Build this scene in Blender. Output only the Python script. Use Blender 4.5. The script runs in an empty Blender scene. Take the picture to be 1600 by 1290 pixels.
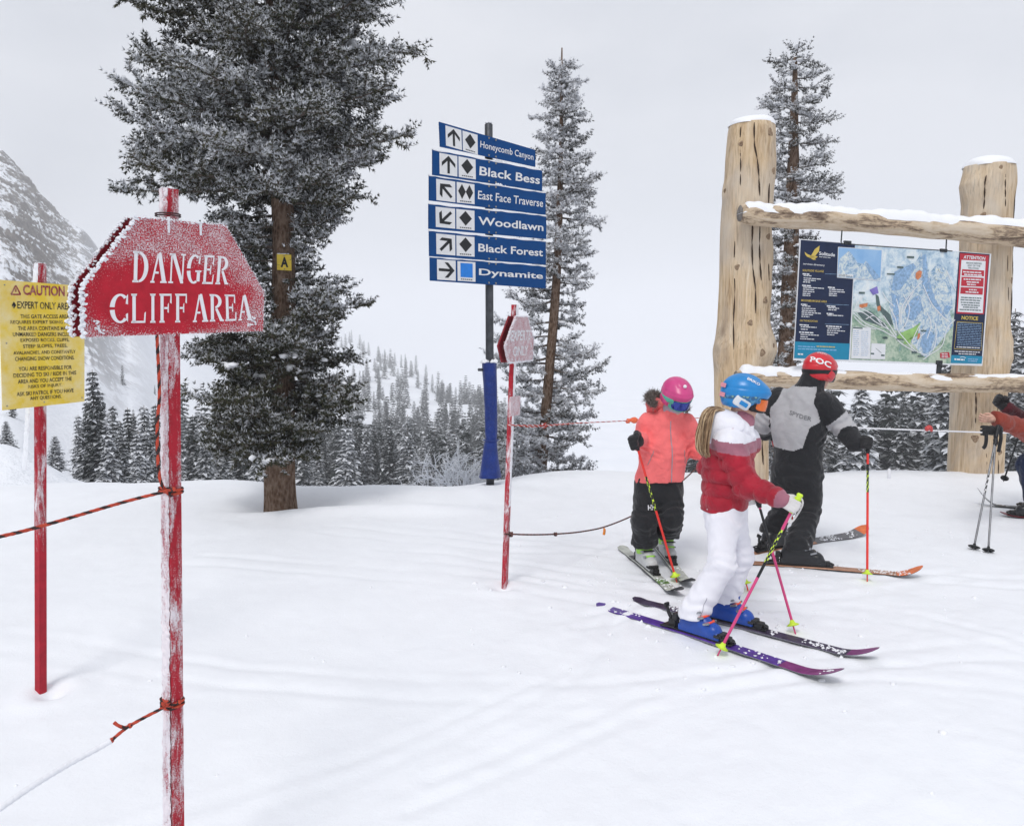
import bpy, bmesh, math, random
import numpy as np
from mathutils import Vector, Matrix, Euler

rnd = random.Random(7)
RNG = np.random.default_rng(11)
SC = bpy.context.scene
COL = SC.collection
PI = math.pi

# ------------------------------------------------------------------ camera, sky, sun, exposure
CAM_H, PITCH, FOC = 1.9, math.radians(4.3), 1250.0
cam_data = bpy.data.cameras.new('camera')
cam = bpy.data.objects.new('camera', cam_data)
COL.objects.link(cam)
cam.location = (0, 0, CAM_H)
cam.rotation_euler = (PI / 2 - PITCH, 0, 0)
cam_data.sensor_width = 36
cam_data.lens = FOC / 1600 * 36
cam_data.shift_y = -45 / 1600
cam_data.clip_start = 0.05
cam_data.clip_end = 30000
SC.camera = cam

SUN_EL, SUN_AZ = math.radians(55), math.radians(200)
world = bpy.data.worlds.new('World')
SC.world = world
world.use_nodes = True
wn, wl = world.node_tree.nodes, world.node_tree.links
wn.clear()
w_out = wn.new('ShaderNodeOutputWorld')
w_bg = wn.new('ShaderNodeBackground')
w_bg.inputs['Strength'].default_value = 0.1
w_sky = wn.new('ShaderNodeTexSky')
w_sky.sky_type = 'NISHITA'
w_sky.sun_disc = False
w_sky.sun_elevation = SUN_EL
w_sky.sun_rotation = SUN_AZ
w_tc = wn.new('ShaderNodeTexCoord')
w_map = wn.new('ShaderNodeMapping')
w_map.inputs['Scale'].default_value = (1.0, 1.0, 2.6)
w_noise = wn.new('ShaderNodeTexNoise')
w_noise.inputs['Scale'].default_value = 1.7
w_noise.inputs['Detail'].default_value = 5
w_noise.inputs['Roughness'].default_value = 0.5
w_ramp = wn.new('ShaderNodeValToRGB')
w_ramp.color_ramp.elements[0].position = 0.36
w_ramp.color_ramp.elements[0].color = (0.65, 0.68, 0.745, 1)
w_ramp.color_ramp.elements[1].position = 0.64
w_ramp.color_ramp.elements[1].color = (0.89, 0.905, 0.955, 1)
w_gain = wn.new('ShaderNodeVectorMath')
w_gain.operation = 'SCALE'
w_gain.inputs['Scale'].default_value = 8.0
w_mix = wn.new('ShaderNodeMix')
w_mix.data_type = 'RGBA'
w_mix.inputs[0].default_value = 0.93
wl.new(w_tc.outputs['Generated'], w_map.inputs['Vector'])
wl.new(w_map.outputs['Vector'], w_noise.inputs['Vector'])
wl.new(w_noise.outputs['Fac'], w_ramp.inputs['Fac'])
wl.new(w_ramp.outputs['Color'], w_gain.inputs[0])
wl.new(w_sky.outputs['Color'], w_mix.inputs[6])
w_sep = wn.new('ShaderNodeSeparateXYZ')
wl.new(w_tc.outputs['Generated'], w_sep.inputs[0])
w_el = wn.new('ShaderNodeMapRange')
w_el.inputs['From Min'].default_value = -0.02
w_el.inputs['From Max'].default_value = 0.42
w_el.inputs['To Min'].default_value = 0.80
w_el.inputs['To Max'].default_value = 1.0
wl.new(w_sep.outputs[2], w_el.inputs['Value'])
w_grad = wn.new('ShaderNodeVectorMath')
w_grad.operation = 'SCALE'
wl.new(w_gain.outputs['Vector'], w_grad.inputs[0])
wl.new(w_el.outputs[0], w_grad.inputs['Scale'])
wl.new(w_grad.outputs['Vector'], w_mix.inputs[7])
wl.new(w_mix.outputs[2], w_bg.inputs['Color'])
wl.new(w_bg.outputs['Background'], w_out.inputs['Surface'])

sun_data = bpy.data.lights.new('sun', 'SUN')
sun_data.energy = 1.45
sun_data.angle = math.radians(18)
sun_data.color = (1.0, 0.97, 0.93)
sun = bpy.data.objects.new('sun', sun_data)
COL.objects.link(sun)
_sd = Vector((math.sin(SUN_AZ) * math.cos(SUN_EL), math.cos(SUN_AZ) * math.cos(SUN_EL), math.sin(SUN_EL)))
sun.rotation_euler = (-_sd).to_track_quat('-Z', 'Y').to_euler()

SC.view_settings.view_transform = 'Standard'
SC.view_settings.look = 'None'
SC.view_settings.gamma = 1
SC.view_settings.use_curve_mapping = False
SC.view_settings.exposure = 0.27
try:
    SC.cycles.use_denoising = True
    SC.cycles.max_bounces = 8
    SC.cycles.diffuse_bounces = 4
    SC.cycles.glossy_bounces = 3
    SC.cycles.transparent_max_bounces = 8
    SC.cycles.volume_bounces = 4
except Exception:
    pass

# ------------------------------------------------------------------ points: what stands where along a sight line of the photograph
def ray(px, py):
    xc, yc = (px - 800) / FOC, -(py - 600) / FOC
    return Vector((xc, math.cos(PITCH) + yc * math.sin(PITCH), -math.sin(PITCH) + yc * math.cos(PITCH)))

def W(px, py, Y):
    d = ray(px, py)
    return Vector((0, 0, CAM_H)) + d * (Y / d.y)

def vnoise(x, y, seed=0):
    """smooth value noise in 2D, -1..1"""
    xi, yi = np.floor(x).astype(np.int64), np.floor(y).astype(np.int64)
    xf, yf = x - xi, y - yi
    def h(a, b):
        n = (a * 374761393 + b * 668265263 + seed * 1274126177) & 0x7fffffff
        n = ((n ^ (n >> 13)) * 1274126177) & 0x7fffffff
        return ((n ^ (n >> 16)) & 0xffff) / 32767.5 - 1
    u, v = xf * xf * (3 - 2 * xf), yf * yf * (3 - 2 * yf)
    return (h(xi, yi) * (1 - u) + h(xi + 1, yi) * u) * (1 - v) + (h(xi, yi + 1) * (1 - u) + h(xi + 1, yi + 1) * u) * v

def fbm(x, y, octv=4, seed=0, gain=0.5, ridged=False):
    s, a, t = 0, 1, 0
    for i in range(octv):
        n = vnoise(x * 2 ** i + 13.7 * i, y * 2 ** i - 7.3 * i, seed + i)
        s = s + a * ((1 - 2 * np.abs(n)) if ridged else n)
        t += a
        a *= gain
    return s / t

def sstep(x, a, b):
    t = np.clip((x - a) / (b - a), 0, 1)
    return t * t * (3 - 2 * t)

# ------------------------------------------------------------------ objects
WM = {}          # world matrices of what has been built (parents only translate and turn)

def link(o):
    COL.objects.link(o)
    return o

def tag(o, label=None, cat=None, group=None, kind=None):
    for k, v in (('label', label), ('category', cat), ('group', group), ('kind', kind)):
        if v:
            o[k] = v
    return o

def thing(name, label, cat, loc=(0, 0, 0), group=None):
    o = link(bpy.data.objects.new(name, None))
    o.empty_display_size = 0.1
    o.location = loc
    WM[o.name] = Matrix.Translation(Vector(loc))
    return tag(o, label, cat, group)

def mesh_from(name, verts, faces, mats, midx=None, smooth=True):
    me = bpy.data.meshes.new(name)
    verts = np.asarray(verts, dtype=np.float32).reshape(-1, 3)
    if isinstance(faces, np.ndarray) and faces.ndim == 2:
        k = faces.shape[1]
        me.vertices.add(len(verts))
        me.vertices.foreach_set('co', verts.ravel())
        me.loops.add(faces.size)
        me.loops.foreach_set('vertex_index', faces.astype(np.int32).ravel())
        me.polygons.add(len(faces))
        me.polygons.foreach_set('loop_start', np.arange(0, faces.size, k, dtype=np.int32))
        try:
            me.polygons.foreach_set('loop_total', np.full(len(faces), k, dtype=np.int32))
        except Exception:
            pass
        me.update(calc_edges=True)
    else:
        me.from_pydata([tuple(v) for v in verts], [], [tuple(int(i) for i in f) for f in faces])
        me.update()
    for m in (mats if isinstance(mats, (list, tuple)) else [mats]):
        me.materials.append(m)
    if midx is not None:
        me.polygons.foreach_set('material_index', np.asarray(midx, dtype=np.int32))
    me.polygons.foreach_set('use_smooth', np.full(len(me.polygons), bool(smooth)))
    me.validate(verbose=False)
    me.update()
    return me

def put(name, me, parent=None, frame=None):
    """link a mesh object; frame is its world matrix (mesh coordinates are local to it)"""
    o = link(bpy.data.objects.new(name, me))
    fr = frame if frame is not None else (WM[parent.name] if parent is not None else Matrix.Identity(4))
    if parent is not None:
        o.parent = parent
        o.matrix_parent_inverse = Matrix.Identity(4)
        o.matrix_basis = WM[parent.name].inverted() @ fr
    else:
        o.matrix_basis = fr
    WM[o.name] = fr.copy()
    return o

def part(name, verts, faces, mats, parent=None, frame=None, midx=None, smooth=True, world=True):
    """a mesh object; verts in world coordinates unless frame is given"""
    verts = np.asarray([tuple(v) for v in verts] if not isinstance(verts, np.ndarray) else verts, dtype=np.float64)
    if frame is None:
        fr = WM[parent.name] if parent is not None else Matrix.Translation(Vector(verts.mean(axis=0)))
        inv = np.array(fr.inverted())
        verts = verts @ inv[:3, :3].T + inv[:3, 3]
        frame = fr
    return put(name, mesh_from(name, verts, faces, mats, midx, smooth), parent, frame)

class MB:
    """collects simple shapes into one mesh"""
    def __init__(s):
        s.v, s.f, s.m = [], [], []
    def add(s, verts, faces, m=0):
        o = len(s.v)
        s.v += [Vector(v) for v in verts]
        s.f += [tuple(i + o for i in f) for f in faces]
        s.m += [m] * len(faces)
    def box(s, c, size, R=None, m=0, bev=0.0):
        hx, hy, hz = size[0] / 2, size[1] / 2, size[2] / 2
        c = Vector(c)
        R = R or Matrix.Identity(3)
        b = min(bev, hx * .9, hy * .9, hz * .9)
        if b <= 0:
            vs = [c + R @ Vector((x * hx, y * hy, z * hz)) for x in (-1, 1) for y in (-1, 1) for z in (-1, 1)]
            s.add(vs, [(0, 1, 3, 2), (4, 6, 7, 5), (0, 4, 5, 1), (2, 3, 7, 6), (0, 2, 6, 4), (1, 5, 7, 3)], m)
        else:
            bm = bmesh.new()
            bmesh.ops.create_cube(bm, size=1)
            for v in bm.verts:
                v.co = Vector((v.co.x * size[0], v.co.y * size[1], v.co.z * size[2]))
            bmesh.ops.bevel(bm, geom=list(bm.edges), offset=b, segments=2, profile=0.6, affect='EDGES')
            s.bm(bm, c, R, m)
    def bm(s, bm, c=(0, 0, 0), R=None, m=0):
        R = R or Matrix.Identity(3)
        bm.verts.ensure_lookup_table()
        bm.verts.index_update()
        c = Vector(c)
        s.add([c + R @ v.co for v in bm.verts], [tuple(v.index for v in f.verts) for f in bm.faces], m)
        bm.free()
    def tube(s, pts, r, n=8, m=0, caps=True, mfun=None, flat=None):
        pts = [Vector(p) for p in pts]
        rs = r if isinstance(r, (list, tuple)) else [r] * len(pts)
        o = len(s.v)
        up = None
        for i, p in enumerate(pts):
            t = (pts[min(i + 1, len(pts) - 1)] - pts[max(i - 1, 0)])
            t = t.normalized() if t.length > 1e-9 else Vector((0, 0, 1))
            if up is None:
                up = t.orthogonal().normalized()
            up = (up - t * up.dot(t))
            up = up.normalized() if up.length > 1e-6 else t.orthogonal().normalized()
            sd = t.cross(up)
            for k in range(n):
                a = 2 * PI * k / n
                s.v.append(p + (up * math.cos(a) + sd * math.sin(a)) * rs[i])
        for i in range(len(pts) - 1):
            for k in range(n):
                k2 = (k + 1) % n
                s.f.append((o + i * n + k, o + i * n + k2, o + (i + 1) * n + k2, o + (i + 1) * n + k))
                s.m.append(mfun(i, k) if mfun else m)
        if caps:
            s.f.append(tuple(o + k for k in reversed(range(n)))); s.m.append(m)
            e = o + (len(pts) - 1) * n
            s.f.append(tuple(e + k for k in range(n))); s.m.append(m)
    def prism(s, poly, frame, d0, d1, m=0, mside=None):
        """poly (u, v) list, extruded along the frame's normal from d0 to d1"""
        n = len(poly)
        if sum(poly[i][0] * poly[(i + 1) % n][1] - poly[(i + 1) % n][0] * poly[i][1] for i in range(n)) < 0:
            poly = list(reversed(poly))
        vs = [frame @ Vector((u, v, d0)) for u, v in poly] + [frame @ Vector((u, v, d1)) for u, v in poly]
        o = len(s.v)
        s.v += vs
        s.f.append(tuple(o + n + i for i in range(n))); s.m.append(m)
        s.f.append(tuple(o + i for i in reversed(range(n)))); s.m.append(m)
        for i in range(n):
            j = (i + 1) % n
            s.f.append((o + i, o + j, o + n + j, o + n + i)); s.m.append(m if mside is None else mside)
    def lumps(s, pts, rad, seed=0, m=0, sub=1, squash=0.6):
        r_ = random.Random(seed)
        for p, r in zip(pts, rad):
            bm = bmesh.new()
            bmesh.ops.create_icosphere(bm, subdivisions=sub, radius=1)
            a, b, c = r_.random() * 9, r_.random() * 9, r_.random() * 9
            for v in bm.verts:
                k = 1 + .22 * math.sin(3 * v.co.x + a) + .18 * math.sin(4 * v.co.y + b) + .15 * math.sin(5 * v.co.z + c)
                v.co = Vector((v.co.x, v.co.y, v.co.z * squash)) * k * r
            s.bm(bm, p, None, m)
    def build(s, name, mats, parent=None, smooth=False, frame=None):
        return part(name, np.array([tuple(v) for v in s.v]), s.f, mats, parent, frame, s.m, smooth)

def catmull(pts, n=8):
    pts = [Vector(p) for p in pts]
    P = [pts[0] * 2 - pts[1]] + pts + [pts[-1] * 2 - pts[-2]]
    out = []
    for i in range(1, len(P) - 2):
        a, b, c, d = P[i - 1], P[i], P[i + 1], P[i + 2]
        for k in range(n):
            t = k / n
            out.append(0.5 * ((2 * b) + (c - a) * t + (2 * a - 5 * b + 4 * c - d) * t * t + (3 * b - a - 3 * c + d) * t ** 3))
    out.append(pts[-1])
    return out

# flat frames: (right, up, normal, origin) as a 4x4
def frame_of(o, right, up):
    right = Vector(right).normalized()
    n = right.cross(Vector(up)).normalized()
    up = n.cross(right).normalized()
    M = Matrix.Identity(4)
    for i in range(3):
        M[i][0], M[i][1], M[i][2], M[i][3] = right[i], up[i], n[i], o[i]
    return M

def on_plane(frame, px, py):
    """where the sight line through a point of the photograph meets the frame's plane, in the frame's (u, v)"""
    d = ray(px, py)
    o = Vector((0, 0, CAM_H))
    n = Vector((frame[0][2], frame[1][2], frame[2][2]))
    c = Vector((frame[0][3], frame[1][3], frame[2][3]))
    p = o + d * ((c - o).dot(n) / d.dot(n))
    q = frame.inverted() @ p
    return Vector((q.x, q.y))

# ------------------------------------------------------------------ materials
def _inp(n, k, v):
    n.inputs[k].default_value = v

class NT:
    def __init__(s, name):
        s.mat = bpy.data.materials.new(name)
        s.mat.use_nodes = True
        s.n, s.l = s.mat.node_tree.nodes, s.mat.node_tree.links
        s.b = s.n['Principled BSDF']
        s._tc = None
    def co(s, which='Object'):
        if s._tc is None:
            s._tc = s.n.new('ShaderNodeTexCoord')
        return s._tc.outputs[which]
    def mapping(s, scale=(1, 1, 1), loc=(0, 0, 0), which='Object'):
        m = s.n.new('ShaderNodeMapping')
        _inp(m, 'Scale', scale); _inp(m, 'Location', loc)
        s.l.new(s.co(which), m.inputs['Vector'])
        return m.outputs['Vector']
    def noise(s, scale=5, detail=4, rough=0.55, vec=None, dist=0.0):
        t = s.n.new('ShaderNodeTexNoise')
        _inp(t, 'Scale', scale); _inp(t, 'Detail', detail); _inp(t, 'Roughness', rough); _inp(t, 'Distortion', dist)
        s.l.new(vec if vec is not None else s.co(), t.inputs['Vector'])
        return t.outputs['Fac']
    def voro(s, scale=5, vec=None, feature='F1'):
        t = s.n.new('ShaderNodeTexVoronoi')
        t.feature = feature
        _inp(t, 'Scale', scale)
        s.l.new(vec if vec is not None else s.co(), t.inputs['Vector'])
        return t.outputs['Distance']
    def ramp(s, fac, stops):
        r = s.n.new('ShaderNodeValToRGB')
        e = r.color_ramp.elements
        while len(e) < len(stops):
            e.new(0.5)
        for i, (p, c) in enumerate(stops):
            e[i].position = p
            c = c if isinstance(c, (tuple, list)) else (c, c, c)
            e[i].color = (*c[:3], 1)
        s.l.new(fac, r.inputs['Fac'])
        return r.outputs['Color']
    def math(s, op, a, b=0.0, clamp=False):
        m = s.n.new('ShaderNodeMath')
        m.operation = op
        m.use_clamp = clamp
        for i, x in enumerate((a, b)):
            if isinstance(x, (int, float)):
                m.inputs[i].default_value = x
            else:
                s.l.new(x, m.inputs[i])
        return m.outputs[0]
    def mix(s, fac, a, b, mode='MIX'):
        m = s.n.new('ShaderNodeMix')
        m.data_type = 'RGBA'
        m.blend_type = mode
        for k, x in ((0, fac), (6, a), (7, b)):
            if isinstance(x, (int, float)):
                m.inputs[k].default_value = x
            elif isinstance(x, (tuple, list)):
                m.inputs[k].default_value = (*x[:3], 1)
            else:
                s.l.new(x, m.inputs[k])
        return m.outputs[2]
    def sep(s, vec):
        x = s.n.new('ShaderNodeSeparateXYZ')
        s.l.new(vec, x.inputs[0])
        return x.outputs
    def attr(s, name):
        a = s.n.new('ShaderNodeAttribute')
        a.attribute_name = name
        return a.outputs['Fac']
    def normal_z(s):
        g = s.n.new('ShaderNodeNewGeometry')
        return s.sep(g.outputs['Normal'])[2]
    def bump(s, height, strength=0.3, dist=0.01):
        b = s.n.new('ShaderNodeBump')
        _inp(b, 'Strength', strength); _inp(b, 'Distance', dist)
        s.l.new(height, b.inputs['Height'])
        s.l.new(b.outputs['Normal'], s.b.inputs['Normal'])
        return s
    def done(s, color, rough=0.6, spec=0.3, metal=0.0, **kw):
        if isinstance(color, (tuple, list)):
            s.b.inputs['Base Color'].default_value = (*color[:3], 1)
        else:
            s.l.new(color, s.b.inputs['Base Color'])
        if isinstance(rough, (int, float)):
            s.b.inputs['Roughness'].default_value = rough
        else:
            s.l.new(rough, s.b.inputs['Roughness'])
        s.b.inputs['Specular IOR Level'].default_value = spec
        s.b.inputs['Metallic'].default_value = metal
        for k, v in kw.items():
            s.b.inputs[k].default_value = v
        return s.mat

SNOWC = (0.87, 0.89, 0.93)

def plain(name, c, rough=0.55, var=0.12, scale=30, bump=0.0, bscale=80, spec=0.3, metal=0.0, bdist=0.004):
    t = NT(name)
    c2 = tuple(max(0, x * (1 - var)) for x in c)
    c1 = tuple(min(1, x * (1 + var * .7)) for x in c)
    col = t.ramp(t.noise(scale, 5), [(.3, c2), (.7, c1)])
    if bump:
        t.bump(t.noise(bscale, 4), bump, bdist)
    return t.done(col, rough, spec, metal)

def fabric(name, c, rough=0.75, weave=420, fold=14, var=0.14, frost=0.0, deep=.032):
    t = NT(name)
    col = t.ramp(t.noise(9, 5), [(.3, tuple(x * (1 - var) for x in c)), (.7, tuple(min(1, x * (1 + var * .6)) for x in c))])
    if frost:
        col = t.mix(t.math('MULTIPLY', t.ramp(t.noise(260, 2), [(.62, 0.0), (.72, 1.0)]), frost), col, SNOWC)
    h = t.math('ADD', t.math('MULTIPLY', t.noise(fold, 3, .5, None, .6), 1.0), t.math('MULTIPLY', t.noise(weave, 2), .08))
    t.bump(h, .6, deep)
    return t.done(col, rough, .25, 0.0, **{'Sheen Weight': 0.15})

def frosted_paint(name, c, amount=0.5, fine=230, clear=None, streak=False):
    """paint under patchy rime; clear = (cu, cv, ru, rv): an ellipse in object coordinates that stays clean"""
    t = NT(name)
    base = t.ramp(t.noise(22, 6, .6), [(.25, tuple(x * .72 for x in c)), (.7, tuple(min(1, x * 1.12) for x in c))])
    grain = t.noise(fine, 3, .7)
    patch = t.noise(14, 5, .65)
    f = t.math('ADD', t.math('MULTIPLY', grain, 1.0), t.math('MULTIPLY', patch, .30))
    if streak:
        patch = t.noise(26, 5, .7, t.mapping((1, 1, .22)), .5)
        f = t.math('ADD', t.math('MULTIPLY', grain, .45), t.math('MULTIPLY', patch, .95))
    f = t.math('ADD', f, amount - .60)
    if clear:
        x = t.sep(t.co())
        du = t.math('DIVIDE', t.math('SUBTRACT', x[0], clear[0]), clear[2])
        dv = t.math('DIVIDE', t.math('SUBTRACT', x[1], clear[1]), clear[3])
        d = t.math('SQRT', t.math('ADD', t.math('MULTIPLY', du, du), t.math('MULTIPLY', dv, dv)))
        f = t.math('ADD', f, t.math('MULTIPLY', t.math('SUBTRACT', t.math('MINIMUM', d, 1.3), .8), .34))
    fac = t.ramp(f, [(.36, 0.0), (.52, .85)])
    col = t.mix(fac, base, (.86, .86, .9))
    t.bump(t.math('ADD', t.math('MULTIPLY', fac, 1.0), t.math('MULTIPLY', grain, .5)), .6, .004)
    return t.done(col, .62, .3)

def make_snow(name, fine=True, c=SNOWC, bumps=1.0):
    t = NT(name)
    col = t.ramp(t.noise(3.0, 5), [(.3, tuple(x * .965 for x in c)), (.7, c)])
    h = t.math('ADD', t.math('MULTIPLY', t.noise(9, 5, .6), .6), t.math('MULTIPLY', t.noise(70, 4, .6), .22))
    if fine:
        h = t.math('ADD', h, t.math('MULTIPLY', t.noise(190, 3, .7), .13))
    t.bump(h, .32 * bumps, .03)
    return t.done(col, .55, .25)

M = {}
M['snow'] = make_snow('packed_snow')
M['rime'] = plain('rime_frost', (.86, .88, .92), .7, .05, 60, .6, 160, .2, 0, .006)
M['snowcap'] = make_snow('fresh_snow_cap', True, (.89, .905, .94), .5)

# ------------------------------------------------------------------ lettering
_text_cache = {}
def text_mesh(s, bold=0.0, extra=3):
    """a filled text as (verts 2D scaled to its own 0..1 box, faces)"""
    key = (s, bold)
    if key not in _text_cache:
        cu = bpy.data.curves.new('lettering', 'FONT')
        cu.body = s
        cu.size = 1
        cu.offset = bold
        cu.resolution_u = extra
        cu.fill_mode = 'FRONT'
        ob = bpy.data.objects.new('lettering', cu)
        me = bpy.data.meshes.new_from_object(ob)
        n = len(me.vertices)
        v = np.zeros(n * 3)
        me.vertices.foreach_get('co', v)
        v = v.reshape(-1, 3)[:, :2]
        f = [tuple(p.vertices) for p in me.polygons]
        bpy.data.objects.remove(ob)
        bpy.data.curves.remove(cu)
        bpy.data.meshes.remove(me)
        lo, hi = v.min(axis=0), v.max(axis=0)
        _text_cache[key] = ((v - lo) / (hi - lo), f)
    return _text_cache[key]

def text_on(mb, frame, s, bl, br, tl, lift=0.0012, m=0, bold=0.0, px=True):
    """text stretched between the bottom left, bottom right and top left corners (photograph points, or (u, v) with px=False)"""
    v, f = text_mesh(s, bold)
    a, b, c = [on_plane(frame, *q) if px else Vector(q) for q in (bl, br, tl)]
    pts = []
    for x, y in v:
        q = a + (b - a) * x + (c - a) * y
        pts.append(frame @ Vector((q.x, q.y, lift)))
    mb.add(pts, f, m)

def flat(mb, frame, poly, lift, m=0, px=True):
    q = [on_plane(frame, *p) if px else Vector(p) for p in poly]
    n = len(q)
    if sum(q[i][0] * q[(i + 1) % n][1] - q[(i + 1) % n][0] * q[i][1] for i in range(n)) < 0:
        q.reverse()
    mb.add([frame @ Vector((u, v, lift)) for u, v in q], [tuple(range(n))], m)

def ribbon(mb, frame, pts, w, lift, m=0):
    """a flat printed line through (u, v) points"""
    pts = [Vector(p) for p in pts]
    L, R = [], []
    for i, p in enumerate(pts):
        t = (pts[min(i + 1, len(pts) - 1)] - pts[max(i - 1, 0)]).normalized()
        n = Vector((-t.y, t.x)) * w / 2
        L.append(p + n); R.append(p - n)
    k = len(pts)
    mb.add([frame @ Vector((q.x, q.y, lift)) for q in L + R], [(k + i, k + i + 1, i + 1, i) for i in range(k - 1)], m)
# ------------------------------------------------------------------ the near snow: a shoulder that falls away behind its crest
POST_HOLES = [(-2.39, 4.03), (-.062, 5.62), (-.25, 9.0), (-.98, 2.42)]
TREE_AT = (-2.42, 8.25)
TRACKS = [  # polylines of ski tracks on the shoulder (x, y)
    [(-1.6, 7.4), (.2, 6.7), (1.9, 6.0), (4.2, 5.7)],
    [(-2.6, 6.2), (-.6, 5.75), (.62, 5.30), (1.28, 4.62)],
    [(-1.2, 6.4), (.0, 6.0), (.9, 5.45), (1.7, 4.75)],
    [(.2, 5.9), (1.0, 5.6), (2.1, 5.4), (3.4, 5.9)],
    [(.4, 4.9), (1.3, 5.2), (2.4, 5.0), (3.1, 4.4)],
    [(1.0, 8.6), (1.0, 7.4), (1.1, 6.7), (1.5, 5.6)],
    [(1.9, 6.35), (1.2, 6.5), (-.2, 6.6), (-1.8, 7.2)],
    [(-3.2, 4.6), (-1.4, 4.1), (.3, 3.9), (2.0, 4.1), (4.2, 3.6)],
    [(-1.6, 2.6), (-.6, 3.3), (.4, 4.3), (.7, 5.2)],
    [(-.4, 3.0), (.9, 3.9), (2.6, 4.4), (4.8, 4.4)],
]
_tr = []
for k, t in enumerate(TRACKS):
    c = catmull([(x, y, 0) for x, y in t], 8)
    for off in (0, .22):
        _tr.append(np.array([(p.x + off * .3, p.y + off) for p in c]))

def ground(x, y, fine=True):
    x, y = np.asarray(x, float), np.asarray(y, float)
    yc = 9.35 + .75 * sstep(x, -.9, 1.2) + .18 * np.sin(x * 1.3 + .5) + .1 * np.sin(x * 3.1)
    z = .035 * fbm(x * .55, y * .45, 3, 3) + .014 * fbm(x * 1.9, y * 1.5, 3, 9)
    z = z + .05 * np.exp(-((y - yc + .55) / .5) ** 2) * (.5 + .5 * np.sin(x * .9 + 1.0))
    d = np.maximum(0, y - yc)
    z = z - .16 * d ** 1.6 - .06 * d
    # wind lip and hollow round the big fir
    r = np.hypot(x - TREE_AT[0], y - TREE_AT[1])
    z = z - .10 * np.exp(-(r / .42) ** 2)
    z = z + .075 * np.exp(-((y - 7.95 + .06 * np.sin(2 * x)) / .16) ** 2) * sstep(x, -3.4, -2.2) * sstep(-x, -.3, 1.2)
    z = z + .05 * np.exp(-((y - 8.7) / .35) ** 2) * np.exp(-((x + .6) / 1.1) ** 2)
    for hx, hy in POST_HOLES:
        r = np.hypot(x - hx, y - hy)
        z = z - .05 * np.exp(-(r / .055) ** 2) + .018 * np.exp(-((r - .13) / .07) ** 2)
    if fine:
        w = sstep(x, -1.5, 1.0)
        z = z + .011 * fbm(x * 7, y * 7, 4, 61, .6) * np.exp(-((x - 1.5) / 1.7) ** 2 - ((y - 5.4) / 1.3) ** 2)
        z = z + .007 * fbm(x * 4, y * 4, 3, 21) + .004 * fbm(x * 11, y * 11, 3, 31) * (.35 + .65 * w) + .006 * np.maximum(0, fbm(x * 1.7 + .4 * y, y * 3.0, 3, 41)) * w
        for t in _tr:
            a, b = t[:-1], t[1:]
            m = (x > t[:, 0].min() - .2) & (x < t[:, 0].max() + .2) & (y > t[:, 1].min() - .2) & (y < t[:, 1].max() + .2)
            if not np.any(m):
                continue
            xx, yy = (x[m], y[m]) if x.shape else (x.reshape(1), y.reshape(1))
            best = np.full(xx.shape, 9.0)
            for (ax, ay), (bx, by) in zip(a, b):
                vx, vy = bx - ax, by - ay
                h = np.clip(((xx - ax) * vx + (yy - ay) * vy) / (vx * vx + vy * vy), 0, 1)
                best = np.minimum(best, (xx - ax - h * vx) ** 2 + (yy - ay - h * vy) ** 2)
            dz = -.009 * np.exp(-best / .034 ** 2) * (.6 + .4 * np.sin(xx * 2.3 + t[0, 1] * 5)) + .003 * np.exp(-(np.sqrt(best) - .085) ** 2 / .035 ** 2)
            if x.shape:
                z[m] += dz
            else:
                z = z + float(dz[0])
    return z

def gz(x, y):
    return float(ground(np.array([x]), np.array([y]))[0])

def G(px, py, lift=0.0):
    """the point of the near snow that a sight line meets"""
    d = ray(px, py)
    z = 0.0
    for _ in range(6):
        t = (z + lift - CAM_H) / d.z
        p = Vector((0, 0, CAM_H)) + d * t
        z = gz(p.x, p.y)
    return p

_u = np.concatenate([np.linspace(-2.6, -.86, 40, endpoint=False), np.linspace(-.86, .86, 440, endpoint=False), np.linspace(.86, 2.6, 41)])
_y = np.concatenate([[-2.5, -1.0, 0.0, .5, 1.0, 1.5], np.geomspace(1.9, 15.5, 380)])
UU, YY = np.meshgrid(_u, _y)
XX = UU * np.maximum(YY + .3, 2.2)
ZZ = ground(XX, YY)
nr, nc = UU.shape
idx = np.arange(nr * nc).reshape(nr, nc)
quads = np.stack([idx[:-1, :-1], idx[:-1, 1:], idx[1:, 1:], idx[1:, :-1]], axis=-1).reshape(-1, 4)
o = part('snow_ground', np.stack([XX, YY, ZZ], -1).reshape(-1, 3), quads, M['snow'], frame=Matrix.Identity(4))
tag(o, kind='structure')

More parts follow.
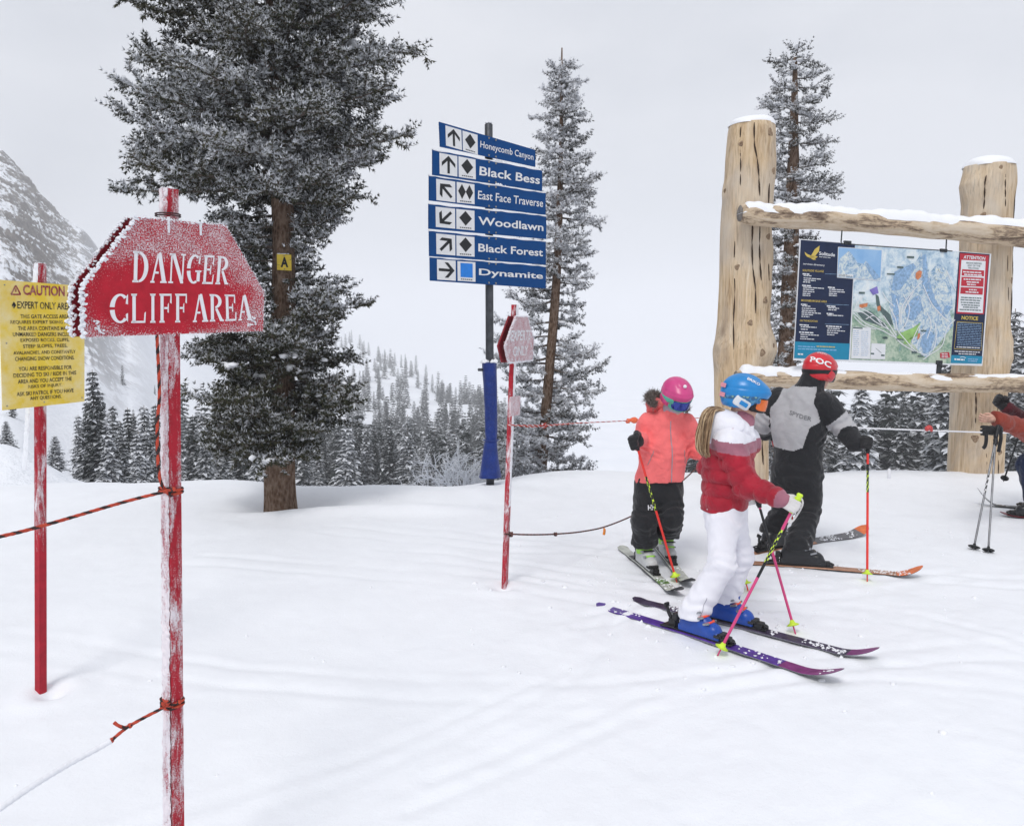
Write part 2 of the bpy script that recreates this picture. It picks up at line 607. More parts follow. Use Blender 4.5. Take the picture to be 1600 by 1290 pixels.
# ------------------------------------------------------------------ the valley and the mountains beyond it
FAR_Y0 = [12, 13, 16, 20, 35, 60, 100, 130, 160, 200, 250, 350, 500, 700]
FAR_Y = [12, 13, 16, 20, 35, 60, 100, 140, 190, 260, 350, 540, 860, 1200]
FAR = {
    -900: [800, 775, 650, 650, 680, 610, 470, 390, 310, 215, 200, 240, 320, 400],
    -300: [800, 775, 650, 650, 680, 610, 470, 380, 300, 200, 170, 200, 300, 400],
    0:    [800, 778, 695, 705, 735, 650, 505, 405, 325, 243, 240, 300, 380, 450],
    130:  [805, 790, 755, 775, 790, 720, 600, 515, 435, 362, 365, 400, 440, 480],
    200:  [810, 800, 800, 810, 800, 745, 650, 585, 520, 445, 440, 450, 450, 490],
    270:  [820, 815, 815, 815, 800, 760, 690, 640, 590, 530, 490, 475, 460, 490],
    400:  [830, 825, 820, 815, 800, 770, 725, 695, 660, 620, 575, 515, 475, 490],
    500:  [830, 825, 820, 815, 800, 772, 738, 715, 688, 655, 615, 548, 496, 505],
    640:  [830, 825, 820, 815, 805, 780, 748, 724, 700, 668, 630, 575, 590, 600],
    740:  [830, 825, 825, 820, 812, 792, 758, 730, 695, 648, 632, 650, 660, 660],
    850:  [830, 830, 830, 825, 820, 805, 780, 762, 735, 692, 715, 720, 700, 680],
    960:  [830, 830, 835, 835, 832, 825, 805, 795, 785, 770, 760, 740, 700, 670],
    1080: [830, 830, 835, 835, 830, 815, 795, 785, 780, 765, 755, 730, 700, 670],
    1200: [830, 830, 835, 830, 815, 785, 755, 740, 735, 740, 750, 730, 700, 670],
    1400: [830, 830, 830, 825, 805, 770, 730, 705, 695, 705, 720, 720, 700, 670],
    1600: [830, 830, 830, 820, 795, 750, 690, 655, 635, 625, 640, 680, 690, 670],
    2000: [830, 825, 820, 810, 770, 710, 620, 560, 510, 470, 450, 430, 420, 440],
    2600: [830, 825, 820, 800, 750, 690, 590, 520, 470, 420, 400, 380, 380, 400],
}
_fpx = np.array(sorted(FAR))
_fy = np.log(np.array(FAR_Y, float))
_ftab = np.array([FAR[k] for k in sorted(FAR)], float)

def farz(x, y):
    x, y = np.asarray(x, float), np.asarray(y, float)
    px = 800 + FOC * x / y * 1.0
    i = np.clip(np.searchsorted(_fpx, px) - 1, 0, len(_fpx) - 2)
    j = np.clip(np.searchsorted(_fy, np.log(y)) - 1, 0, len(_fy) - 2)
    a = np.clip((px - _fpx[i]) / (_fpx[i + 1] - _fpx[i]), 0, 1)
    b = np.clip((np.log(y) - _fy[j]) / (_fy[j + 1] - _fy[j]), 0, 1)
    a = a * a * (3 - 2 * a) * .6 + a * .4
    b2 = b * b * (3 - 2 * b) * .35 + b * .65
    py = (_ftab[i, j] * (1 - a) + _ftab[i + 1, j] * a) * (1 - b2) + (_ftab[i, j + 1] * (1 - a) + _ftab[i + 1, j + 1] * a) * b2
    yc = -(py - 600) / FOC
    z = CAM_H + y * (-math.sin(PITCH) + yc * math.cos(PITCH)) / (math.cos(PITCH) + yc * math.sin(PITCH))
    z = np.maximum(z, -75 + 0 * z)
    z = z * (1 - sstep(y, 1150, 2400)) + (-55) * sstep(y, 1150, 2400)
    s = np.clip((y - 12) / 60, 0, 1)
    z = z + s * (.9 * fbm(x / 22, y / 26, 4, 51) + .25 * fbm(x / 5, y / 6, 3, 57))
    cliff = sstep(-x / y, .43, .58) * sstep(y, 85, 125) * sstep(-y, -600, -370)
    rel = fbm(x / 13 + z / 17, y / 30 + z / 8, 5, 77, .56, True)
    z = z + cliff * (3.8 * rel + 1.6 * fbm(x / 3.2, y / 5.5 + z / 3, 3, 83))
    return z

_u = np.concatenate([np.linspace(-2.2, -.76, 40, endpoint=False), np.linspace(-.76, -.44, 150, endpoint=False),
                     np.linspace(-.44, .9, 150, endpoint=False), np.linspace(.9, 2.2, 30)])
_y = np.concatenate([np.geomspace(12, 90, 60, endpoint=False), np.linspace(90, 370, 170, endpoint=False), np.geomspace(370, 8000, 70)])
UU, YY = np.meshgrid(_u, _y)
XX = UU * YY
ZZ = farz(XX, YY)
nr, nc = UU.shape
idx = np.arange(nr * nc).reshape(nr, nc)
quads = np.stack([idx[:-1, :-1], idx[:-1, 1:], idx[1:, 1:], idx[1:, :-1]], axis=-1).reshape(-1, 4)
cl = (sstep(-UU, .43, .58) * sstep(YY, 85, 125) * sstep(-YY, -600, -370)).reshape(-1)
t = NT('mountain_snow_and_rock')
nz = t.normal_z()
str_ = t.noise(.16, 7, .65, t.mapping((1, 1, 2.2)), .5)
fine_ = t.noise(.9, 5, .7)
rockm = t.math('ADD', t.math('MULTIPLY', t.math('SUBTRACT', .80, nz), 1.5), t.math('MULTIPLY', t.math('SUBTRACT', str_, .48), 2.6))
rockm = t.math('ADD', rockm, t.math('MULTIPLY', t.math('SUBTRACT', fine_, .5), 1.9))
rockm = t.math('MULTIPLY', t.ramp(rockm, [(.0, 0.0), (.30, 1.0)]), t.attr('rock'))
rock = t.ramp(t.noise(.5, 6, .7), [(.3, (.10, .095, .095)), (.55, (.21, .19, .175)), (.75, (.30, .265, .23))])
col = t.mix(rockm, t.ramp(t.noise(.05, 5), [(.3, (.80, .825, .875)), (.7, SNOWC)]), rock)
t.bump(t.noise(.7, 6, .7), .5, .8)
mm = t.done(col, .8, .2)
FAR_LOW, FAR_TOP = float(ZZ.min()), float(ZZ.max())
print('terrain', FAR_LOW, FAR_TOP)
o = part('mountain_terrain', np.stack([XX, YY, ZZ], -1).reshape(-1, 3), quads, mm, frame=Matrix.Identity(4))
at = o.data.attributes.new('rock', 'FLOAT', 'POINT')
at.data.foreach_set('value', cl.astype(np.float32))
tag(o, kind='structure')
# ------------------------------------------------------------------ trees
def needle_mat(name, dark, light, frost_c=(.80, .82, .86), bias=0.0):
    t = NT(name)
    f = t.attr('frost')
    tint = t.attr('tint')
    g = t.mix(tint, dark, light)
    fac = t.ramp(t.math('ADD', f, bias), [(.30, 0.0), (.85, 1.0)])
    col = t.mix(fac, g, frost_c)
    return t.done(col, .75, .15)

M['bark'] = None
t = NT('fir_bark')
vec = t.mapping((1, 1, .45))
n1, n2 = t.noise(22, 6, .7, vec, .8), t.voro(34, vec)
col = t.ramp(t.math('ADD', t.math('MULTIPLY', n1, .8), t.math('MULTIPLY', n2, .5)), [(.28, (.045, .028, .020)), (.55, (.135, .085, .058)), (.8, (.23, .165, .125))])
lich = t.ramp(t.noise(60, 3, .7), [(.66, 0.0), (.78, .75)])
col = t.mix(lich, col, (.5, .49, .48))
t.bump(t.math('ADD', n1, t.math('MULTIPLY', n2, .8)), .9, .03)
M['bark'] = t.done(col, .9, .1)
M['twig'] = plain('frosty_twig_wood', (.13, .105, .09), .85, .4, 40, .4, 90)
M['needle_fir'] = needle_mat('fir_needles_part_frosted', (.020, .026, .015), (.080, .076, .042), (.70, .72, .76), .14)
M['needle_rime'] = needle_mat('fir_needles_thick_rime', (.040, .046, .042), (.10, .098, .08), (.77, .785, .82), .24)
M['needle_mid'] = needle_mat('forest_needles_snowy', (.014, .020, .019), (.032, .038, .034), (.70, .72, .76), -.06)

def orth(D):
    a = np.where(np.abs(D[:, 2:3]) < .9, np.array([[0, 0, 1.0]]), np.array([[1.0, 0, 0]]))
    s = np.cross(D, a)
    s /= np.linalg.norm(s, axis=1, keepdims=True) + 1e-9
    u = np.cross(s, D)
    return s, u

def needles(P, D, Ln, rng, step=.02, m=5, nlen=.034, nwid=.007, frost=None, tint=None, curl=.0):
    """bottle-brush twigs along segments P -> P + D*Ln; returns triangles with per-point frost and per-point tint"""
    k = np.maximum(2, np.round(Ln / step).astype(int))
    tot = int(k.sum())
    sid = np.repeat(np.arange(len(P)), k)
    pos = np.arange(tot) - np.repeat(np.cumsum(k) - k, k)
    s = (pos + rng.random(tot)) / k[sid]
    up = np.array([0, 0, 1.0])
    base = P[sid] + D[sid] * (Ln[sid] * s)[:, None] + up * (curl * Ln[sid] * s ** 2)[:, None]
    Dd = D[sid] + up * (2 * curl * s)[:, None]
    Dd /= np.linalg.norm(Dd, axis=1, keepdims=True)
    base = np.repeat(base, m, 0); Dd = np.repeat(Dd, m, 0); sd = np.repeat(sid, m); ss = np.repeat(s, m)
    n = len(base)
    S, U = orth(Dd)
    a = rng.random(n) * 2 * PI
    rad = S * np.cos(a)[:, None] + U * np.sin(a)[:, None]
    fw = .25 + .75 * rng.random(n)
    nd = rad + Dd * (fw * .9 + .6 * (ss > .85))[:, None]
    nd /= np.linalg.norm(nd, axis=1, keepdims=True)
    L = nlen * (.65 + .7 * rng.random(n)) * (1 - .25 * ss)
    side = np.cross(nd, rng.normal(size=(n, 3)))
    side /= np.linalg.norm(side, axis=1, keepdims=True) + 1e-9
    w = nwid * (.7 + .6 * rng.random(n))
    v = np.empty((n, 3, 3))
    v[:, 0] = base + side * w[:, None]
    v[:, 1] = base - side * w[:, None]
    v[:, 2] = base + nd * L[:, None]
    upn = rad[:, 2] * .5 + .5
    fb = frost[sd] if frost is not None else np.zeros(n)
    fr = fb + .85 * (upn - .52) + .12 * rng.normal(size=n)
    fv = np.stack([fr - .22, fr - .22, fr + .26], 1)
    tn = np.clip((tint[sd] if tint is not None else .5) + .25 * rng.normal(size=n), 0, 1)
    return v, fv, np.repeat(tn[:, None], 3, 1)

def foliage_mesh(name, V, FR, TN, mat, wood=None):
    """triangles (n,3,3) as one mesh with the frost and tint attributes; wood = (verts, faces) of the twigs"""
    n = len(V)
    verts = V.reshape(-1, 3)
    faces = np.arange(n * 3).reshape(n, 3)
    mid = np.zeros(n, int)
    fr, tn = FR.reshape(-1), TN.reshape(-1)
    if wood is not None and len(wood[0]):
        wv, wf = wood
        faces = np.concatenate([faces, wf + len(verts)])
        verts = np.concatenate([verts, wv])
        mid = np.concatenate([mid, np.ones(len(wf), int)])
        fr = np.concatenate([fr, np.zeros(len(wv))]); tn = np.concatenate([tn, np.zeros(len(wv))])
    me = mesh_from(name, verts, faces, [mat, M['twig']], mid, False)
    for nm, arr in (('frost', fr), ('tint', tn)):
        at = me.attributes.new(nm, 'FLOAT', 'POINT')
        at.data.foreach_set('value', np.clip(arr, -1, 2).astype(np.float32))
    return me

def sticks(A, B, ra, rb):
    """three-sided tapered sticks from A to B as triangles"""
    D = B - A
    D = D / (np.linalg.norm(D, axis=1, keepdims=True) + 1e-9)
    S, U = orth(D)
    n = len(A)
    v = np.empty((n, 6, 3))
    for k in range(3):
        a = 2 * PI * k / 3
        o = S * math.cos(a) + U * math.sin(a)
        v[:, k] = A + o * ra[:, None]
        v[:, 3 + k] = B + o * rb[:, None]
    f = []
    for k in range(3):
        k2 = (k + 1) % 3
        f += [(k, k2, 3 + k2), (k, 3 + k2, 3 + k)]
    f = np.array(f)
    F = (f[None] + (np.arange(n) * 6)[:, None, None]).reshape(-1, 3)
    return v.reshape(-1, 3), F

def trunk_mesh(pts, rad, n=20, seed=0, rough=.06):
    pts = catmull(pts, 6)
    m = len(pts)
    V, F = [], []
    for i, p in enumerate(pts):
        r = np.interp(i / (m - 1), np.linspace(0, 1, len(rad)), rad)
        for k in range(n):
            a = 2 * PI * k / n
            q = 1 + rough * math.sin(3 * a + seed + i * .11) + rough * .8 * math.sin(7 * a + i * .35) + rough * .5 * math.sin(i * 1.3 + a * 2)
            V.append((p.x + math.cos(a) * r * q, p.y + math.sin(a) * r * q, p.z))
    for i in range(m - 1):
        for k in range(n):
            k2 = (k + 1) % n
            F.append((i * n + k, i * n + k2, (i + 1) * n + k2, (i + 1) * n + k))
    F.append(tuple((m - 1) * n + k for k in range(n)))
    return np.array(V), F

def big_fir(name, label, base, axis, trad, zs, radii, nb, seed, mat, frost0, tuft, snow_n, front_gap=None, lowz=-9, up=(.12, .25), shoot=.34, need=dict(step=.02, m=5, nlen=.034, nwid=.007), topz=None, spur=.055, group=None, bow=0.3, rlo=.66, spurs=.06, froz=None, clear=None, trim=0.0, dens=1.0):
    """axis: trunk centre line (world points); radii(z) -> (left, right) reach of the crown at that height"""
    rng = np.random.default_rng(seed)
    t = thing(name, label, 'tree', base, group)
    tv, tf = trunk_mesh(axis, trad, 22, seed)
    part('trunk', tv, tf, M['bark'], t)
    ax = catmull(axis, 6)
    az = np.array([p.z for p in ax]); axx = np.array([p.x for p in ax]); axy = np.array([p.y for p in ax])
    SP, SD, SL, SF, ST = [], [], [], [], []
    WA, WB, WR1, WR2 = [], [], [], []
    snowp, snowr = [], []
    gold = 2.39996
    for i in range(nb):
        z = zs[0] + (zs[1] - zs[0]) * ((i + rng.random()) / nb) ** dens
        ph = i * gold + rng.normal() * .35
        c = math.cos(ph)
        lr = radii(z)
        if lr is None:
            continue
        reach = lr[1] * max(c, 0) ** .6 + lr[0] * max(-c, 0) ** .6 + (abs(math.sin(ph)) ** 2) * .5 * (lr[0] + lr[1]) * (1 - abs(c) ** .6)
        reach = max(.04, reach - trim)
        L = reach * (rlo + (1.08 - rlo) * rng.random() ** .7) * (1 if z > lowz else rng.uniform(.55, 1.25))
        if front_gap and front_gap[0] < z < front_gap[1] and math.sin(ph) < -.15 and abs(c) < .75:
            continue
        if L < .1:
            continue
        x0, y0 = np.interp(z, az, axx), np.interp(z, az, axy)
        e = rng.uniform(*up)
        b = bow * (.6 + .8 * rng.random())
        n = 9
        s = np.linspace(0, 1, n)
        wob = rng.normal() * .12
        hx = np.cos(ph + wob * s ** 2) * L * s
        hy = np.sin(ph + wob * s ** 2) * L * s
        hz = L * (e * s - (e + .12) * 1.2 * s ** 1.5 * .9 + b * s ** 3)
        P = np.stack([x0 + hx, y0 + hy, z + hz], 1)
        r0 = .010 + .013 * L
        WA.append(P[:-1]); WB.append(P[1:]); WR1.append(r0 * (1 - .9 * s[:-1])); WR2.append(r0 * (1 - .9 * s[1:]))
        bt = rng.random() * .5 + .2
        bf = frost0 + rng.normal() * .15 + (froz(z) if froz else 0)
        # side shoots
        k = max(5, int(L / spur))
        q = np.linspace(.16, .985, k) + rng.normal(size=k) * .01
        for jj, sq in enumerate(q):
            p = np.array([np.interp(sq, s, P[:, d]) for d in range(3)])
            tt = (P[min(n - 1, int(sq * (n - 1)) + 1)] - P[int(min(sq, .999) * (n - 1))])
            tt = tt / np.linalg.norm(tt)
            sidev = np.cross(tt, [0, 0, 1.0])
            sidev /= np.linalg.norm(sidev) + 1e-9
            sq = min(sq, .99); l = (shoot * L * (1 - sq) ** .75 * min(1, sq * 3) + tuft) * (.65 + .6 * rng.random())
            sgn = 1 if jj % 2 else -1
            an = rng.uniform(.55, 1.15)
            d = tt * math.cos(an) + sidev * sgn * math.sin(an) + np.array([0, 0, rng.normal() * .28 - .05])
            d /= np.linalg.norm(d)
            SP.append(p); SD.append(d); SL.append(l); SF.append(bf + .12 * rng.normal() + .10 * (sq - .5)); ST.append(bt)
            # short spurs on the longer side shoots
            if l > .14:
                for _ in range(int(l / spurs)):
                    u = rng.uniform(.25, .95)
                    d2 = d + rng.normal(size=3) * .55
                    d2[2] += .15
                    d2 /= np.linalg.norm(d2)
                    SP.append(p + d * l * u); SD.append(d2); SL.append(tuft * rng.uniform(.5, 1.1)); SF.append(bf + .12 * rng.normal() + .08); ST.append(bt)
            if rng.random() < .35:
                d2 = np.array([rng.normal() * .3, rng.normal() * .3, 1.0]) + tt * .5
                d2 /= np.linalg.norm(d2)
                SP.append(p); SD.append(d2); SL.append(tuft * rng.uniform(.5, 1.0)); SF.append(bf + .1); ST.append(bt)
        # leader tip of the branch
        d = P[-1] - P[-2]
        SP.append(P[-2]); SD.append(d / np.linalg.norm(d)); SL.append(np.linalg.norm(d) + tuft); SF.append(bf + .1); ST.append(bt)
        if rng.random() < snow_n:
            w = rng.uniform(.45, .95)
            p = Vector([float(np.interp(w, s, P[:, d])) for d in range(3)]) + Vector((0, 0, .035))
            for _ in range(rng.integers(3, 8)):
                snowp.append(p + Vector((rng.normal() * .07, rng.normal() * .07, rng.normal() * .012)))
                snowr.append(rng.uniform(.025, .07))
    SP, SD, SL, SF, ST = map(np.array, (SP, SD, SL, SF, ST))
    V, FR, TN = needles(SP, SD, SL, rng, frost=SF, tint=ST, curl=.22, **need)
    if clear:
        c0, c1, cr_ = clear
        a_, b_ = np.array(c0), np.array(c1)
        cen = V.mean(axis=1)
        hh = np.clip(((cen - a_) @ (b_ - a_)) / ((b_ - a_) @ (b_ - a_)), 0, 1)
        keep = np.linalg.norm(cen - a_ - hh[:, None] * (b_ - a_), axis=1) > cr_
        V, FR, TN = V[keep], FR[keep], TN[keep]
    A, B = np.concatenate(WA), np.concatenate(WB)
    w1, f1 = sticks(A, B, np.concatenate(WR1), np.concatenate(WR2))
    w2, f2 = sticks(SP, SP + SD * SL[:, None] * .8, np.full(len(SP), .004), np.full(len(SP), .002))
    off = np.array(base)
    me = foliage_mesh('crown', V - off, FR, TN, mat, (np.concatenate([w1, w2]) - off, np.concatenate([f1, f2 + len(w1)])))
    put('crown', me, t)
    if clear:
        ok = [i for i, p in enumerate(snowp) if (p - c0 - max(0, min(1, (p - c0).dot(c1 - c0) / (c1 - c0).length_squared)) * (c1 - c0)).length > cr_ + .10]
        snowp, snowr = [snowp[i] for i in ok], [snowr[i] for i in ok]
    if snowp:
        mb = MB()
        mb.lumps(snowp, snowr, seed, 0, 1, .5)
        o = mb.build('snow_load', M['snowcap'], t, True)
        o['kind'] = 'stuff'
    print(name, 'needles', len(V))
    return t

# --- the big fir in front of the crest (its crown's reach was read off the photograph at 8.2 m)
bx, by = TREE_AT
sc = 8.3 / FOC      # metres per photograph pixel at the trunk
zpx = lambda py: W(440, py, by).z
prof = [(-420, 60, 60), (-300, 130, 130), (-160, 190, 170), (-60, 225, 200), (0, 258, 196), (60, 245, 215), (110, 250, 225), (160, 280, 238), (200, 275, 243), (250, 262, 215),
        (300, 255, 175), (335, 215, 150), (360, 165, 92), (400, 150, 74), (440, 150, 88), (470, 155, 150), (500, 150, 132), (530, 150, 90), (560, 150, 98), (600, 140, 104), (640, 130, 108), (672, 118, 112), (700, 85, 70)]
ppy = np.array([p[0] for p in prof], float); pl_ = np.array([p[1] + (-26 if p[0] < 330 else 26 * (p[0] > 380)) for p in prof], float); pr_ = np.array([p[2] + 26 * (p[0] > 440) for p in prof], float)
pz = np.array([zpx(p) for p in ppy])
def big_radii(z):
    return np.interp(-z, -pz, pl_) * sc, np.interp(-z, -pz, pr_) * sc
gb = gz(bx, by) - .25
axis = [(bx, by, gb), (bx + .0, by, .55), (bx + .04, by, 1.4), (bx + .08, by, 2.8), (bx + .06, by, 4.4), (bx + .02, by, 6.2), (bx, by, 8.0)]
big_fir('fir_tree', 'big dark green fir with frosted needles, its bare trunk carrying the small yellow letter sign', (bx, by, gb), axis,
        [.185, .150, .125, .108, .09, .06, .02], (zpx(705), 7.9), big_radii, 280, 5, M['needle_fir'], .30, .135, .40, trim=.085, dens=1.3,
        front_gap=(zpx(462), zpx(318)), lowz=zpx(330), clear=(W(446, 410, 8.12), W(446, 410, 6.9), .17), froz=lambda z: -.22 * float(sstep(-z, -zpx(430), -zpx(560))) , up=(-.05, .35), bow=.16, spur=.062, rlo=.62, spurs=.058, need=dict(step=.025, m=5, nlen=.050, nwid=.0080))

# --- the slim rimed fir behind the blue trail signs
Y2 = 12.2
s2 = 12.4 / FOC
c2 = lambda py, px: W(px, py, Y2)
prof2 = [(70, 6, 6), (100, 22, 26), (150, 38, 44), (200, 58, 56), (250, 60, 62), (300, 56, 72), (340, 60, 78), (390, 62, 66), (430, 56, 54), (480, 78, 84), (540, 98, 98), (600, 104, 98), (660, 106, 104), (710, 104, 112), (760, 100, 105)]
q2 = np.array([p[0] for p in prof2], float); l2 = np.array([p[1] for p in prof2], float); r2 = np.array([p[2] for p in prof2], float)
zz2 = np.array([c2(p, 850).z for p in q2])
def rad2(z):
    return np.interp(-z, -zz2, l2) * s2, np.interp(-z, -zz2, r2) * s2
b2 = c2(800, 842)
axis2 = [b2, c2(745, 845), c2(600, 857), c2(430, 870), c2(250, 876), c2(75, 878)]
big_fir('fir_tree', 'tall slim fir white with rime, standing behind the blue trail signs', tuple(b2), axis2,
        [.095, .085, .074, .062, .035, .010], (c2(770, 850).z, c2(70, 878).z), rad2, 165, 23, M['needle_rime'], .54, .12, .05, trim=.06,
        up=(-.55, .3), bow=.14, rlo=.30, spur=.065, shoot=.42, need=dict(step=.024, m=6, nlen=.048, nwid=.008), front_gap=(c2(640, 850).z, c2(425, 870).z))

# --- the third fir, behind the log frame
Y3 = 13.5
s3 = 13.7 / FOC
prof3 = [(78, 30, 30), (100, 58, 40), (140, 62, 44), (185, 55, 55), (205, 34, 58), (240, 48, 55), (275, 60, 78), (310, 48, 50), (345, 40, 36), (380, 62, 30), (430, 70, 34), (480, 66, 34), (540, 62, 36), (600, 60, 50), (680, 60, 62), (760, 60, 66)]
q3 = np.array([p[0] for p in prof3], float); l3 = np.array([p[1] for p in prof3], float); r3 = np.array([p[2] for p in prof3], float)
zz3 = np.array([W(1235, p, Y3).z for p in q3])
def rad3(z):
    return np.interp(-z, -zz3, l3) * s3, np.interp(-z, -zz3, r3) * s3
b3 = W(1224, 830, Y3)
axis3 = [b3, W(1228, 600, Y3), W(1236, 400, Y3), W(1240, 250, Y3), W(1243, 90, Y3)]
big_fir('fir_tree', 'narrow snow-clumped fir standing behind the thicker log post', tuple(b3), axis3,
        [.2, .16, .12, .09, .03], (W(1235, 780, Y3).z, W(1243, 84, Y3).z), rad3, 105, 41, M['needle_rime'], .34, .16, .9, trim=.03, rlo=.35, shoot=.5,
        up=(-.5, .45), bow=.2, spur=.06, need=dict(step=.026, m=5, nlen=.046, nwid=.008))

# ------------------------------------------------------------------ forest trees: a few kinds, copied
def forest_tree(seed, whorls, per, wid, clump, dens=1.0, frost=.25):
    """a conifer one metre tall: crown triangles, their frost and tint"""
    rng = np.random.default_rng(seed)
    V, F, T = [], [], []
    for w in range(whorls):
        h = .04 + .93 * (w + .5) / whorls
        reach = wid * (1 - h) ** .82 * (.8 + .45 * rng.random()) + .012
        for k in range(per):
            ph = 2 * PI * (k + rng.random()) / per + w
            L = reach * (.55 + .6 * rng.random())
            ns = max(3, int(6 * dens * (1 - .4 * h)))
            for j in range(ns):
                s = (j + .5 + rng.normal() * .2) / ns
                p = np.array([math.cos(ph) * L * s, math.sin(ph) * L * s, h - .55 * L * s + .22 * L * s * s])
                a = ph + rng.normal() * .7
                d = np.array([math.cos(a), math.sin(a), -.35 + rng.normal() * .25])
                d /= np.linalg.norm(d)
                sd = np.cross(d, [0, 0, 1.0]); sd /= np.linalg.norm(sd)
                cl = clump * (.6 + .7 * rng.random()) * (1.1 - .5 * h)
                tip = p + d * cl
                wv = sd * cl * .36
                low = p + np.array([0, 0, -.3 * cl])
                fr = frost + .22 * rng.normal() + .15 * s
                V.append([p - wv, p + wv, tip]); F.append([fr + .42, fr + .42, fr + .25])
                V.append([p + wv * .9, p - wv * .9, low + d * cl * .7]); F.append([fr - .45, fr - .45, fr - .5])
                T.append([rng.random() * .6] * 3); T.append([rng.random() * .4] * 3)
    return np.array(V), np.array(F), np.array(T)

def cone_trunk(r=.012):
    mb = MB()
    mb.tube([(0, 0, -.06), (0, 0, .5), (0, 0, .97)], [r, r * .6, .002], 6)
    return mb

KINDS = []
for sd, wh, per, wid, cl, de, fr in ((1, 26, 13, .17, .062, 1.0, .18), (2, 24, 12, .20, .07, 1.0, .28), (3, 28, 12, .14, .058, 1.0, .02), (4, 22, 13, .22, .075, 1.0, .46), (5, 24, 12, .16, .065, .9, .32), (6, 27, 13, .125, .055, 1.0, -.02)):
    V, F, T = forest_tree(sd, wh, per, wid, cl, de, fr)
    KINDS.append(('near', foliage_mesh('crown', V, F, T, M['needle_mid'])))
_tk = cone_trunk()
TRUNK = mesh_from('trunk', np.array([tuple(v) for v in _tk.v]), _tk.f, M['bark'], None, True)
SMALL = []
for sd, wh, per, wid, cl, fr in ((11, 15, 8, .15, .085, -.12), (12, 14, 8, .18, .095, -.05), (13, 16, 7, .125, .08, -.18), (14, 13, 8, .16, .10, .06)):
    V, F, T = forest_tree(sd, wh, per, wid, cl, .7, fr)
    SMALL.append((V, F, T, foliage_mesh('conifer', V, F, T, M['needle_mid'])))

GROUP_OF = {}
def plant(px, Y, hgt, kind, label, group, r_, parts=False, wide=1.0):
    x = (px - 800) / FOC * Y * 1.0
    z = float(farz(np.array([x]), np.array([Y]))[0]) - .02 * hgt
    rz = r_.random() * 6.28
    mx = Matrix.Translation((x, Y, z)) @ Matrix.Rotation(rz, 4, 'Z') @ Matrix.Diagonal((hgt * wide, hgt * wide, hgt, 1))
    if parts:
        t = link(bpy.data.objects.new('conifer', None))
        t.empty_display_size = .1
        t.matrix_basis = mx
        tag(t, label, 'tree', group)
        for nm, me in (('crown', KINDS[kind][1]), ('trunk', TRUNK)):
            o = link(bpy.data.objects.new(nm, me))
            o.parent = t
    else:
        o = link(bpy.data.objects.new('conifer', SMALL[kind][3]))
        o.matrix_basis = mx
        tag(o, label, 'tree', group)

r_ = random.Random(3)
# the stand just below the crest, between the two red signs (tops and widths as in the photograph)
stand = [(143, 30, 566, 2, 'tallest dark spire of the stand, right beside the post of the yellow sign'),
         (118, 33, 640, 4, 'grey snow-dusted conifer behind the post of the yellow sign'),
         (172, 34, 625, 0, 'conifer next to the tallest spire of the stand below the crest'),
         (196, 36, 628, 5, 'slender conifer in the middle of the stand below the crest'),
         (222, 33, 624, 1, 'broad dark conifer beside the post of the danger sign'),
         (240, 37, 622, 2, 'dark conifer just behind the hanging orange rope'),
         (132, 38, 618, 5, 'dark conifer just behind the tallest spire of the stand'),
         (205, 40, 640, 0, 'dark conifer at the back of the stand below the crest'),
         (258, 39, 634, 2, 'dark slender conifer at the back, beside the hanging rope'),
         (152, 37, 600, 0, 'second tallest spire of the stand, just behind the tallest'),
         (163, 28, 655, 3, 'small whitened conifer low in front of the tallest spire'),
         (212, 27, 668, 3, 'pale snow-laden conifer low in front of the stand'),
         (184, 29, 650, 0, 'dark bushy conifer low at the centre of the stand'),
         (298, 40, 640, 5, 'conifer just past the post of the danger sign'),
         (316, 36, 655, 1, 'dusted conifer between the danger sign post and the big fir'),
         (345, 38, 650, 0, 'conifer under the lower boughs of the big fir, nearer its trunk'),
         (372, 42, 648, 2, 'spire under the lower boughs of the big fir'),
         (398, 36, 668, 3, 'pale conifer close against the trunk of the big fir')]
for px, Y, top, kind, lab in stand:
    x = (px - 800) / FOC * Y
    zb = float(farz(np.array([x]), np.array([float(Y)]))[0])
    hgt = W(px, top, Y).z - zb
    plant(px, float(Y), hgt, kind, lab, 'conifers of the stand below the crest', r_, True, .92)

for px, Y, h_, lab in ((80, 16.5, .75, 'little snowy sapling on the snow bank behind the post of the yellow sign'), (4, 17.5, .6, 'little dark sapling on the snow bank at the edge of the picture')):
    plant(px, Y, h_, 3, lab, None, r_, True, 1.5)
# everything further off: (px, Y, height, label, group)
spots = []
def scatter(n, pxr, Yr, hr, lab, grp, wt=None, keep=None):
    k = 0
    Yr = tuple(np.interp(Yr, FAR_Y0, FAR_Y)) if Yr[0] > 90 else Yr
    while k < n:
        Y = math.exp(r_.uniform(math.log(Yr[0]), math.log(Yr[1])))
        px = r_.uniform(*pxr)
        if keep and not keep(px, Y):
            continue
        spots.append((px, Y, r_.uniform(*hr), lab, grp))
        k += 1
L_RIGHT = 'snow-dusted conifer in the dense forest seen under the lower log rail'
L_BAND = 'dark conifer in the forest band along the foot of the white slope'
L_SLOPE = 'single conifer out on the open white slope'
L_RIDGE = 'conifer fading into the fog along the ridge line'
L_CLIFF = 'tiny conifer on the snowfield under the rock cliff'
def not_gap(px, Y):
    return not (935 < px < 1105)
scatter(78, (1085, 1720), (46, 80), (5.5, 9.0), L_RIGHT, 'conifers of the forest under the lower rail')
scatter(46, (265, 760), (52, 85), (3.8, 6.4), L_BAND, 'conifers of the forest band')
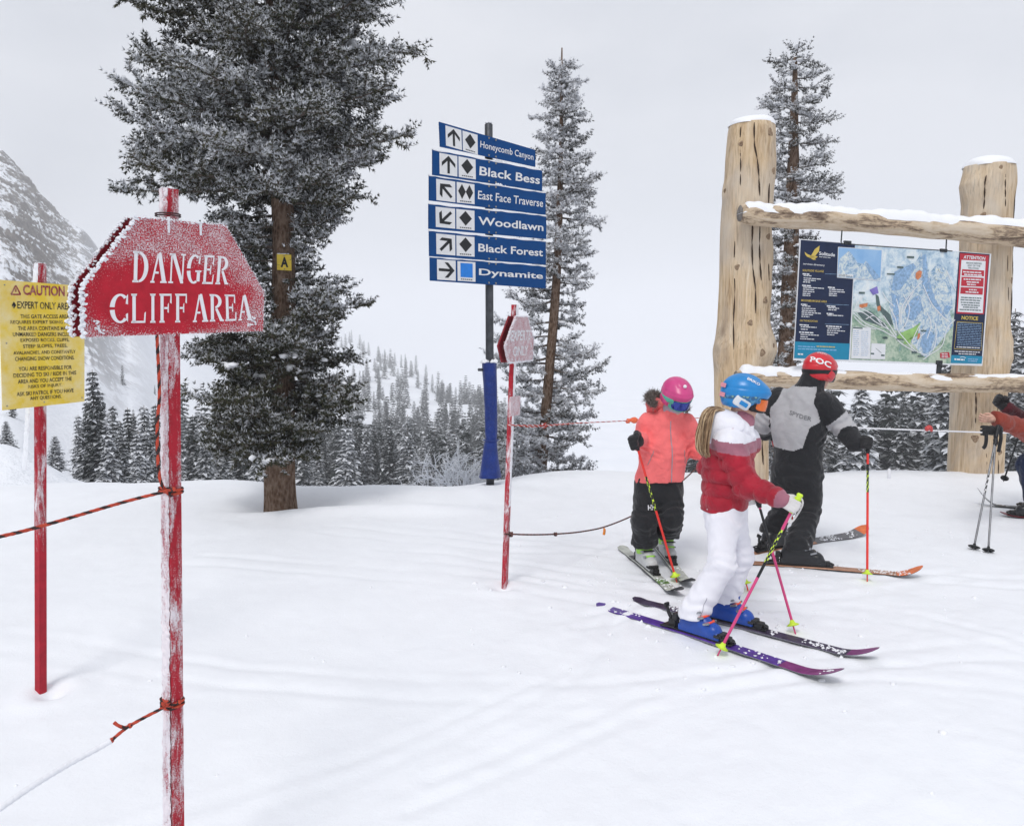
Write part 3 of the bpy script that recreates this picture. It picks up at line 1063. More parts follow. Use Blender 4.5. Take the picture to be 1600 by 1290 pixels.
for cx, cY, n in ((510, 150, 7), (545, 120, 7), (560, 180, 8), (590, 150, 8), (600, 200, 6), (620, 130, 9), (640, 170, 8), (655, 120, 8), (690, 130, 9), (700, 170, 6), (720, 140, 7), (530, 230, 7), (580, 240, 6), (650, 220, 5), (470, 140, 5), (740, 165, 5)):
    for _ in range(n):
        Yn = float(np.interp(cY, FAR_Y0, FAR_Y)); spots.append((cx + r_.gauss(0, 16), Yn * (1 + r_.gauss(0, .06)), r_.uniform(4.2, 8.0) * (Yn / cY), L_SLOPE, 'conifers on the open slope'))
for k in range(36):
    px = 520 + 330 * (k + r_.random()) / 36
    Y = np.interp(px, [520, 600, 640, 740, 850], [830, 620, 530, 340, 250])
    spots.append((px, float(Y) * r_.uniform(.93, 1.0), r_.uniform(8, 15), L_RIDGE, 'conifers along the ridge'))
for k in range(34):
    px = r_.uniform(515, 700)
    Y0_ = float(np.interp(px, [515, 640, 700], [780, 500, 400]))
    spots.append((px, Y0_ * r_.uniform(.55, .97), r_.uniform(7, 13), 'small conifer high on the foggy slope just below the ridge', 'conifers high on the slope'))
for px, Y in ((20, 80), (35, 95), (170, 70), (205, 90), (228, 100), (250, 80), (262, 110), (15, 60), (190, 120), (240, 140)):
    spots.append((px, Y, r_.uniform(1.6, 3.2), L_CLIFF, 'small conifers under the cliff'))
for k in range(12):
    spots.append((1560 + r_.uniform(-8, 120), r_.uniform(60, 100), r_.uniform(11, 16), 'tall conifer showing past the thinner log post', 'conifers past the thinner log post'))
for k in range(9):
    px = 1385 + 105 * (k + r_.random()) / 9
    spots.append((px, r_.uniform(82, 98), r_.uniform(10.6, 12.6), 'foggy conifer top showing between the map board and the lower log rail', 'conifer tops between board and rail'))
def zone_label(px, Y, lab, grp):
    if grp == 'conifers of the forest under the lower rail':
        z = [(1200, 'behind the thick log post'), (1330, 'behind the grown-up in black'), (1400, 'beside the grown-up\'s outstretched arm'), (1475, 'between the outstretched arm and the thinner post'), (1580, 'behind the thinner log post'), (9999, 'past the thinner log post')]
        return ('front-rank' if Y < 58 else 'farther') + ' snow-dusted forest conifer ' + next(t for m_, t in z if px < m_)
    if grp == 'conifers of the forest band':
        z = [(400, 'between the danger sign and the big fir'), (470, 'right behind the big fir\'s trunk'), (560, 'just past the big fir\'s trunk'), (650, 'between the big fir and the blue pad'), (9999, 'close to the blue pad')]
        return ('near' if Y < 66 else 'farther') + ' dark conifer of the forest band ' + next(t for m_, t in z if px < m_)
    if grp == 'conifers on the open slope':
        z = [(540, 'beside the big fir'), (580, 'a little past the big fir'), (625, 'at the middle of the slope'), (670, 'below the middle of the ridge'), (9999, 'near the blue pad')]
        return 'sparse conifer ' + ('low' if Y < 175 else 'high') + ' on the white slope ' + next(t for m_, t in z if px < m_)
    if grp == 'conifers high on the slope':
        z = [(560, 'nearest the big fir'), (600, 'a third of the way to the blue pad'), (650, 'midway from the big fir to the blue pad'), (9999, 'closest to the blue pad')]
        return 'small conifer high on the foggy slope, ' + next(t for m_, t in z if px < m_)
    return lab
ORD = ['first', 'second', 'third'] + ['%dth' % i for i in range(4, 40)]
for gname, tail in (('conifers along the ridge', 'conifer along the foggy ridge line counted from the big fir'), ('conifers past the thinner log post', 'tall conifer past the thinner log post, counted from the post'), ('conifer tops between board and rail', 'conifer top between map board and lower rail, counting from the red helmet'),
                    ('small conifers under the cliff', 'tiny conifer under the rock cliff, counted from the yellow sign')):
    ii = sorted((i for i, q in enumerate(spots) if q[4] == gname), key=lambda i: spots[i][0])
    for n_, i in enumerate(ii):
        q = spots[i]
        spots[i] = (q[0], q[1], q[2], ORD[n_] + ' ' + tail, q[4])
spots = [(px, Y, h, zone_label(px, Y, lab, grp), grp) for px, Y, h, lab, grp in spots]
for px, Y, h, lab, grp in spots:
    kd = r_.randrange(4) if grp != 'conifers on the open slope' and grp != 'conifers along the ridge' else r_.choice((0, 2, 2, 1))
    if Y < 75 and grp != 'x' and grp != 'small conifers under the cliff':
        plant(px, Y, h, r_.choice((0, 1, 3, 4, 1, 3)) if px > 1000 else r_.randrange(6), lab, grp, r_, True)
    else:
        plant(px, Y, h, kd, lab, grp, r_)
print('single far trees', len(spots))
# the rest of the woods as one mass
LOW = []
for sd, wid, fr in ((21, .16, -.10), (22, .20, 0.0), (23, .13, -.16), (24, .17, .10)):
    LOW.append(forest_tree(sd, 10, 6, wid, .13, .5, fr))
VV, FF, TT = [], [], []
mass = []
for _ in range(220):
    mass.append((r_.uniform(1080, 1750), math.exp(r_.uniform(math.log(62), math.log(150))), r_.uniform(5.5, 9.5)))
for _ in range(190):
    mass.append((r_.uniform(265, 780), math.exp(r_.uniform(math.log(58), math.log(120))), r_.uniform(4, 7)))
for _ in range(640):
    px = r_.uniform(470, 800)
    Y = math.exp(r_.uniform(math.log(115), math.log(480)))
    mass.append((px, Y, r_.uniform(4, 7) * (1 + Y / 600)))
for px, Y, h in mass:
    x = (px - 800) / FOC * Y
    if (480 < px < 780) and fbm(np.array([px / 38.0]), np.array([math.log(Y) * 7.0]), 2, 5)[0] < (.10 if Y > 110 else -.4):
        continue
    z = float(farz(np.array([x]), np.array([Y]))[0]) - .02 * h
    V, F, T = LOW[r_.randrange(4)]
    a = r_.random() * 6.28
    R = np.array([[math.cos(a), -math.sin(a), 0], [math.sin(a), math.cos(a), 0], [0, 0, 1]]) * h
    VV.append(V @ R.T + np.array([x, Y, z])); FF.append(F); TT.append(T)
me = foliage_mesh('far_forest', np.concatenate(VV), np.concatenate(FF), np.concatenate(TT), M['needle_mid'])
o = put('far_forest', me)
tag(o, 'far forest beyond the nearer conifers, grey with snow', None, None, 'stuff')
print('mass tris', len(me.polygons))

# --- small frosted shrub and saplings
def shrub(base, h, seed, label):
    rng = np.random.default_rng(seed)
    A, B, R1, R2 = [], [], [], []
    def grow(p, d, l, r, depth):
        q = p
        for k in range(4):
            d = d + rng.normal(size=3) * .16; d /= np.linalg.norm(d)
            n = q + d * l / 4
            A.append(q); B.append(n); R1.append(r); R2.append(r * .85)
            q = n
            if depth < 4 and rng.random() < .95:
                e = d + rng.normal(size=3) * .75; e[2] += .1; e /= np.linalg.norm(e)
                grow(q, e, l * .62, r * .66, depth + 1)
    t = thing('frosted_shrub', label, 'shrub', tuple(base))
    for _ in range(7):
        d = np.array([rng.normal() * .5, rng.normal() * .5, 1.0]); d /= np.linalg.norm(d)
        grow(np.array(base), d, h * .5, .017, 0)
    v, f = sticks(np.array(A), np.array(B), np.array(R1), np.array(R2))
    part('twigs', v, f, M['rime'], t)
shrub(W(715, 790, 12.8), 1.25, 8, 'bare shrub thick with white rime, beside the blue pole pad')
# ------------------------------------------------------------------ the red and yellow warning signs
RED = (.42, .012, .028)
M['red_post'] = frosted_paint('red_paint_frosted', RED, .275, 260, None, True)
M['red_clean'] = plain('red_paint', RED, .5, .25, 30, .2, 120)
M['red_dark'] = plain('dark_red_board_edge', (.22, .012, .022), .6, .3, 40, .3)
M['white_paint'] = plain('white_letter_paint', (.84, .84, .87), .65, .04, 60, .2, 200)
M['black_print'] = plain('black_print', (.018, .018, .022), .6, .3, 50)

def square_post(p0, p1, w, yaw, depth=None):
    """a square post from p0 up to p1: frame-like axes of its cross-section"""
    mb = MB()
    dx = Vector((math.cos(yaw), math.sin(yaw), 0)); dy = Vector((-math.sin(yaw), math.cos(yaw), 0))
    d = depth or w
    b = .07
    prof = [(-1 + b, -1), (1 - b, -1), (1, -1 + b), (1, 1 - b), (1 - b, 1), (-1 + b, 1), (-1, 1 - b), (-1, -1 + b)]
    n = 24
    vs = []
    for i in range(n + 1):
        c = Vector(p0).lerp(Vector(p1), i / n)
        for a, e in prof:
            vs.append(c + dx * (a * w / 2) + dy * (e * d / 2))
    k = len(prof)
    fs = [(i * k + j, i * k + (j + 1) % k, (i + 1) * k + (j + 1) % k, (i + 1) * k + j) for i in range(n) for j in range(k)]
    fs.append(tuple(n * k + j for j in range(k)))
    mb.add(vs, fs)
    return mb, dx, dy

def crust(p0, p1, side, out, w, th, seed, n=60, fade=None):
    """a crust of rime on a face: a lumpy strip from p0 to p1 (centre line on the face), side = across, out = away from the face"""
    r2 = random.Random(seed)
    p0, p1, side, out = Vector(p0), Vector(p1), Vector(side).normalized(), Vector(out).normalized()
    k = 8
    vs, fs = [], []
    for i in range(n + 1):
        c = p0.lerp(p1, i / n)
        e0, e1 = r2.uniform(.78, 1.12), r2.uniform(.78, 1.12)
        f = fade(i / n) if fade else 1
        for j in range(k + 1):
            a = j / k * 2 - 1
            h = th * f * math.sqrt(max(0, 1 - a * a)) * r2.uniform(.55, 1.35) - .0008
            vs.append(c + side * (a * w / 2 * (e1 if a > 0 else e0)) + out * h)
    for i in range(n):
        for j in range(k):
            q = i * (k + 1) + j
            fs.append((q, q + 1, q + k + 2, q + k + 1))
    return vs, fs

# stencil serif letters in a unit box: lists of polygons
def arc_band(cx, cy, ro, ri, a0, a1, n=14):
    o = [(cx + ro[0] * math.cos(math.radians(a0 + (a1 - a0) * i / n)), cy + ro[1] * math.sin(math.radians(a0 + (a1 - a0) * i / n))) for i in range(n + 1)]
    q = [(cx + ri[0] * math.cos(math.radians(a0 + (a1 - a0) * i / n)), cy + ri[1] * math.sin(math.radians(a0 + (a1 - a0) * i / n))) for i in range(n + 1)]
    return [[o[i], o[i + 1], q[i + 1], q[i]] for i in range(n)]
def rc(x0, y0, x1, y1):
    return [(x0, y0), (x1, y0), (x1, y1), (x0, y1)]
def stem(x0, x1, s=.09):
    return [rc(x0, .03, x1, .97), [(x0 - s, 0), (x1 + s, 0), (x1 + s * .6, .07), (x0 - s * .6, .07)], [(x0 - s * .6, .93), (x1 + s * .6, .93), (x1 + s, 1), (x0 - s, 1)]]
STENCIL = {
    'D': stem(.1, .3) + arc_band(.36, .5, (.6, .5), (.36, .43), -84, 84),
    'A': [[(.0, 0), (.26, 0), (.24, .06), (.02, .06)], [(.08, .05), (.17, .05), (.46, .9), (.40, .98)], [(.48, 1), (.6, 1), (.94, .05), (.70, .05), (.42, .9)], [(.6, 0), (1, 0), (.98, .06), (.62, .06)], rc(.27, .30, .48, .37)],
    'N': [rc(.1, .05, .18, .92), rc(.0, 0, .28, .06), [(.0, .94), (.26, .94), (.30, 1), (.0, 1)], [(.14, 1), (.34, 1), (.92, .06), (.92, 0), (.76, 0), (.22, .84)], rc(.83, .12, .91, .95), rc(.72, .94, 1, 1)],
    'G': arc_band(.52, .5, (.5, .5), (.27, .43), 58, 178) + arc_band(.52, .5, (.5, .5), (.27, .43), 188, 296) + [rc(.72, .08, .92, .42), rc(.60, .40, 1, .46), [(.78, .7), (.88, .68), (.88, .98), (.82, .94)]],
    'E': stem(.1, .3) + [rc(.36, .93, .86, 1), [(.78, .7), (.88, .66), (.88, 1), (.82, .95)], rc(.36, .47, .64, .54), [(.60, .36), (.68, .34), (.68, .68), (.62, .62)], rc(.36, 0, .9, .07), [(.84, .05), (.92, 0), (.95, .34), (.88, .32)]],
    'R': stem(.1, .3) + arc_band(.36, .74, (.5, .26), (.28, .19), -82, 84) + [[(.40, .46), (.56, .48), (.92, .06), (1.0, .06), (1.0, 0), (.74, 0)]],
    'C': arc_band(.55, .5, (.54, .5), (.30, .43), 50, 174) + arc_band(.55, .5, (.54, .5), (.30, .43), 186, 312) + [[(.84, .66), (.95, .64), (.95, .98), (.88, .92)], [(.84, .3), (.95, .34), (.95, .04), (.88, .1)]],
    'L': stem(.1, .3) + [rc(.36, 0, .9, .07), [(.84, .05), (.92, 0), (.96, .38), (.88, .34)]],
    'I': stem(.35, .65, .16),
    'F': stem(.1, .3) + [rc(.36, .93, .86, 1), [(.78, .7), (.88, .66), (.88, 1), (.82, .95)], rc(.36, .47, .64, .54), [(.60, .36), (.68, .34), (.68, .68), (.62, .62)]],
}
def stencil(mb, frame, s, bl, br, tl, tr, lift, gaps):
    """letters s between four photograph points; gaps: (x0, x1) of each letter in 0..1 along the line"""
    a, b, c, d = [on_plane(frame, *q) for q in (bl, br, tl, tr)]
    for ch, (g0, g1) in zip(s, gaps):
        for poly in STENCIL[ch]:
            q = []
            for x, y in poly:
                x = g0 + (g1 - g0) * x
                q.append((a + (b - a) * x) * (1 - y) + (c + (d - c) * x) * y)
            n = len(q)
            if sum(q[i].x * q[(i + 1) % n].y - q[(i + 1) % n].x * q[i].y for i in range(n)) < 0:
                q.reverse()
            mb.prism([(p.x, p.y) for p in q], frame, -.001, lift)

def spread(n, widths, sp):
    tot = sum(widths) + sp * (n - 1)
    x, out = 0, []
    for w in widths:
        out.append((x / tot, (x + w) / tot)); x += w + sp
    return out

# --- DANGER CLIFF AREA
DY = 2.42
YAW = math.radians(57)
post_c = W(265, 420, DY)
_a, _b = W(264, 296, DY), W(270, 1200, DY)
base = _a + (_b - _a) * ((_a.z - gz(_b.x, DY)) / (_a.z - _b.z))
dang = thing('danger_sign', 'big red stencilled danger sign, frosted, on the nearest red post', 'sign', tuple(base))
ptop = W(264, 296, DY)
mb, dx, dy = square_post(base - Vector((0, 0, .35)), ptop, .039, YAW, .040)
mb.build('post', M['red_post'], dang)
left_n = -dx                      # the post's frosted end face looks this way
pc0, pc1 = base + left_n * .0195, ptop + left_n * .0195
mbr = MB()
v, f = crust(pc0 + Vector((0, 0, .12)), pc1, dy, left_n, .040, .007, 3, 220)
mbr.add(v, f)
mbr.m = [1] * len(mbr.f)
mbr.lumps([ptop + Vector((rnd.uniform(-.018, .014), rnd.uniform(-.018, .018), .002)) for _ in range(14)], [rnd.uniform(.004, .008) for _ in range(14)], 5)
M['rime_thin'] = frosted_paint('thin_rime_on_red', (.50, .10, .14), .42, 240, None, True)
o = mbr.build('rime_crust', [M['rime'], M['rime_thin']], dang, False); o['kind'] = 'stuff'
fr_o = post_c - dy * .012
DF = frame_of(fr_o - dy * .019, dx, ptop - base)
outline = [(130, 527), (129, 448), (214, 339), (353, 352), (413, 456), (411, 517)]
poly = [tuple(on_plane(DF, *q)) for q in outline]
cu = on_plane(DF, 268, 462)
M['danger_face'] = frosted_paint('danger_red_face', (.50, .012, .03), .195, 230, (cu.x - .02, cu.y - .005, .27, .105))
mb = MB(); mb.prism(poly, Matrix.Identity(4), -.011, 0)
mb.build('front_panel', [M['danger_face']], dang, frame=DF)
BF = DF @ Matrix.Translation((0, 0, -.040 - .021))
mb = MB(); mb.prism(poly, Matrix.Identity(4), -.0, .011)
mb.build('back_panel', [M['red_dark']], dang, frame=BF)
ml = MB()
stencil(ml, DF, 'DANGER', (206, 441), (356, 444.5), (207, 392), (360, 401), .0015, spread(6, [1.15, 1.2, 1.2, 1.15, .95, 1.1], .13))
stencil(ml, DF, 'CLIFF', (171, 505), (294, 503.5), (171, 459), (294, 459), .0015, spread(5, [1.25, 1.05, .62, 1.0, 1.0], .14))
stencil(ml, DF, 'AREA', (301, 503.4), (394, 500), (301, 459), (392, 461), .0015, spread(4, [1.1, 1.05, .92, 1.1], .10))
o = ml.build('lettering', M['white_paint'], dang)
# rime along the edges of both panels
mbr = MB()
def edge_rime(P, frame, zoff, th, seed, segs, inset=0.0):
    r2 = random.Random(seed)
    for a, b, k in segs:
        A, B = Vector((*P[a], zoff)), Vector((*P[b], zoff))
        n = int((B - A).length / .0013)
        pts = [frame @ (A.lerp(B, (i + r2.random()) / n) + Vector((r2.gauss(0, .0030), r2.gauss(0, .0030), r2.gauss(0, .0048)))) for i in range(n)]
        mbr.lumps(pts, [th * k * r2.uniform(.22, .68) for _ in pts], seed + a, 0, 1, .85)
edge_rime(poly, DF, -.002, .0062, 2, [(0, 1, 1.5), (1, 2, 1.35), (2, 3, .75), (3, 4, .6), (4, 5, .55), (5, 0, .45)])
edge_rime(poly, BF, .004, .0062, 4, [(0, 1, 1.7), (1, 2, 1.2), (2, 3, .8)])
for px_, py_, l_ in ((263, 342, 22), (313, 350, 18)):          # two rime drips below the tie wire
    a = on_plane(DF, px_, py_ - 3); b = on_plane(DF, px_ + 1, py_ + l_)
    v, f = crust(DF @ Vector((a.x, a.y, 0)), DF @ Vector((b.x, b.y, 0)), dx, -dy, .010, .006, int(px_), 26, lambda t: 1.2 - t)
    mbr.add(v, f)
for px_, py_ in ((153, 512), (150, 503), (158, 517), (396, 497), (390, 508), (398, 504)):
    a = on_plane(DF, px_, py_)
    mbr.lumps([DF @ Vector((a.x + rnd.gauss(0, .004), a.y + rnd.gauss(0, .003), .001)) for _ in range(5)], [.0045] * 5, int(px_), 0, 1, .6)
o = mbr.build('edge_rime', M['rime'], dang, False); o['kind'] = 'stuff'
M['wire'] = plain('dark_tie_wire', (.06, .03, .03), .5, .3, 60)
mb = MB()
zc = W(265, 338, DY).z
for dz in (0, .006):
    mb.tube([post_c.xy.to_3d() + Vector((0, 0, zc + dz)) + dx * (math.cos(a) * .036) + dy * (math.sin(a) * .034) for a in np.linspace(0, 2 * PI, 17)], .0022, 5)
mb.build('tie_wire', M['wire'], dang)

# --- CAUTION, yellow
cb = G(60, 1080)
caut = thing('caution_sign', 'yellow caution notice with black lettering on the leftmost red post', 'sign', tuple(cb))
CYAW = math.radians(66)
ct = W(62.5, 412, cb.y)
mb, cx_, cy_ = square_post(cb - Vector((0, 0, .3)), ct, .042, CYAW, .038)
M['red_clean2'] = frosted_paint('red_paint_clean_foot', RED, -.05, 260, None, True)
nf = len(mb.f)
mb.m = [1 if (sum((mb.v[i].z for i in f), 0) / len(f)) < cb.z + (ct.z - cb.z) * .36 else 0 for f in mb.f]
mb.build('post', [M['red_post'], M['red_clean2']], caut)
mbr = MB()
H_ = ct.z - cb.z
v, f = crust(cb - cx_ * .021 + Vector((0, 0, H_ * .53)), ct - cx_ * .021, cy_, -cx_, .037, .006, 13, 90)
mbr.add(v, f)
mbr.lumps([ct + Vector((rnd.uniform(-.02, .02), rnd.uniform(-.02, .02), .003)) for _ in range(10)], [rnd.uniform(.004, .008) for _ in range(10)], 6)
o = mbr.build('rime_crust', M['rime'], caut, False); o['kind'] = 'stuff'
pm = W(62, 540, cb.y)
CF = frame_of(pm - cy_ * .036, cx_, ct - cb)
cpoly = [tuple(on_plane(CF, *q)) for q in [(4, 641), (-2, 437), (132, 447), (132, 627)]]
t = NT('yellow_sign_enamel')
base_y = t.ramp(t.noise(6, 5), [(.3, (.76, .53, .035)), (.7, (.86, .64, .06))])
x = t.sep(t.co())
fr_ = t.math('ADD', t.noise(12, 5, .65), t.math('MULTIPLY', t.math('ABSOLUTE', x[0]), .9))
col = t.mix(t.ramp(fr_, [(.5, 0.0), (.85, .55)]), base_y, (.78, .72, .56))
col = t.mix(t.math('MULTIPLY', t.ramp(t.noise(300, 2), [(.6, 0.0), (.75, 1.0)]), .25), col, SNOWC)
M['yellow_enamel'] = t.done(col, .5, .3)
mb = MB(); mb.prism(cpoly, Matrix.Identity(4), -.004, 0)
mb.build('panel', M['yellow_enamel'], caut, frame=CF)
M['worn_print'] = None
t = NT('worn_black_print')
wf = t.ramp(t.noise(26, 4, .7), [(.50, 0.0), (.68, .75)])
M['worn_print'] = t.done(t.mix(wf, (.02, .02, .025), (.50, .40, .14)), .6)
t = NT('worn_red_print')
wf = t.ramp(t.noise(40, 4, .7), [(.45, 0.0), (.65, .6)])
M['worn_red'] = t.done(t.mix(wf, (.28, .03, .05), (.60, .42, .28)), .6)
ml = MB()
def cline(s, x0, x1, y0, y1, h, m=0, bold=.012):
    # (x0, y0) .. (x1, y1): the line's base; h: its height in photograph pixels
    text_on(ml, CF, s, (x0, y0), (x1, y1), (x0 - .3, y0 - h), .0014, m, bold)
cline('CAUTION', 36, 101, 461, 463, 16.5, 1, .03)
for a, b, c_ in ((17, 460, 15), (105, 462.5, 15)):
    for q0, q1 in (((a, b), (a + c_, b)), ((a, b), (a + c_ / 2, b - 14)), ((a + c_, b), (a + c_ / 2, b - 14)), ((a + c_ / 2, b - 9), (a + c_ / 2, b - 4))):
        ribbon(ml, CF, [on_plane(CF, *q0), on_plane(CF, *q1)], .007, .0014, 1)
cline('EXPERT ONLY AREA', 27, 111, 482, 484, 11.5)
flat(ml, CF, [(18, 477), (21.5, 471), (25, 477), (21.5, 482.5)], .0014)
for s, x0, x1, y0, y1 in (('THIS GATE ACCESS AREA', 32, 108, 497.5, 497.5), ('REQUIRES EXPERT SKIING ABILITY.', 16, 124, 506.8, 506.5), ('THE AREA CONTAINS MANY', 28, 112, 516, 515.8), ('UNMARKED DANGERS INCLUDING', 20, 123, 525.5, 525), ('EXPOSED ROCKS, CLIFFS,', 32, 108, 535, 534), ('STEEP SLOPES, TREES,', 36, 105, 544.5, 543), ('AVALANCHES, AND CONSTANTLY', 21, 118, 555, 552.5), ('CHANGING SNOW CONDITIONS.', 23.5, 116, 564, 561.5),
                          ('YOU ARE RESPONSIBLE FOR', 29, 112, 579.5, 576.5), ('DECIDING TO SKI / RIDE IN THIS', 21, 119, 590, 585), ('AREA AND YOU ACCEPT THE', 28, 112, 599.5, 594.5), ('RISKS OF INJURY.', 44, 97, 608, 604.5), ('ASK SKI PATROL IF YOU HAVE', 26, 115, 619, 612.5), ('ANY QUESTIONS.', 47, 96, 626, 622.5)):
    cline(s, x0, x1, y0, y1, 6.4)
ml.build('lettering', [M['worn_print'], M['worn_red']], caut)
mb = MB()
M['screw'] = plain('screw_head', (.35, .33, .28), .4, .2, 60, 0, 80, .5, .8)
for px_, py_ in ((7, 445), (10, 536), (126, 455), (128, 621), (11, 634), (70, 447), (69, 628)):
    q = on_plane(CF, px_, py_)
    bm = bmesh.new(); bmesh.ops.create_uvsphere(bm, u_segments=8, v_segments=5, radius=.004)
    mb.bm(bm, CF @ Vector((q.x, q.y, .001)))
mb.build('bolt', M['screw'], caut)

# --- EXPERTS ONLY, further back
eb = G(786, 922)
et = W(804, 476, eb.y)
expt = thing('experts_sign', 'small frost-furred red experts only sign on the leaning red post beside the blue pad', 'sign', tuple(eb))
EYAW = math.radians(73)
mb, ex, ey = square_post(eb - Vector((0, 0, .3)), et, .052, EYAW, .034)
mb.build('post', M['red_post'], expt)
mbr = MB()
v, f = crust(eb.lerp(et, .30) - ey * .022, et - ey * .022, ex, -ey, .05, .007, 23, 90)
mbr.add(v, f)
em = W(806, 530, eb.y)
EF = frame_of(em - ey * .029, ex, et - eb)
epoly = [tuple(on_plane(EF, *q)) for q in [(795, 567), (789, 541), (806, 494), (824, 494), (834, 530), (832, 563)]]
M['expert_face'] = frosted_paint('experts_red_face', (.48, .02, .04), .43, 230)
mb = MB(); mb.prism(epoly, Matrix.Identity(4), -.011, 0); mb.build('front_panel', M['expert_face'], expt, frame=EF)
EB = EF @ Matrix.Translation((0, 0, -.034 - .024))
mb = MB(); mb.prism(epoly, Matrix.Identity(4), 0, .011); mb.build('back_panel', M['red_dark'], expt, frame=EB)
edge_rime(epoly, EF, -.002, .0055, 8, [(0, 1, 1), (1, 2, 1), (2, 3, 1), (3, 4, 1.1), (4, 5, 1.1), (5, 0, 1.3)])
r2 = random.Random(4)
for _ in range(90):                                               # fur of hanging rime
    px_, py_ = r2.uniform(794, 833), r2.uniform(515, 566)
    q = on_plane(EF, px_, py_)
    c_ = EF @ Vector((q.x, q.y, .001))
    mbr.tube([c_, c_ + Vector((r2.gauss(0, .002), r2.gauss(0, .002), -.014 * r2.uniform(.6, 1.6)))], [.0032, .001], 4)
ml = MB()
text_on(ml, EF, 'EXPERTS', (797.5, 533), (828, 531), (799, 516), .002, 0, .02)
text_on(ml, EF, 'ONLY', (801, 557), (824, 555), (802, 541), .002, 0, .02)
ml.build('lettering', M['white_paint'], expt)
sp = [tuple(on_plane(EF, *q)) for q in [(798, 650), (797.5, 620), (813, 618), (812, 648)]]
M['plate_face'] = frosted_paint('small_plate_face', (.55, .08, .10), .46, 230)
mb = MB(); mb.prism(sp, Matrix.Identity(4), -.006, .002); mb.build('small_plate', M['plate_face'], expt, frame=EF)
o = mbr.build('rime_crust', M['rime'], expt, False); o['kind'] = 'stuff'

# ------------------------------------------------------------------ the blue trail signs
M['sign_blue'] = plain('trail_sign_blue', (.004, .060, .215), .55, .10, 8, .06, 60, .12)
M['sign_white'] = plain('trail_sign_white', (.78, .79, .80), .45, .06, 20)
M['sign_black'] = plain('trail_sign_black', (.02, .022, .025), .5, .3, 30)
M['sign_lblue'] = plain('trail_sign_bright_blue', (.02, .22, .72), .45, .12, 20)
M['pole_grey'] = plain('weathered_steel', (.075, .08, .09), .5, .35, 18, .2, 90, .4, .5)
TY = 9.0
tb = G(766, 766)
tb = Vector((W(766, 766, TY).x, TY, gz(W(766, 766, TY).x, TY)))
trail = thing('trail_sign', 'six blue trail name boards stacked on one steel pole', 'sign', tuple(tb))
tt = W(763.5, 195, TY)
mb = MB()
mb.tube([tb - Vector((0, 0, .4)), tb.lerp(tt, .5), tt, tt + Vector((0, 0, .015))], [.046, .045, .044, .03], 16)
mb.build('pole', M['pole_grey'], trail, True)
mb = MB()
mb.lumps([tt + Vector((rnd.uniform(-.02, .02), rnd.uniform(-.02, .02), .03)) for _ in range(6)], [.03] * 6, 2)
yawT = math.atan2(1.18, 1.12)
tdx = Vector((math.cos(yawT), math.sin(yawT), 0)); tdn = Vector((math.sin(yawT), -math.cos(yawT), 0))
pole_c = tb.lerp(tt, .7)
TF = frame_of(pole_c + tdn * .062, tdx, (0, 0, 1))
def zs2(x, y):        # from an enlargement of the photograph (offset 640,170; 4.161 times) to its pixels
    return (640 + x / 4.161, 170 + y / 4.161)
BOARDS = [
    ('Honeycomb Canyon', [(193, 85), (818, 268), (818, 378), (200, 247)], [(232, 108), (336, 139), (340, 270), (236, 240)], [(343, 142), (441, 170), (443, 300), (346, 271)], 'up', 'diamond', (458, 265), (803, 348), (460, 208)),
    ('Black Bess', [(150, 265), (862, 402), (862, 535), (150, 430)], [(193, 286), (310, 308), (310, 442), (195, 424)], [(317, 309), (428, 330), (430, 460), (319, 444)], 'up', 'diamond', (452, 432), (845, 492), (455, 374)),
    ('East Face Traverse', [(128, 434), (885, 548), (885, 690), (128, 596)], [(172, 455), (296, 474), (297, 609), (174, 594)], [(305, 475), (421, 492), (422, 621), (306, 610)], 'upleft', 'double', (443, 587), (866, 640), (445, 532)),
    ('Woodlawn', [(125, 618), (889, 697), (889, 847), (125, 780)], [(168, 636), (295, 650), (296, 780), (170, 768)], [(303, 651), (421, 663), (422, 792), (304, 781)], 'downleft', 'diamond', (446, 754), (869, 796), (446, 700)),
    ('Black Forest', [(128, 793), (886, 864), (886, 1014), (130, 957)], [(172, 810), (296, 822), (297, 954), (174, 944)], [(303, 823), (421, 834), (422, 962), (305, 955)], 'upright', 'diamond', (446, 928), (866, 960), (446, 876)),
    ('Dynamite', [(133, 964), (886, 1024), (886, 1168), (135, 1117)], [(177, 978), (299, 988), (300, 1118), (179, 1110)], [(310, 990), (427, 998), (428, 1125), (312, 1118)], 'right', 'square', (450, 1094), (866, 1118), (450, 1038)),
]
ANG = {'up': 0, 'upleft': 45, 'downleft': 135, 'upright': -45, 'right': -90}
def quad_map(frame, quad):
    a, b, c, d = [on_plane(frame, *zs2(*q)) for q in quad]      # tl, tr, br, bl
    return lambda x, y: (d + (c - d) * x) * (1 - y) + (a + (b - a) * x) * y
snowm = MB()
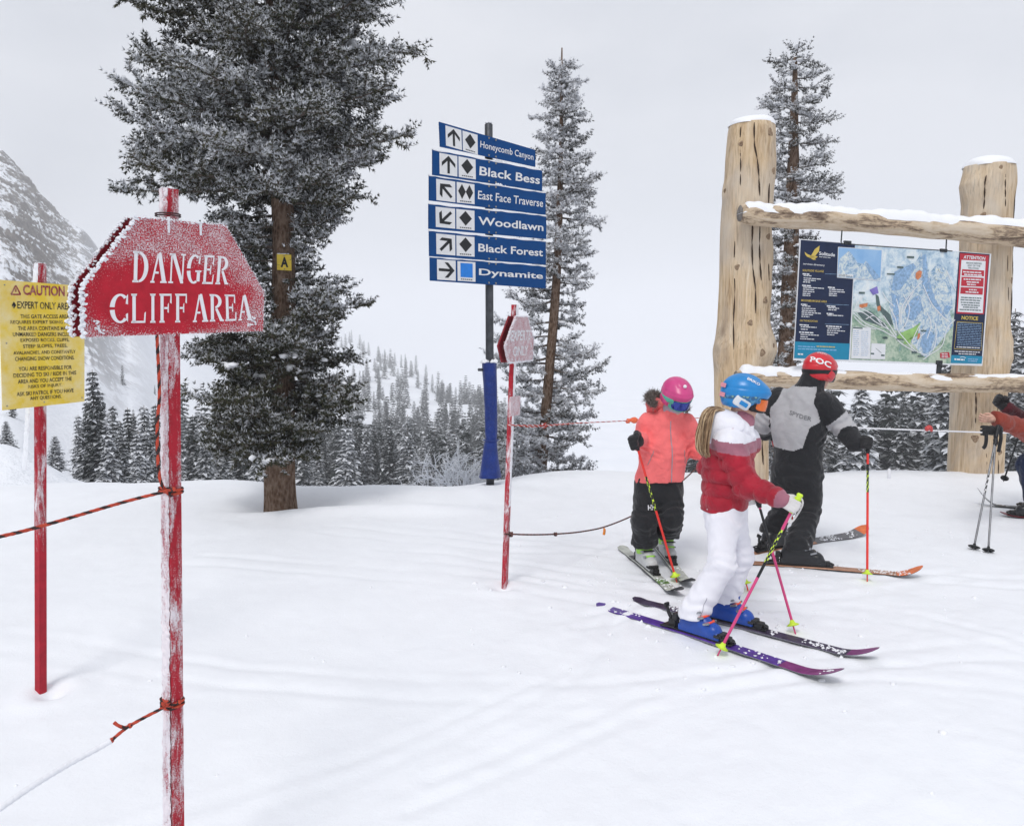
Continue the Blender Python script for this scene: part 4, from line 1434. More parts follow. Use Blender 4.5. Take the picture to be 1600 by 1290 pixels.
for nm, outline, q1, q2, arr, sym, bl, br, tl in BOARDS:
    poly = [tuple(on_plane(TF, *zs2(*q))) for q in outline]
    mb = MB()
    mb.prism(poly, TF, -.012, 0, 0)
    bo = mb.build('board', M['sign_blue'], trail)
    pa, pb, ml, mbo = MB(), MB(), MB(), MB()
    for q, tgt in ((q1, pa), (q2, pb)):
        tgt.add([TF @ Vector((*on_plane(TF, *zs2(*p)), .0015)) for p in (q[3], q[2], q[1], q[0])], [(0, 1, 2, 3)], 0)
    f = quad_map(TF, q1)
    a = math.radians(ANG[arr])
    def rot(x, y):
        x, y = x - .5, y - .5
        return f(.5 + x * math.cos(a) - y * math.sin(a), .5 + x * math.sin(a) + y * math.cos(a))
    k = .86
    S_ = lambda x, y: rot(.5 + (x - .5) * k, .5 + (y - .5) * k)
    sh = [[(.42, .02), (.58, .02), (.58, .80), (.42, .80)],
          [(.5, 1.0), (.06, .60), (.06, .38), (.5, .78)], [(.5, 1.0), (.5, .78), (.94, .38), (.94, .60)]]
    for p_ in sh:
        pa.add([TF @ Vector((*S_(x, y), .003)) for x, y in p_], [tuple(range(len(p_)))], 1)
    f2 = quad_map(TF, q2)
    if sym == 'diamond':
        ds = [[(.5, .94), (.15, .58), (.5, .2), (.85, .58)]]
    elif sym == 'double':
        ds = [[(.29, .93), (.08, .57), (.29, .2), (.5, .57)], [(.71, .93), (.5, .57), (.71, .2), (.92, .57)]]
    else:
        ds = [[(.16, .92), (.16, .2), (.84, .2), (.84, .92)]]
    for p_ in ds:
        pb.add([TF @ Vector((*f2(x, y), .003)) for x, y in p_], [tuple(range(len(p_)))], 2 if sym == 'square' else 1)
    for i_ in range(6):
        x0 = .18 + i_ * .11
        pb.add([TF @ Vector((*f2(x, y), .003)) for x, y in ((x0, .07), (x0 + .08, .07), (x0 + .08, .12), (x0, .12))], [(0, 1, 2, 3)], 1)
    text_on(ml, TF, nm, zs2(*bl), zs2(*br), zs2(*tl), .0025, 0, .018 if len(nm) < 14 else .008)
    for (x, y) in ((515, None), (560, None)):                       # bolts in pairs
        for e in (0, 1):
            t_ = (x - outline[0][0]) / (outline[1][0] - outline[0][0])
            y_ = (outline[0][1] + (outline[1][1] - outline[0][1]) * t_ + 12) if e == 0 else (outline[3][1] + (outline[2][1] - outline[3][1]) * t_ - 12)
            q = on_plane(TF, *zs2(x, y_))
            bm = bmesh.new(); bmesh.ops.create_uvsphere(bm, u_segments=8, v_segments=5, radius=.011)
            mbo.bm(bm, TF @ Vector((q.x, q.y, .002)), None, 0)
    sm_ = [M['sign_white'], M['sign_black'], M['sign_lblue']]
    pa.build('arrow_plate', sm_, bo); pb.build('difficulty_plate', sm_, bo); ml.build('lettering', sm_, bo); mbo.build('bolts_row', [M['screw']], bo)['kind'] = 'stuff'
    # a thread of snow on the board's top edge
    a_, b_ = Vector((*poly[0], -.006)), Vector((*poly[1], -.006))
    n_ = 60
    pts = [TF @ a_.lerp(b_, i / n_) + Vector((0, 0, .002)) for i in range(n_ + 1)]
    if nm != 'Honeycomb Canyon':
        snowm.tube(pts, [.006 + .007 * abs(math.sin(i * .31 + len(nm))) * abs(math.sin(i * .13 + len(nm) * 2)) for i in range(n_ + 1)], 7)
        c_ = TF @ a_.lerp(b_, .57)
        if nm in ('Black Bess', 'East Face Traverse'):
            snowm.lumps([c_ + tdx * (rnd.gauss(0, .05)) + Vector((0, 0, .015)) for _ in range(9)], [rnd.uniform(.012, .026) for _ in range(9)], len(nm), 0, 1, .7)
snowm.lumps([tt + Vector((rnd.uniform(-.02, .02), rnd.uniform(-.02, .02), .02)) for _ in range(5)], [.026] * 5, 3, 0, 1, .6)
# two brackets behind the boards
mb = MB()
for py_ in (240, 262, 310, 350, 392, 432):
    z = W(763, py_, TY).z
    mb.box(Vector((pole_c.x, pole_c.y, z)) + tdn * .028, (.20, .034, .06), Matrix(((tdx.x, tdn.x, 0), (tdx.y, tdn.y, 0), (0, 0, 1))), 0, .004)
mb.build('bracket', M['pole_grey'], trail)
o = snowm.build('snow_ledge', M['snowcap'], trail, True); o['kind'] = 'stuff'
# blue pad laced round the foot of the pole
PADS = [(566, 753, 776, 0), (580, 753.5, 776, .3), (600, 755, 776.5, .8), (640, 757, 776.5, 1.2), (674, 757.5, 777, 1.8), (686, 758.5, 776.5, 2.2), (692, 757, 777, 2.6), (715, 753.5, 779, 3.3), (738, 750, 782.5, 3.7), (745, 748.5, 783.5, 4)]
n_ = 28
vs = []
pr = []
for i in range(len(PADS) - 1):
    for k in range(6):
        pr.append(tuple(PADS[i][j] + (PADS[i + 1][j] - PADS[i][j]) * k / 6 for j in range(4)))
pr.append(PADS[-1])
for py_, xl, xr, ph in pr:
    c_ = W((xl + xr) / 2, py_, TY)
    rad = (W(xr, py_, TY) - W(xl, py_, TY)).length / 2
    for k in range(n_):
        a = 2 * PI * k / n_
        q = 1 + .03 * math.sin(3 * a + ph * 1.5) + .02 * math.sin(5 * a - ph * 3)
        ex_ = math.copysign(abs(math.cos(a)) ** .8, math.cos(a)); ey_ = math.copysign(abs(math.sin(a)) ** .8, math.sin(a))
        vs.append(c_ + Vector((ex_ * rad * q, ey_ * rad * q, .004 * math.sin(2 * a + ph))))
fs = [(i * n_ + k, i * n_ + (k + 1) % n_, (i + 1) * n_ + (k + 1) % n_, (i + 1) * n_ + k) for i in range(len(pr) - 1) for k in range(n_)]
fs.append(tuple((len(pr) - 1) * n_ + k for k in range(n_)))
fs.append(tuple(reversed(range(n_))))
M['pad_blue'] = fabric('blue_vinyl_pad', (.006, .028, .19), .6, 200, 9, .28, .22)
pad = part('pole_pad', np.array([tuple(v) for v in vs]), fs, M['pad_blue'], trail)
pad['label'] = 'royal blue padded vinyl sleeve'
mb = MB()
c_ = W(765, 566, TY)
mb.lumps([c_ + Vector((rnd.uniform(-.07, .07), rnd.uniform(-.07, .07), .01)) for _ in range(14)], [rnd.uniform(.025, .045) for _ in range(14)], 9, 0, 1, .6)
o = mb.build('snow_cap', M['snowcap'], trail, True); o['kind'] = 'stuff'
mb = MB()
mb.tube([W(756, 577.5, TY - .02), W(747.5, 577.5, TY - .06)], .017, 10)
mb.build('clamp_handle', M['pole_grey'], trail, True)
mb = MB()
c_ = W(767, 687, TY)
mb.tube([c_ + Vector((math.cos(a) * .083, math.sin(a) * .083, .004 * math.sin(2 * a))) for a in np.linspace(0, 2 * PI, 25)], .007, 6)
mb.build('strap', M['pad_blue'], trail, True)

# ------------------------------------------------------------------ the letter tag on the big fir
ta = W(446, 410, TREE_AT[1] - .135)
mk = thing('letter_sign', 'small square yellow tag with a black letter on the trunk of the big fir', 'sign', tuple(ta))
AF = frame_of(ta, (1, .10, 0), (0, 0, 1))
ap = [tuple(on_plane(AF, *q)) for q in [(433, 421.5), (432.5, 397), (455, 398), (455.5, 423)]]
M['tag_yellow'] = plain('yellow_tag', (.72, .53, .06), .5, .12, 20)
mb = MB(); mb.prism(ap, AF, -.006, 0); mb.build('plate', M['tag_yellow'], mk)
mb = MB(); text_on(mb, AF, 'A', (438.5, 417.5), (450.5, 417.7), (438.5, 401.5), .0015, 0, .045)
mb.build('lettering', M['black_print'], mk)
mb = MB()
for q in ((444, 399.5), (444.5, 420.5)):
    u = on_plane(AF, *q)
    bm = bmesh.new(); bmesh.ops.create_uvsphere(bm, u_segments=8, v_segments=5, radius=.007); mb.bm(bm, AF @ Vector((u.x, u.y, .001)))
mb.build('nail', M['screw'], mk)
mb = MB()
mb.lumps([W(434 + 1.5 * i, 396.5, ta.y) for i in range(12)], [rnd.uniform(.006, .012) for _ in range(12)], 4)
o = mb.build('snow_ledge', M['snowcap'], mk); o['kind'] = 'stuff'

# ------------------------------------------------------------------ the log frame
t = NT('peeled_log_wood')
vec = t.mapping((1, 1, .10))
g1 = t.noise(16, 6, .65, vec, .7)
g2 = t.noise(60, 4, .6, t.mapping((1, 1, .05)))
stain = t.noise(2.2, 5, .6, t.mapping((1, 1, .5)), .6)
col = t.ramp(g1, [(.27, (.32, .205, .105)), (.45, (.58, .43, .27)), (.60, (.69, .545, .37)), (.74, (.76, .66, .52))])
col = t.mix(t.math('MULTIPLY', t.ramp(stain, [(.48, 0.0), (.66, 1.0)]), .6), col, (.42, .35, .285))
col = t.mix(t.math('MULTIPLY', t.ramp(g2, [(.54, 0.0), (.70, 1.0)]), .6), col, (.17, .10, .055))
kn = t.voro(2.3, t.mapping((1, 1, .42)))
wash = t.ramp(t.noise(1.3, 4, .6, t.mapping((1, 1, .6), (3, 1, 2))), [(.42, 0.0), (.62, .55)])
col = t.mix(wash, col, (.62, .575, .51))
ring = t.ramp(kn, [(.045, .85), (.09, .3), (.16, 0.0)])
col = t.mix(ring, col, (.13, .08, .05))
t.bump(t.math('ADD', t.math('MULTIPLY', g1, .7), t.math('MULTIPLY', g2, .4)), .5, .012)
M['log'] = t.done(col, .75, .2)
t = NT('patchy_bark_log')
vec = t.mapping((.22, 1, 1))
b1 = t.noise(7, 5, .6, vec, 1.2)
b2 = t.noise(34, 5, .7, t.mapping((.35, 1, 1)), .4)
col = t.ramp(t.math('ADD', t.math('MULTIPLY', b1, .75), t.math('MULTIPLY', b2, .35)), [(.40, (.13, .09, .065)), (.48, (.30, .225, .16)), (.53, (.55, .43, .30)), (.66, (.66, .56, .44))])
col = t.mix(t.math('MULTIPLY', t.ramp(t.noise(90, 3, .7), [(.6, 0.0), (.75, 1.0)]), .35), col, (.78, .79, .82))
t.bump(t.math('ADD', b1, t.math('MULTIPLY', b2, .6)), .7, .02)
M['rail'] = t.done(col, .8, .15)
M['log_end'] = plain('weathered_log_end', (.22, .20, .18), .8, .4, 16, .5, 60)
t = NT('knot_wood')
M['knot'] = t.done(t.ramp(t.noise(38, 4, .7, None, 1.5), [(.34, (.13, .085, .055)), (.52, (.30, .215, .145)), (.7, (.44, .34, .24))]), .85, .1)
M['crack'] = plain('dark_log_check', (.05, .03, .02), .9, .3, 30)

def log_post(name_pts, Y, seed, knots, cracks, parent, shrink=.955):
    """name_pts: (py, left px, right px) down the photograph"""
    rows = []
    for i in range(len(name_pts) - 1):
        for k in range(7):
            rows.append(tuple(name_pts[i][j] + (name_pts[i + 1][j] - name_pts[i][j]) * k / 7 for j in range(3)))
    rows.append(name_pts[-1])
    n = 72
    V = []
    info = []
    for i, (py, xl, xr) in enumerate(rows):
        c = W((xl + xr) / 2, py, Y)
        r = (W(xr, py, Y) - W(xl, py, Y)).length / 2 * shrink
        info.append((c, r))
    kp = []
    for px, py, rad, h in knots:
        i = min(range(len(rows)), key=lambda q: abs(rows[q][0] - py))
        c, r = info[i]
        s_ = max(-.97, min(.97, (W(px, py, Y).x - c.x) / r))
        a = -PI / 2 + math.asin(s_)
        kp.append((a, W(px, py, Y).z, rad, h, r))
    cr = []
    for pts in cracks:
        q = []
        for px, py in pts:
            i = min(range(len(rows)), key=lambda q_: abs(rows[q_][0] - py))
            c, r = info[i]
            s_ = max(-.97, min(.97, (W(px, py, Y).x - c.x) / r))
            q.append((W(px, py, Y).z, -PI / 2 + math.asin(s_)))
        q.sort()
        cr.append(q)
    for i, (c, r) in enumerate(info):
        for k in range(n):
            a = -PI + 2 * PI * k / n
            rr = r * (1 + .018 * math.sin(2 * a + seed) + .012 * math.sin(5 * a + c.z * 1.7 + seed) + .010 * math.sin(c.z * 6 + 3 * a))
            for ka, kz, rad, h, r0 in kp:
                d2 = ((((a - ka + PI) % (2 * PI)) - PI) * r0) ** 2 + ((c.z - kz) * .8) ** 2
                rr += h * math.exp(-d2 / rad ** 2) - h * .75 * math.exp(-d2 / (rad * .38) ** 2)
            V.append((c.x + math.cos(a) * rr, c.y + math.sin(a) * rr, c.z))
    F = [((i + 1) * n + k, (i + 1) * n + (k + 1) % n, i * n + (k + 1) % n, i * n + k) for i in range(len(rows) - 1) for k in range(n)]
    F.append(tuple(range(n)))
    F.append(tuple((len(rows) - 1) * n + k for k in reversed(range(n))))
    po = part('log_post', np.array(V), F, M['log'], parent)
    mb = MB()
    for q in cr:
        zz = np.linspace(q[0][0], q[-1][0], 60)
        pts = []
        for z in zz:
            a = np.interp(z, [u[0] for u in q], [u[1] for u in q]) + .012 * math.sin(z * 9)
            i = min(range(len(info)), key=lambda w_: abs(info[w_][0].z - z))
            c, r = info[i]
            pts.append(Vector((c.x + math.cos(a) * r * 1.004, c.y + math.sin(a) * r * 1.004, z)))
        mb.tube(pts, [.0075 * (.35 + abs(math.sin(j * .21))) for j in range(60)], 5)
    for ka, kz, rad, h, r0 in kp:
        i = min(range(len(info)), key=lambda w_: abs(info[w_][0].z - kz))
        c, r = info[i]
        bm = bmesh.new(); bmesh.ops.create_uvsphere(bm, u_segments=14, v_segments=8, radius=1)
        for v in bm.verts:
            q_ = 1 + .18 * math.sin(3 * math.atan2(v.co.z, v.co.y) + ka * 9)
            v.co = Vector((v.co.x * .016, v.co.y * rad * .46 * q_, v.co.z * rad * .52 * q_))
        mb.bm(bm, Vector((c.x + math.cos(ka) * (r + h * .22), c.y + math.sin(ka) * (r + h * .22), kz)), Matrix.Rotation(ka, 3, 'Z'), 1)
    mb.build('checks_knots', [M['crack'], M['knot']], po)
    # snow cap
    c, r = info[0]
    V, F = [], []
    m_ = 9
    for i in range(m_):
        f_ = i / (m_ - 1)
        rr = r * (1.02 - .02 * f_) * math.cos(f_ * PI / 2) ** .55
        for k in range(28):
            a = 2 * PI * k / 28
            q = 1 + .04 * math.sin(2 * a + seed) + .025 * math.sin(5 * a + i)
            V.append((c.x + math.cos(a) * rr * q, c.y + math.sin(a) * rr * q, c.z - .012 + .115 * math.sin(f_ * PI / 2) * (1 + .15 * math.sin(a + seed))))
    F = [(i * 28 + k, i * 28 + (k + 1) % 28, (i + 1) * 28 + (k + 1) % 28, (i + 1) * 28 + k) for i in range(m_ - 1) for k in range(28)]
    part('snow_cap', np.array(V), F, M['snowcap'], po)
    return po

LY, LY2 = 9.75, 10.35
lf = thing('log_frame', 'rustic frame of two thick peeled log posts and two snow-topped log rails', 'sign frame', tuple(W(1340, 760, 10.05)))
log_post([(196, 1139, 1211), (205, 1137, 1212), (250, 1133, 1213), (300, 1130, 1209), (330, 1127, 1208), (380, 1125, 1204), (450, 1123, 1206), (500, 1121, 1203), (525, 1118, 1206), (545, 1115, 1209), (570, 1114, 1205), (640, 1116, 1201), (700, 1114, 1200), (775, 1112, 1202)], LY, 1,
         [(1192, 215, .10, .03), (1198, 272, .10, .035), (1126, 300, .10, .05), (1190, 373, .12, .03), (1150, 232, .07, .02), (1143, 420, .08, .02), (1160, 505, .08, .025), (1185, 470, .08, .02), (1132, 600, .1, .03), (1201, 396, .12, .045), (1178, 549, .09, .03), (1197, 540, .13, .06), (1120, 550, .13, .05), (1140, 640, .10, .02)],
         [[(1168, 200), (1168, 235), (1172, 260), (1176, 312)], [(1164, 350), (1165, 420), (1169, 490)], [(1150, 590), (1153, 690)], [(1150, 205), (1148, 300)], [(1192, 290), (1190, 365), (1193, 440)], [(1140, 380), (1138, 500), (1136, 545)], [(1180, 590), (1182, 720)], [(1176, 330), (1178, 440)]], lf)
log_post([(260, 1505, 1585), (268, 1504, 1586), (290, 1498, 1585), (320, 1502, 1583), (370, 1500, 1581), (450, 1497, 1579), (520, 1494, 1577), (560, 1489, 1577), (585, 1486, 1575), (640, 1484, 1571), (700, 1481, 1568), (790, 1478, 1566)], LY2, 4,
         [(1541, 269, .08, .03), (1520, 340, .07, .02), (1562, 440, .08, .02), (1510, 500, .07, .02), (1540, 700, .08, .02), (1580, 285, .10, .02), (1566, 545, .14, .05), (1513, 650, .08, .02), (1505, 680, .1, .015), (1535, 600, .09, .02)],
         [[(1548, 272), (1549, 330)], [(1553, 395), (1555, 480), (1557, 560)], [(1506, 600), (1506, 660)], [(1518, 700), (1519, 745)], [(1522, 280), (1519, 350)], [(1570, 300), (1568, 420), (1570, 500)], [(1535, 610), (1538, 740)], [(1515, 400), (1513, 560)]], lf, .89)

def rail(pts, rad, seed, cap, parent, end_left=True):
    """pts: (px, py, Y) of its centre line; rad in metres at the points"""
    P = catmull([W(*p) for p in pts], 14)
    n = 20
    mcount = len(P)
    V, F, mi = [], [], []
    for i, p in enumerate(P):
        t_ = (P[min(i + 1, mcount - 1)] - P[max(i - 1, 0)]).normalized()
        sd = t_.cross(Vector((0, 0, 1))).normalized()
        up = sd.cross(t_)
        r = np.interp(i / (mcount - 1), np.linspace(0, 1, len(rad)), rad)
        if end_left and i < 3:
            r *= (.80, .93, 1)[i]
        for k in range(n):
            a = 2 * PI * k / n
            q = 1 + .05 * math.sin(2 * a + i * .17 + seed) + .035 * math.sin(5 * a - i * .23) + .03 * math.sin(i * .6 + a)
            V.append(p + (sd * math.cos(a) + up * math.sin(a)) * r * q)
    for i in range(mcount - 1):
        for k in range(n):
            F.append((i * n + k, i * n + (k + 1) % n, (i + 1) * n + (k + 1) % n, (i + 1) * n + k)); mi.append(0)
    F.append(tuple(reversed(range(n)))); mi.append(1)
    F.append(tuple((mcount - 1) * n + k for k in range(n))); mi.append(1)
    X = (P[-1] - P[0]).normalized()
    fr = frame_of(P[0], X, (0, 0, 1))
    iv = fr.inverted()
    ro = put('rail', mesh_from('rail', np.array([tuple(iv @ v) for v in V]), F, [M['rail'], M['log_end']], mi), parent, fr)
    # snow lying along the top
    V, F = [], []
    k2 = 10
    r2 = random.Random(seed)
    ph = [r2.random() * 6 for _ in range(4)]
    fine = []
    for i in range(mcount - 1):
        for q in range(3):
            fine.append((P[i].lerp(P[i + 1], q / 3), i + q / 3))
    fine.append((P[-1], mcount - 1))
    for p, i in fine:
        r = np.interp(i / (mcount - 1), np.linspace(0, 1, len(rad)), rad)
        h = np.interp(i / (mcount - 1), np.linspace(0, 1, len(cap)), cap) * (1 + .22 * math.sin(i * .31 + ph[0]) + .14 * math.sin(i * .83 + ph[1]) + .08 * math.sin(i * 2.1 + ph[2]))
        e = min(1, (i + .2) / 2.0)
        t_ = (P[min(int(i) + 1, mcount - 1)] - P[max(int(i) - 1, 0)]).normalized()
        sd = t_.cross(Vector((0, 0, 1))).normalized()
        for k in range(k2 + 1):
            a = PI * (.06 + .88 * k / k2)
            lowr = r * (.98 + .03 * math.sin(i * .9 + k))
            V.append(p + sd * (math.cos(a) * lowr * (.95)) + Vector((0, 0, max(math.sin(a), .12) * r * .9 * e + (math.sin(a) ** .7) * max(h, .004) * e - .01)))
    m2 = len(fine)
    F = [(i * (k2 + 1) + k, i * (k2 + 1) + k + 1, (i + 1) * (k2 + 1) + k + 1, (i + 1) * (k2 + 1) + k) for i in range(m2 - 1) for k in range(k2)]
    F.append(tuple(range(k2 + 1)))
    F = [tuple(reversed(f)) for f in F]
    part('snow_cap', np.array([tuple(v) for v in V]), F, M['snowcap'], ro)
    return ro
rail([(1156, 334, 9.30), (1230, 339, 9.36), (1320, 345, 9.45), (1420, 352, 9.58), (1520, 361, 9.74), (1640, 374, 9.92), (1760, 386, 10.1)], [.118, .125, .125, .13, .14, .15], 3, [.04, .065, .055, .065, .085, .08], lf)
rail([(1150, 590, 9.30), (1230, 590, 9.38), (1320, 594, 9.48), (1420, 597, 9.6), (1520, 599, 9.74), (1640, 601, 9.92), (1760, 604, 10.1)], [.10, .115, .115, .11, .105, .10], 8, [.06, .045, .016, .02, .035, .035], lf)

# ------------------------------------------------------------------ the trail map board that hangs in the frame
MF_tl, MF_tr, MF_br, MF_bl = (1250, 373.5), (1549, 396.5), (1535, 571.5), (1240, 563)
mpc = W(1392, 475, 9.5)
U_ = (W(1549, 396.5, 9.78) - W(1250, 373.5, 9.22)).normalized() + (W(1535, 571.5, 9.78) - W(1240, 563, 9.22)).normalized()
MF = frame_of(mpc, U_, (0, 0, 1))
mboard = thing('trail_map_board', 'large printed trail map and services panel hanging between the log posts', 'map board', tuple(mpc))
mpoly = [tuple(on_plane(MF, *q)) for q in (MF_tl, MF_tr, MF_br, MF_bl)]
A_, B_, C_, D_ = [Vector(p) for p in mpoly]
def muv(px, py):
    return on_plane(MF, px, py)
M['m_white'] = plain('map_white', (.74, .76, .79), .4, .05, 12)
M['m_navy'] = plain('map_navy', (.012, .022, .062), .4, .15, 12)
M['m_teal'] = plain('map_teal', (.015, .24, .40), .4, .08, 12)
M['m_yellow'] = plain('map_yellow', (.62, .47, .11), .4, .1, 40)
M['m_red'] = plain('map_red', (.48, .03, .05), .4, .1, 12)
M['m_orange'] = plain('map_orange', (.62, .22, .10), .4, .25, 20)
M['m_purple'] = plain('map_purple', (.22, .18, .52), .4, .2, 20)
M['m_green'] = plain('map_green', (.30, .52, .17), .4, .3, 12)
M['m_dark'] = plain('map_dark', (.10, .15, .15), .4, .35, 24)
M['m_blue'] = plain('map_blue', (.27, .42, .62), .4, .35, 34)
t = NT('map_inset_sky')
x = t.sep(t.co())
M['m_sky'] = t.done(t.ramp(t.noise(4, 4), [(.3, (.20, .40, .68)), (.7, (.34, .53, .76))]), .4)
t = NT('map_painted_ground')
n1 = t.noise(5.5, 6, .65, None, .8)
n2 = t.noise(26, 4, .65)
x = t.sep(t.co())
hgt = t.math('ADD', t.math('MULTIPLY', x[1], .55), .5)
sn = t.ramp(t.math('ADD', t.math('MULTIPLY', n1, .7), t.math('MULTIPLY', n2, .3)), [(.34, (.24, .38, .52)), (.45, (.44, .57, .68)), (.53, (.64, .73, .78)), (.64, (.78, .82, .82))])
gr = t.ramp(t.math('ADD', t.math('MULTIPLY', n1, .65), t.math('MULTIPLY', n2, .35)), [(.36, (.12, .24, .19)), (.46, (.28, .40, .30)), (.54, (.46, .55, .44)), (.66, (.60, .66, .52))])
col = t.mix(t.ramp(t.math('ADD', hgt, t.math('MULTIPLY', t.math('SUBTRACT', n1, .5), .5)), [(.36, 0.0), (.56, 1.0)]), gr, sn)
M['m_ground'] = t.done(col, .4)
t = NT('map_painted_ridge')
n1 = t.noise(13, 6, .7, None, 1.5); n2 = t.noise(42, 3, .7)
col = t.ramp(t.math('ADD', t.math('MULTIPLY', n1, .72), t.math('MULTIPLY', n2, .28)), [(.36, (.13, .25, .30)), (.44, (.26, .40, .58)), (.52, (.52, .62, .68)), (.60, (.70, .73, .68)), (.70, (.80, .83, .85))])
M['m_ridge'] = t.done(col, .4)
mats_m = [M['m_white'], M['m_navy'], M['m_teal'], M['m_yellow'], M['m_red'], M['m_orange'], M['m_purple'], M['m_green'], M['m_dark'], M['m_blue'], M['m_sky'], M['m_ground'], M['m_ridge']]
mb = MB(); mb.prism(mpoly, Matrix.Identity(4), -.012, 0)
mb.build('panel', M['m_white'], mboard, frame=MF)
def zA(x, y):      # enlargement 1 of the board (offset 1235,365; 6.143 times)
    return (1235 + x / 6.143, 365 + y / 6.143)
def zB(x, y):      # enlargement 2 (offset 1380,380; 6.45 times)
    return (1380 + x / 6.45, 380 + y / 6.45)
Lp = [0.0012]
def FL(pts, m, z=zA, lift=None):
    pr_m.add([MFl @ Vector((*p, lift if lift is not None else .0012)) for p in ccw([muv(*z(*q)) for q in pts])], [tuple(range(len(pts)))], m)
def ccw(q):
    n = len(q)
    return q if sum(q[i].x * q[(i + 1) % n].y - q[(i + 1) % n].x * q[i].y for i in range(n)) > 0 else q[::-1]
MFl = Matrix.Identity(4)
pr_m = MB()
L1, L2, L3, L4, L5 = .0012, .0024, .0036, .0048, .006
# grounds
FL([(100, 60), (620, 100), (560, 1205), (35, 1190)], 1, zA, L1)
FL([(42, 1035), (570, 1055), (560, 1210), (34, 1195)], 2, zA, L2)
pr_m.add([MFl @ Vector((*p, L1)) for p in ccw([muv(*q) for q in (zA(622, 104), zB(765, 86), zB(676, 1212), zA(575, 1208))])], [(0, 1, 2, 3)], 11)
# the painted mountain: two snowy ridges with blue flanks
FL([(390, 85), (470, 300), (640, 560), (700, 830), (560, 1010), (440, 1150), (390, 1130), (330, 1050), (200, 900), (110, 870), (60, 620), (60, 380), (160, 280), (300, 230)], 12, zB, L2)
FL([(545, 200), (640, 260), (680, 440), (700, 650), (620, 740), (500, 560), (440, 330)], 12, zB, L3)
for pts in ([(395, 120), (430, 110), (450, 330), (520, 560), (640, 760), (560, 700), (470, 600), (390, 420), (400, 300)],
            [(110, 290), (300, 200), (330, 240), (170, 470), (80, 480)], [(290, 560), (360, 520), (400, 660), (300, 780), (240, 760), (210, 660)],
            [(400, 900), (450, 860), (520, 930), (470, 1090), (410, 1110), (370, 1020)], [(630, 620), (690, 640), (640, 720), (600, 680)], [(80, 500), (160, 540), (150, 840), (110, 780)]):
    FL(pts, 9, zB, L4)
for pts in ([(300, 850), (370, 800), (340, 930), (240, 990), (130, 950), (180, 900)], [(220, 980), (300, 940), (260, 1020), (200, 1010)]):
    FL(pts, 7, zB, L4)
FL([(325, 300), (360, 272), (388, 285), (380, 340), (345, 370), (322, 350)], 5, zB, L5)
FL([(345, 910), (370, 905), (365, 960), (340, 970)], 5, zB, L5)
FL([(755, 540), (830, 505), (845, 570), (790, 590)], 6, zA, L4)
FL([(815, 580), (845, 600), (862, 690), (960, 780), (985, 880), (950, 870), (880, 770), (825, 690)], 8, zA, L3)
FL([(660, 680), (740, 665), (735, 700), (660, 720)], 5, zA, L4)
FL([(830, 700), (860, 690), (865, 735), (835, 745)], 5, zA, L5)
FL([(640, 760), (760, 740), (930, 880), (900, 900), (700, 830)], 8, zA, L2)
# runs and roads
r2 = random.Random(12)
def run(pts, w, m=0, z=zB, lift=L5):
    c = [muv(*z(*q)) for q in pts]
    c = [(p.x, p.y) for p in catmull([(p.x, p.y, 0) for p in c], 5)]
    ribbon(pr_m, MFl, c, w, lift, m)
for pts in ([(60, 640), (120, 760), (140, 870), (210, 960), (320, 1080), (440, 1130)], [(720, 770), (640, 860), (590, 1030), (470, 1120), (400, 1170)], [(0, 800), (80, 900), (180, 1010), (330, 1100)], [(0, 730), (60, 820), (130, 930)],
            [(390, 380), (300, 480), (190, 640), (180, 820)], [(400, 420), (480, 600), (600, 740), (660, 790)], [(330, 1060), (360, 960), (420, 900)], [(280, 1060), (300, 960), (360, 830)], [(500, 1080), (530, 960), (520, 800)],
            [(640, 280), (700, 420), (730, 480)], [(200, 520), (260, 640), (230, 800), (150, 900)], [(300, 500), (260, 560), (200, 700)], [(440, 700), (480, 820), (440, 960)], [(130, 560), (160, 680), (170, 800)]):
    run(pts, .011)
for pts in ([(600, 760), (720, 860), (880, 930), (990, 990)], [(600, 740), (700, 760), (820, 850), (960, 930)], [(640, 700), (760, 760), (880, 850)], [(610, 800), (700, 880), (820, 920)], [(880, 560), (930, 640), (1000, 700)], [(700, 600), (640, 660), (620, 720)], [(720, 820), (800, 790), (880, 880)]):
    run(pts, .010, 0, zA)
for _ in range(60):
    x0, y0 = r2.uniform(120, 600), r2.uniform(250, 1050)
    run([(x0, y0), (x0 + r2.gauss(0, 14), y0 + 24), (x0 + r2.gauss(0, 24), y0 + 48)], .004, r2.choice((0, 0, 8, 9)), zB, L4)
# inset view
FL([(455, 128), (880, 155), (865, 455), (445, 422)], 0, zA, L4)
FL([(460, 134), (874, 160), (860, 448), (450, 416)], 10, zA, L5)
LI = .0072
FL([(452, 400), (470, 240), (520, 200), (555, 165), (580, 190), (640, 280), (700, 290), (720, 260), (790, 340), (858, 430), (860, 446), (452, 415)], 12, zA, LI)
FL([(720, 265), (795, 345), (858, 425), (800, 440), (740, 360)], 9, zA, LI + .0008)
FL([(455, 385), (600, 395), (600, 416), (455, 410)], 0, zA, LI + .0008)
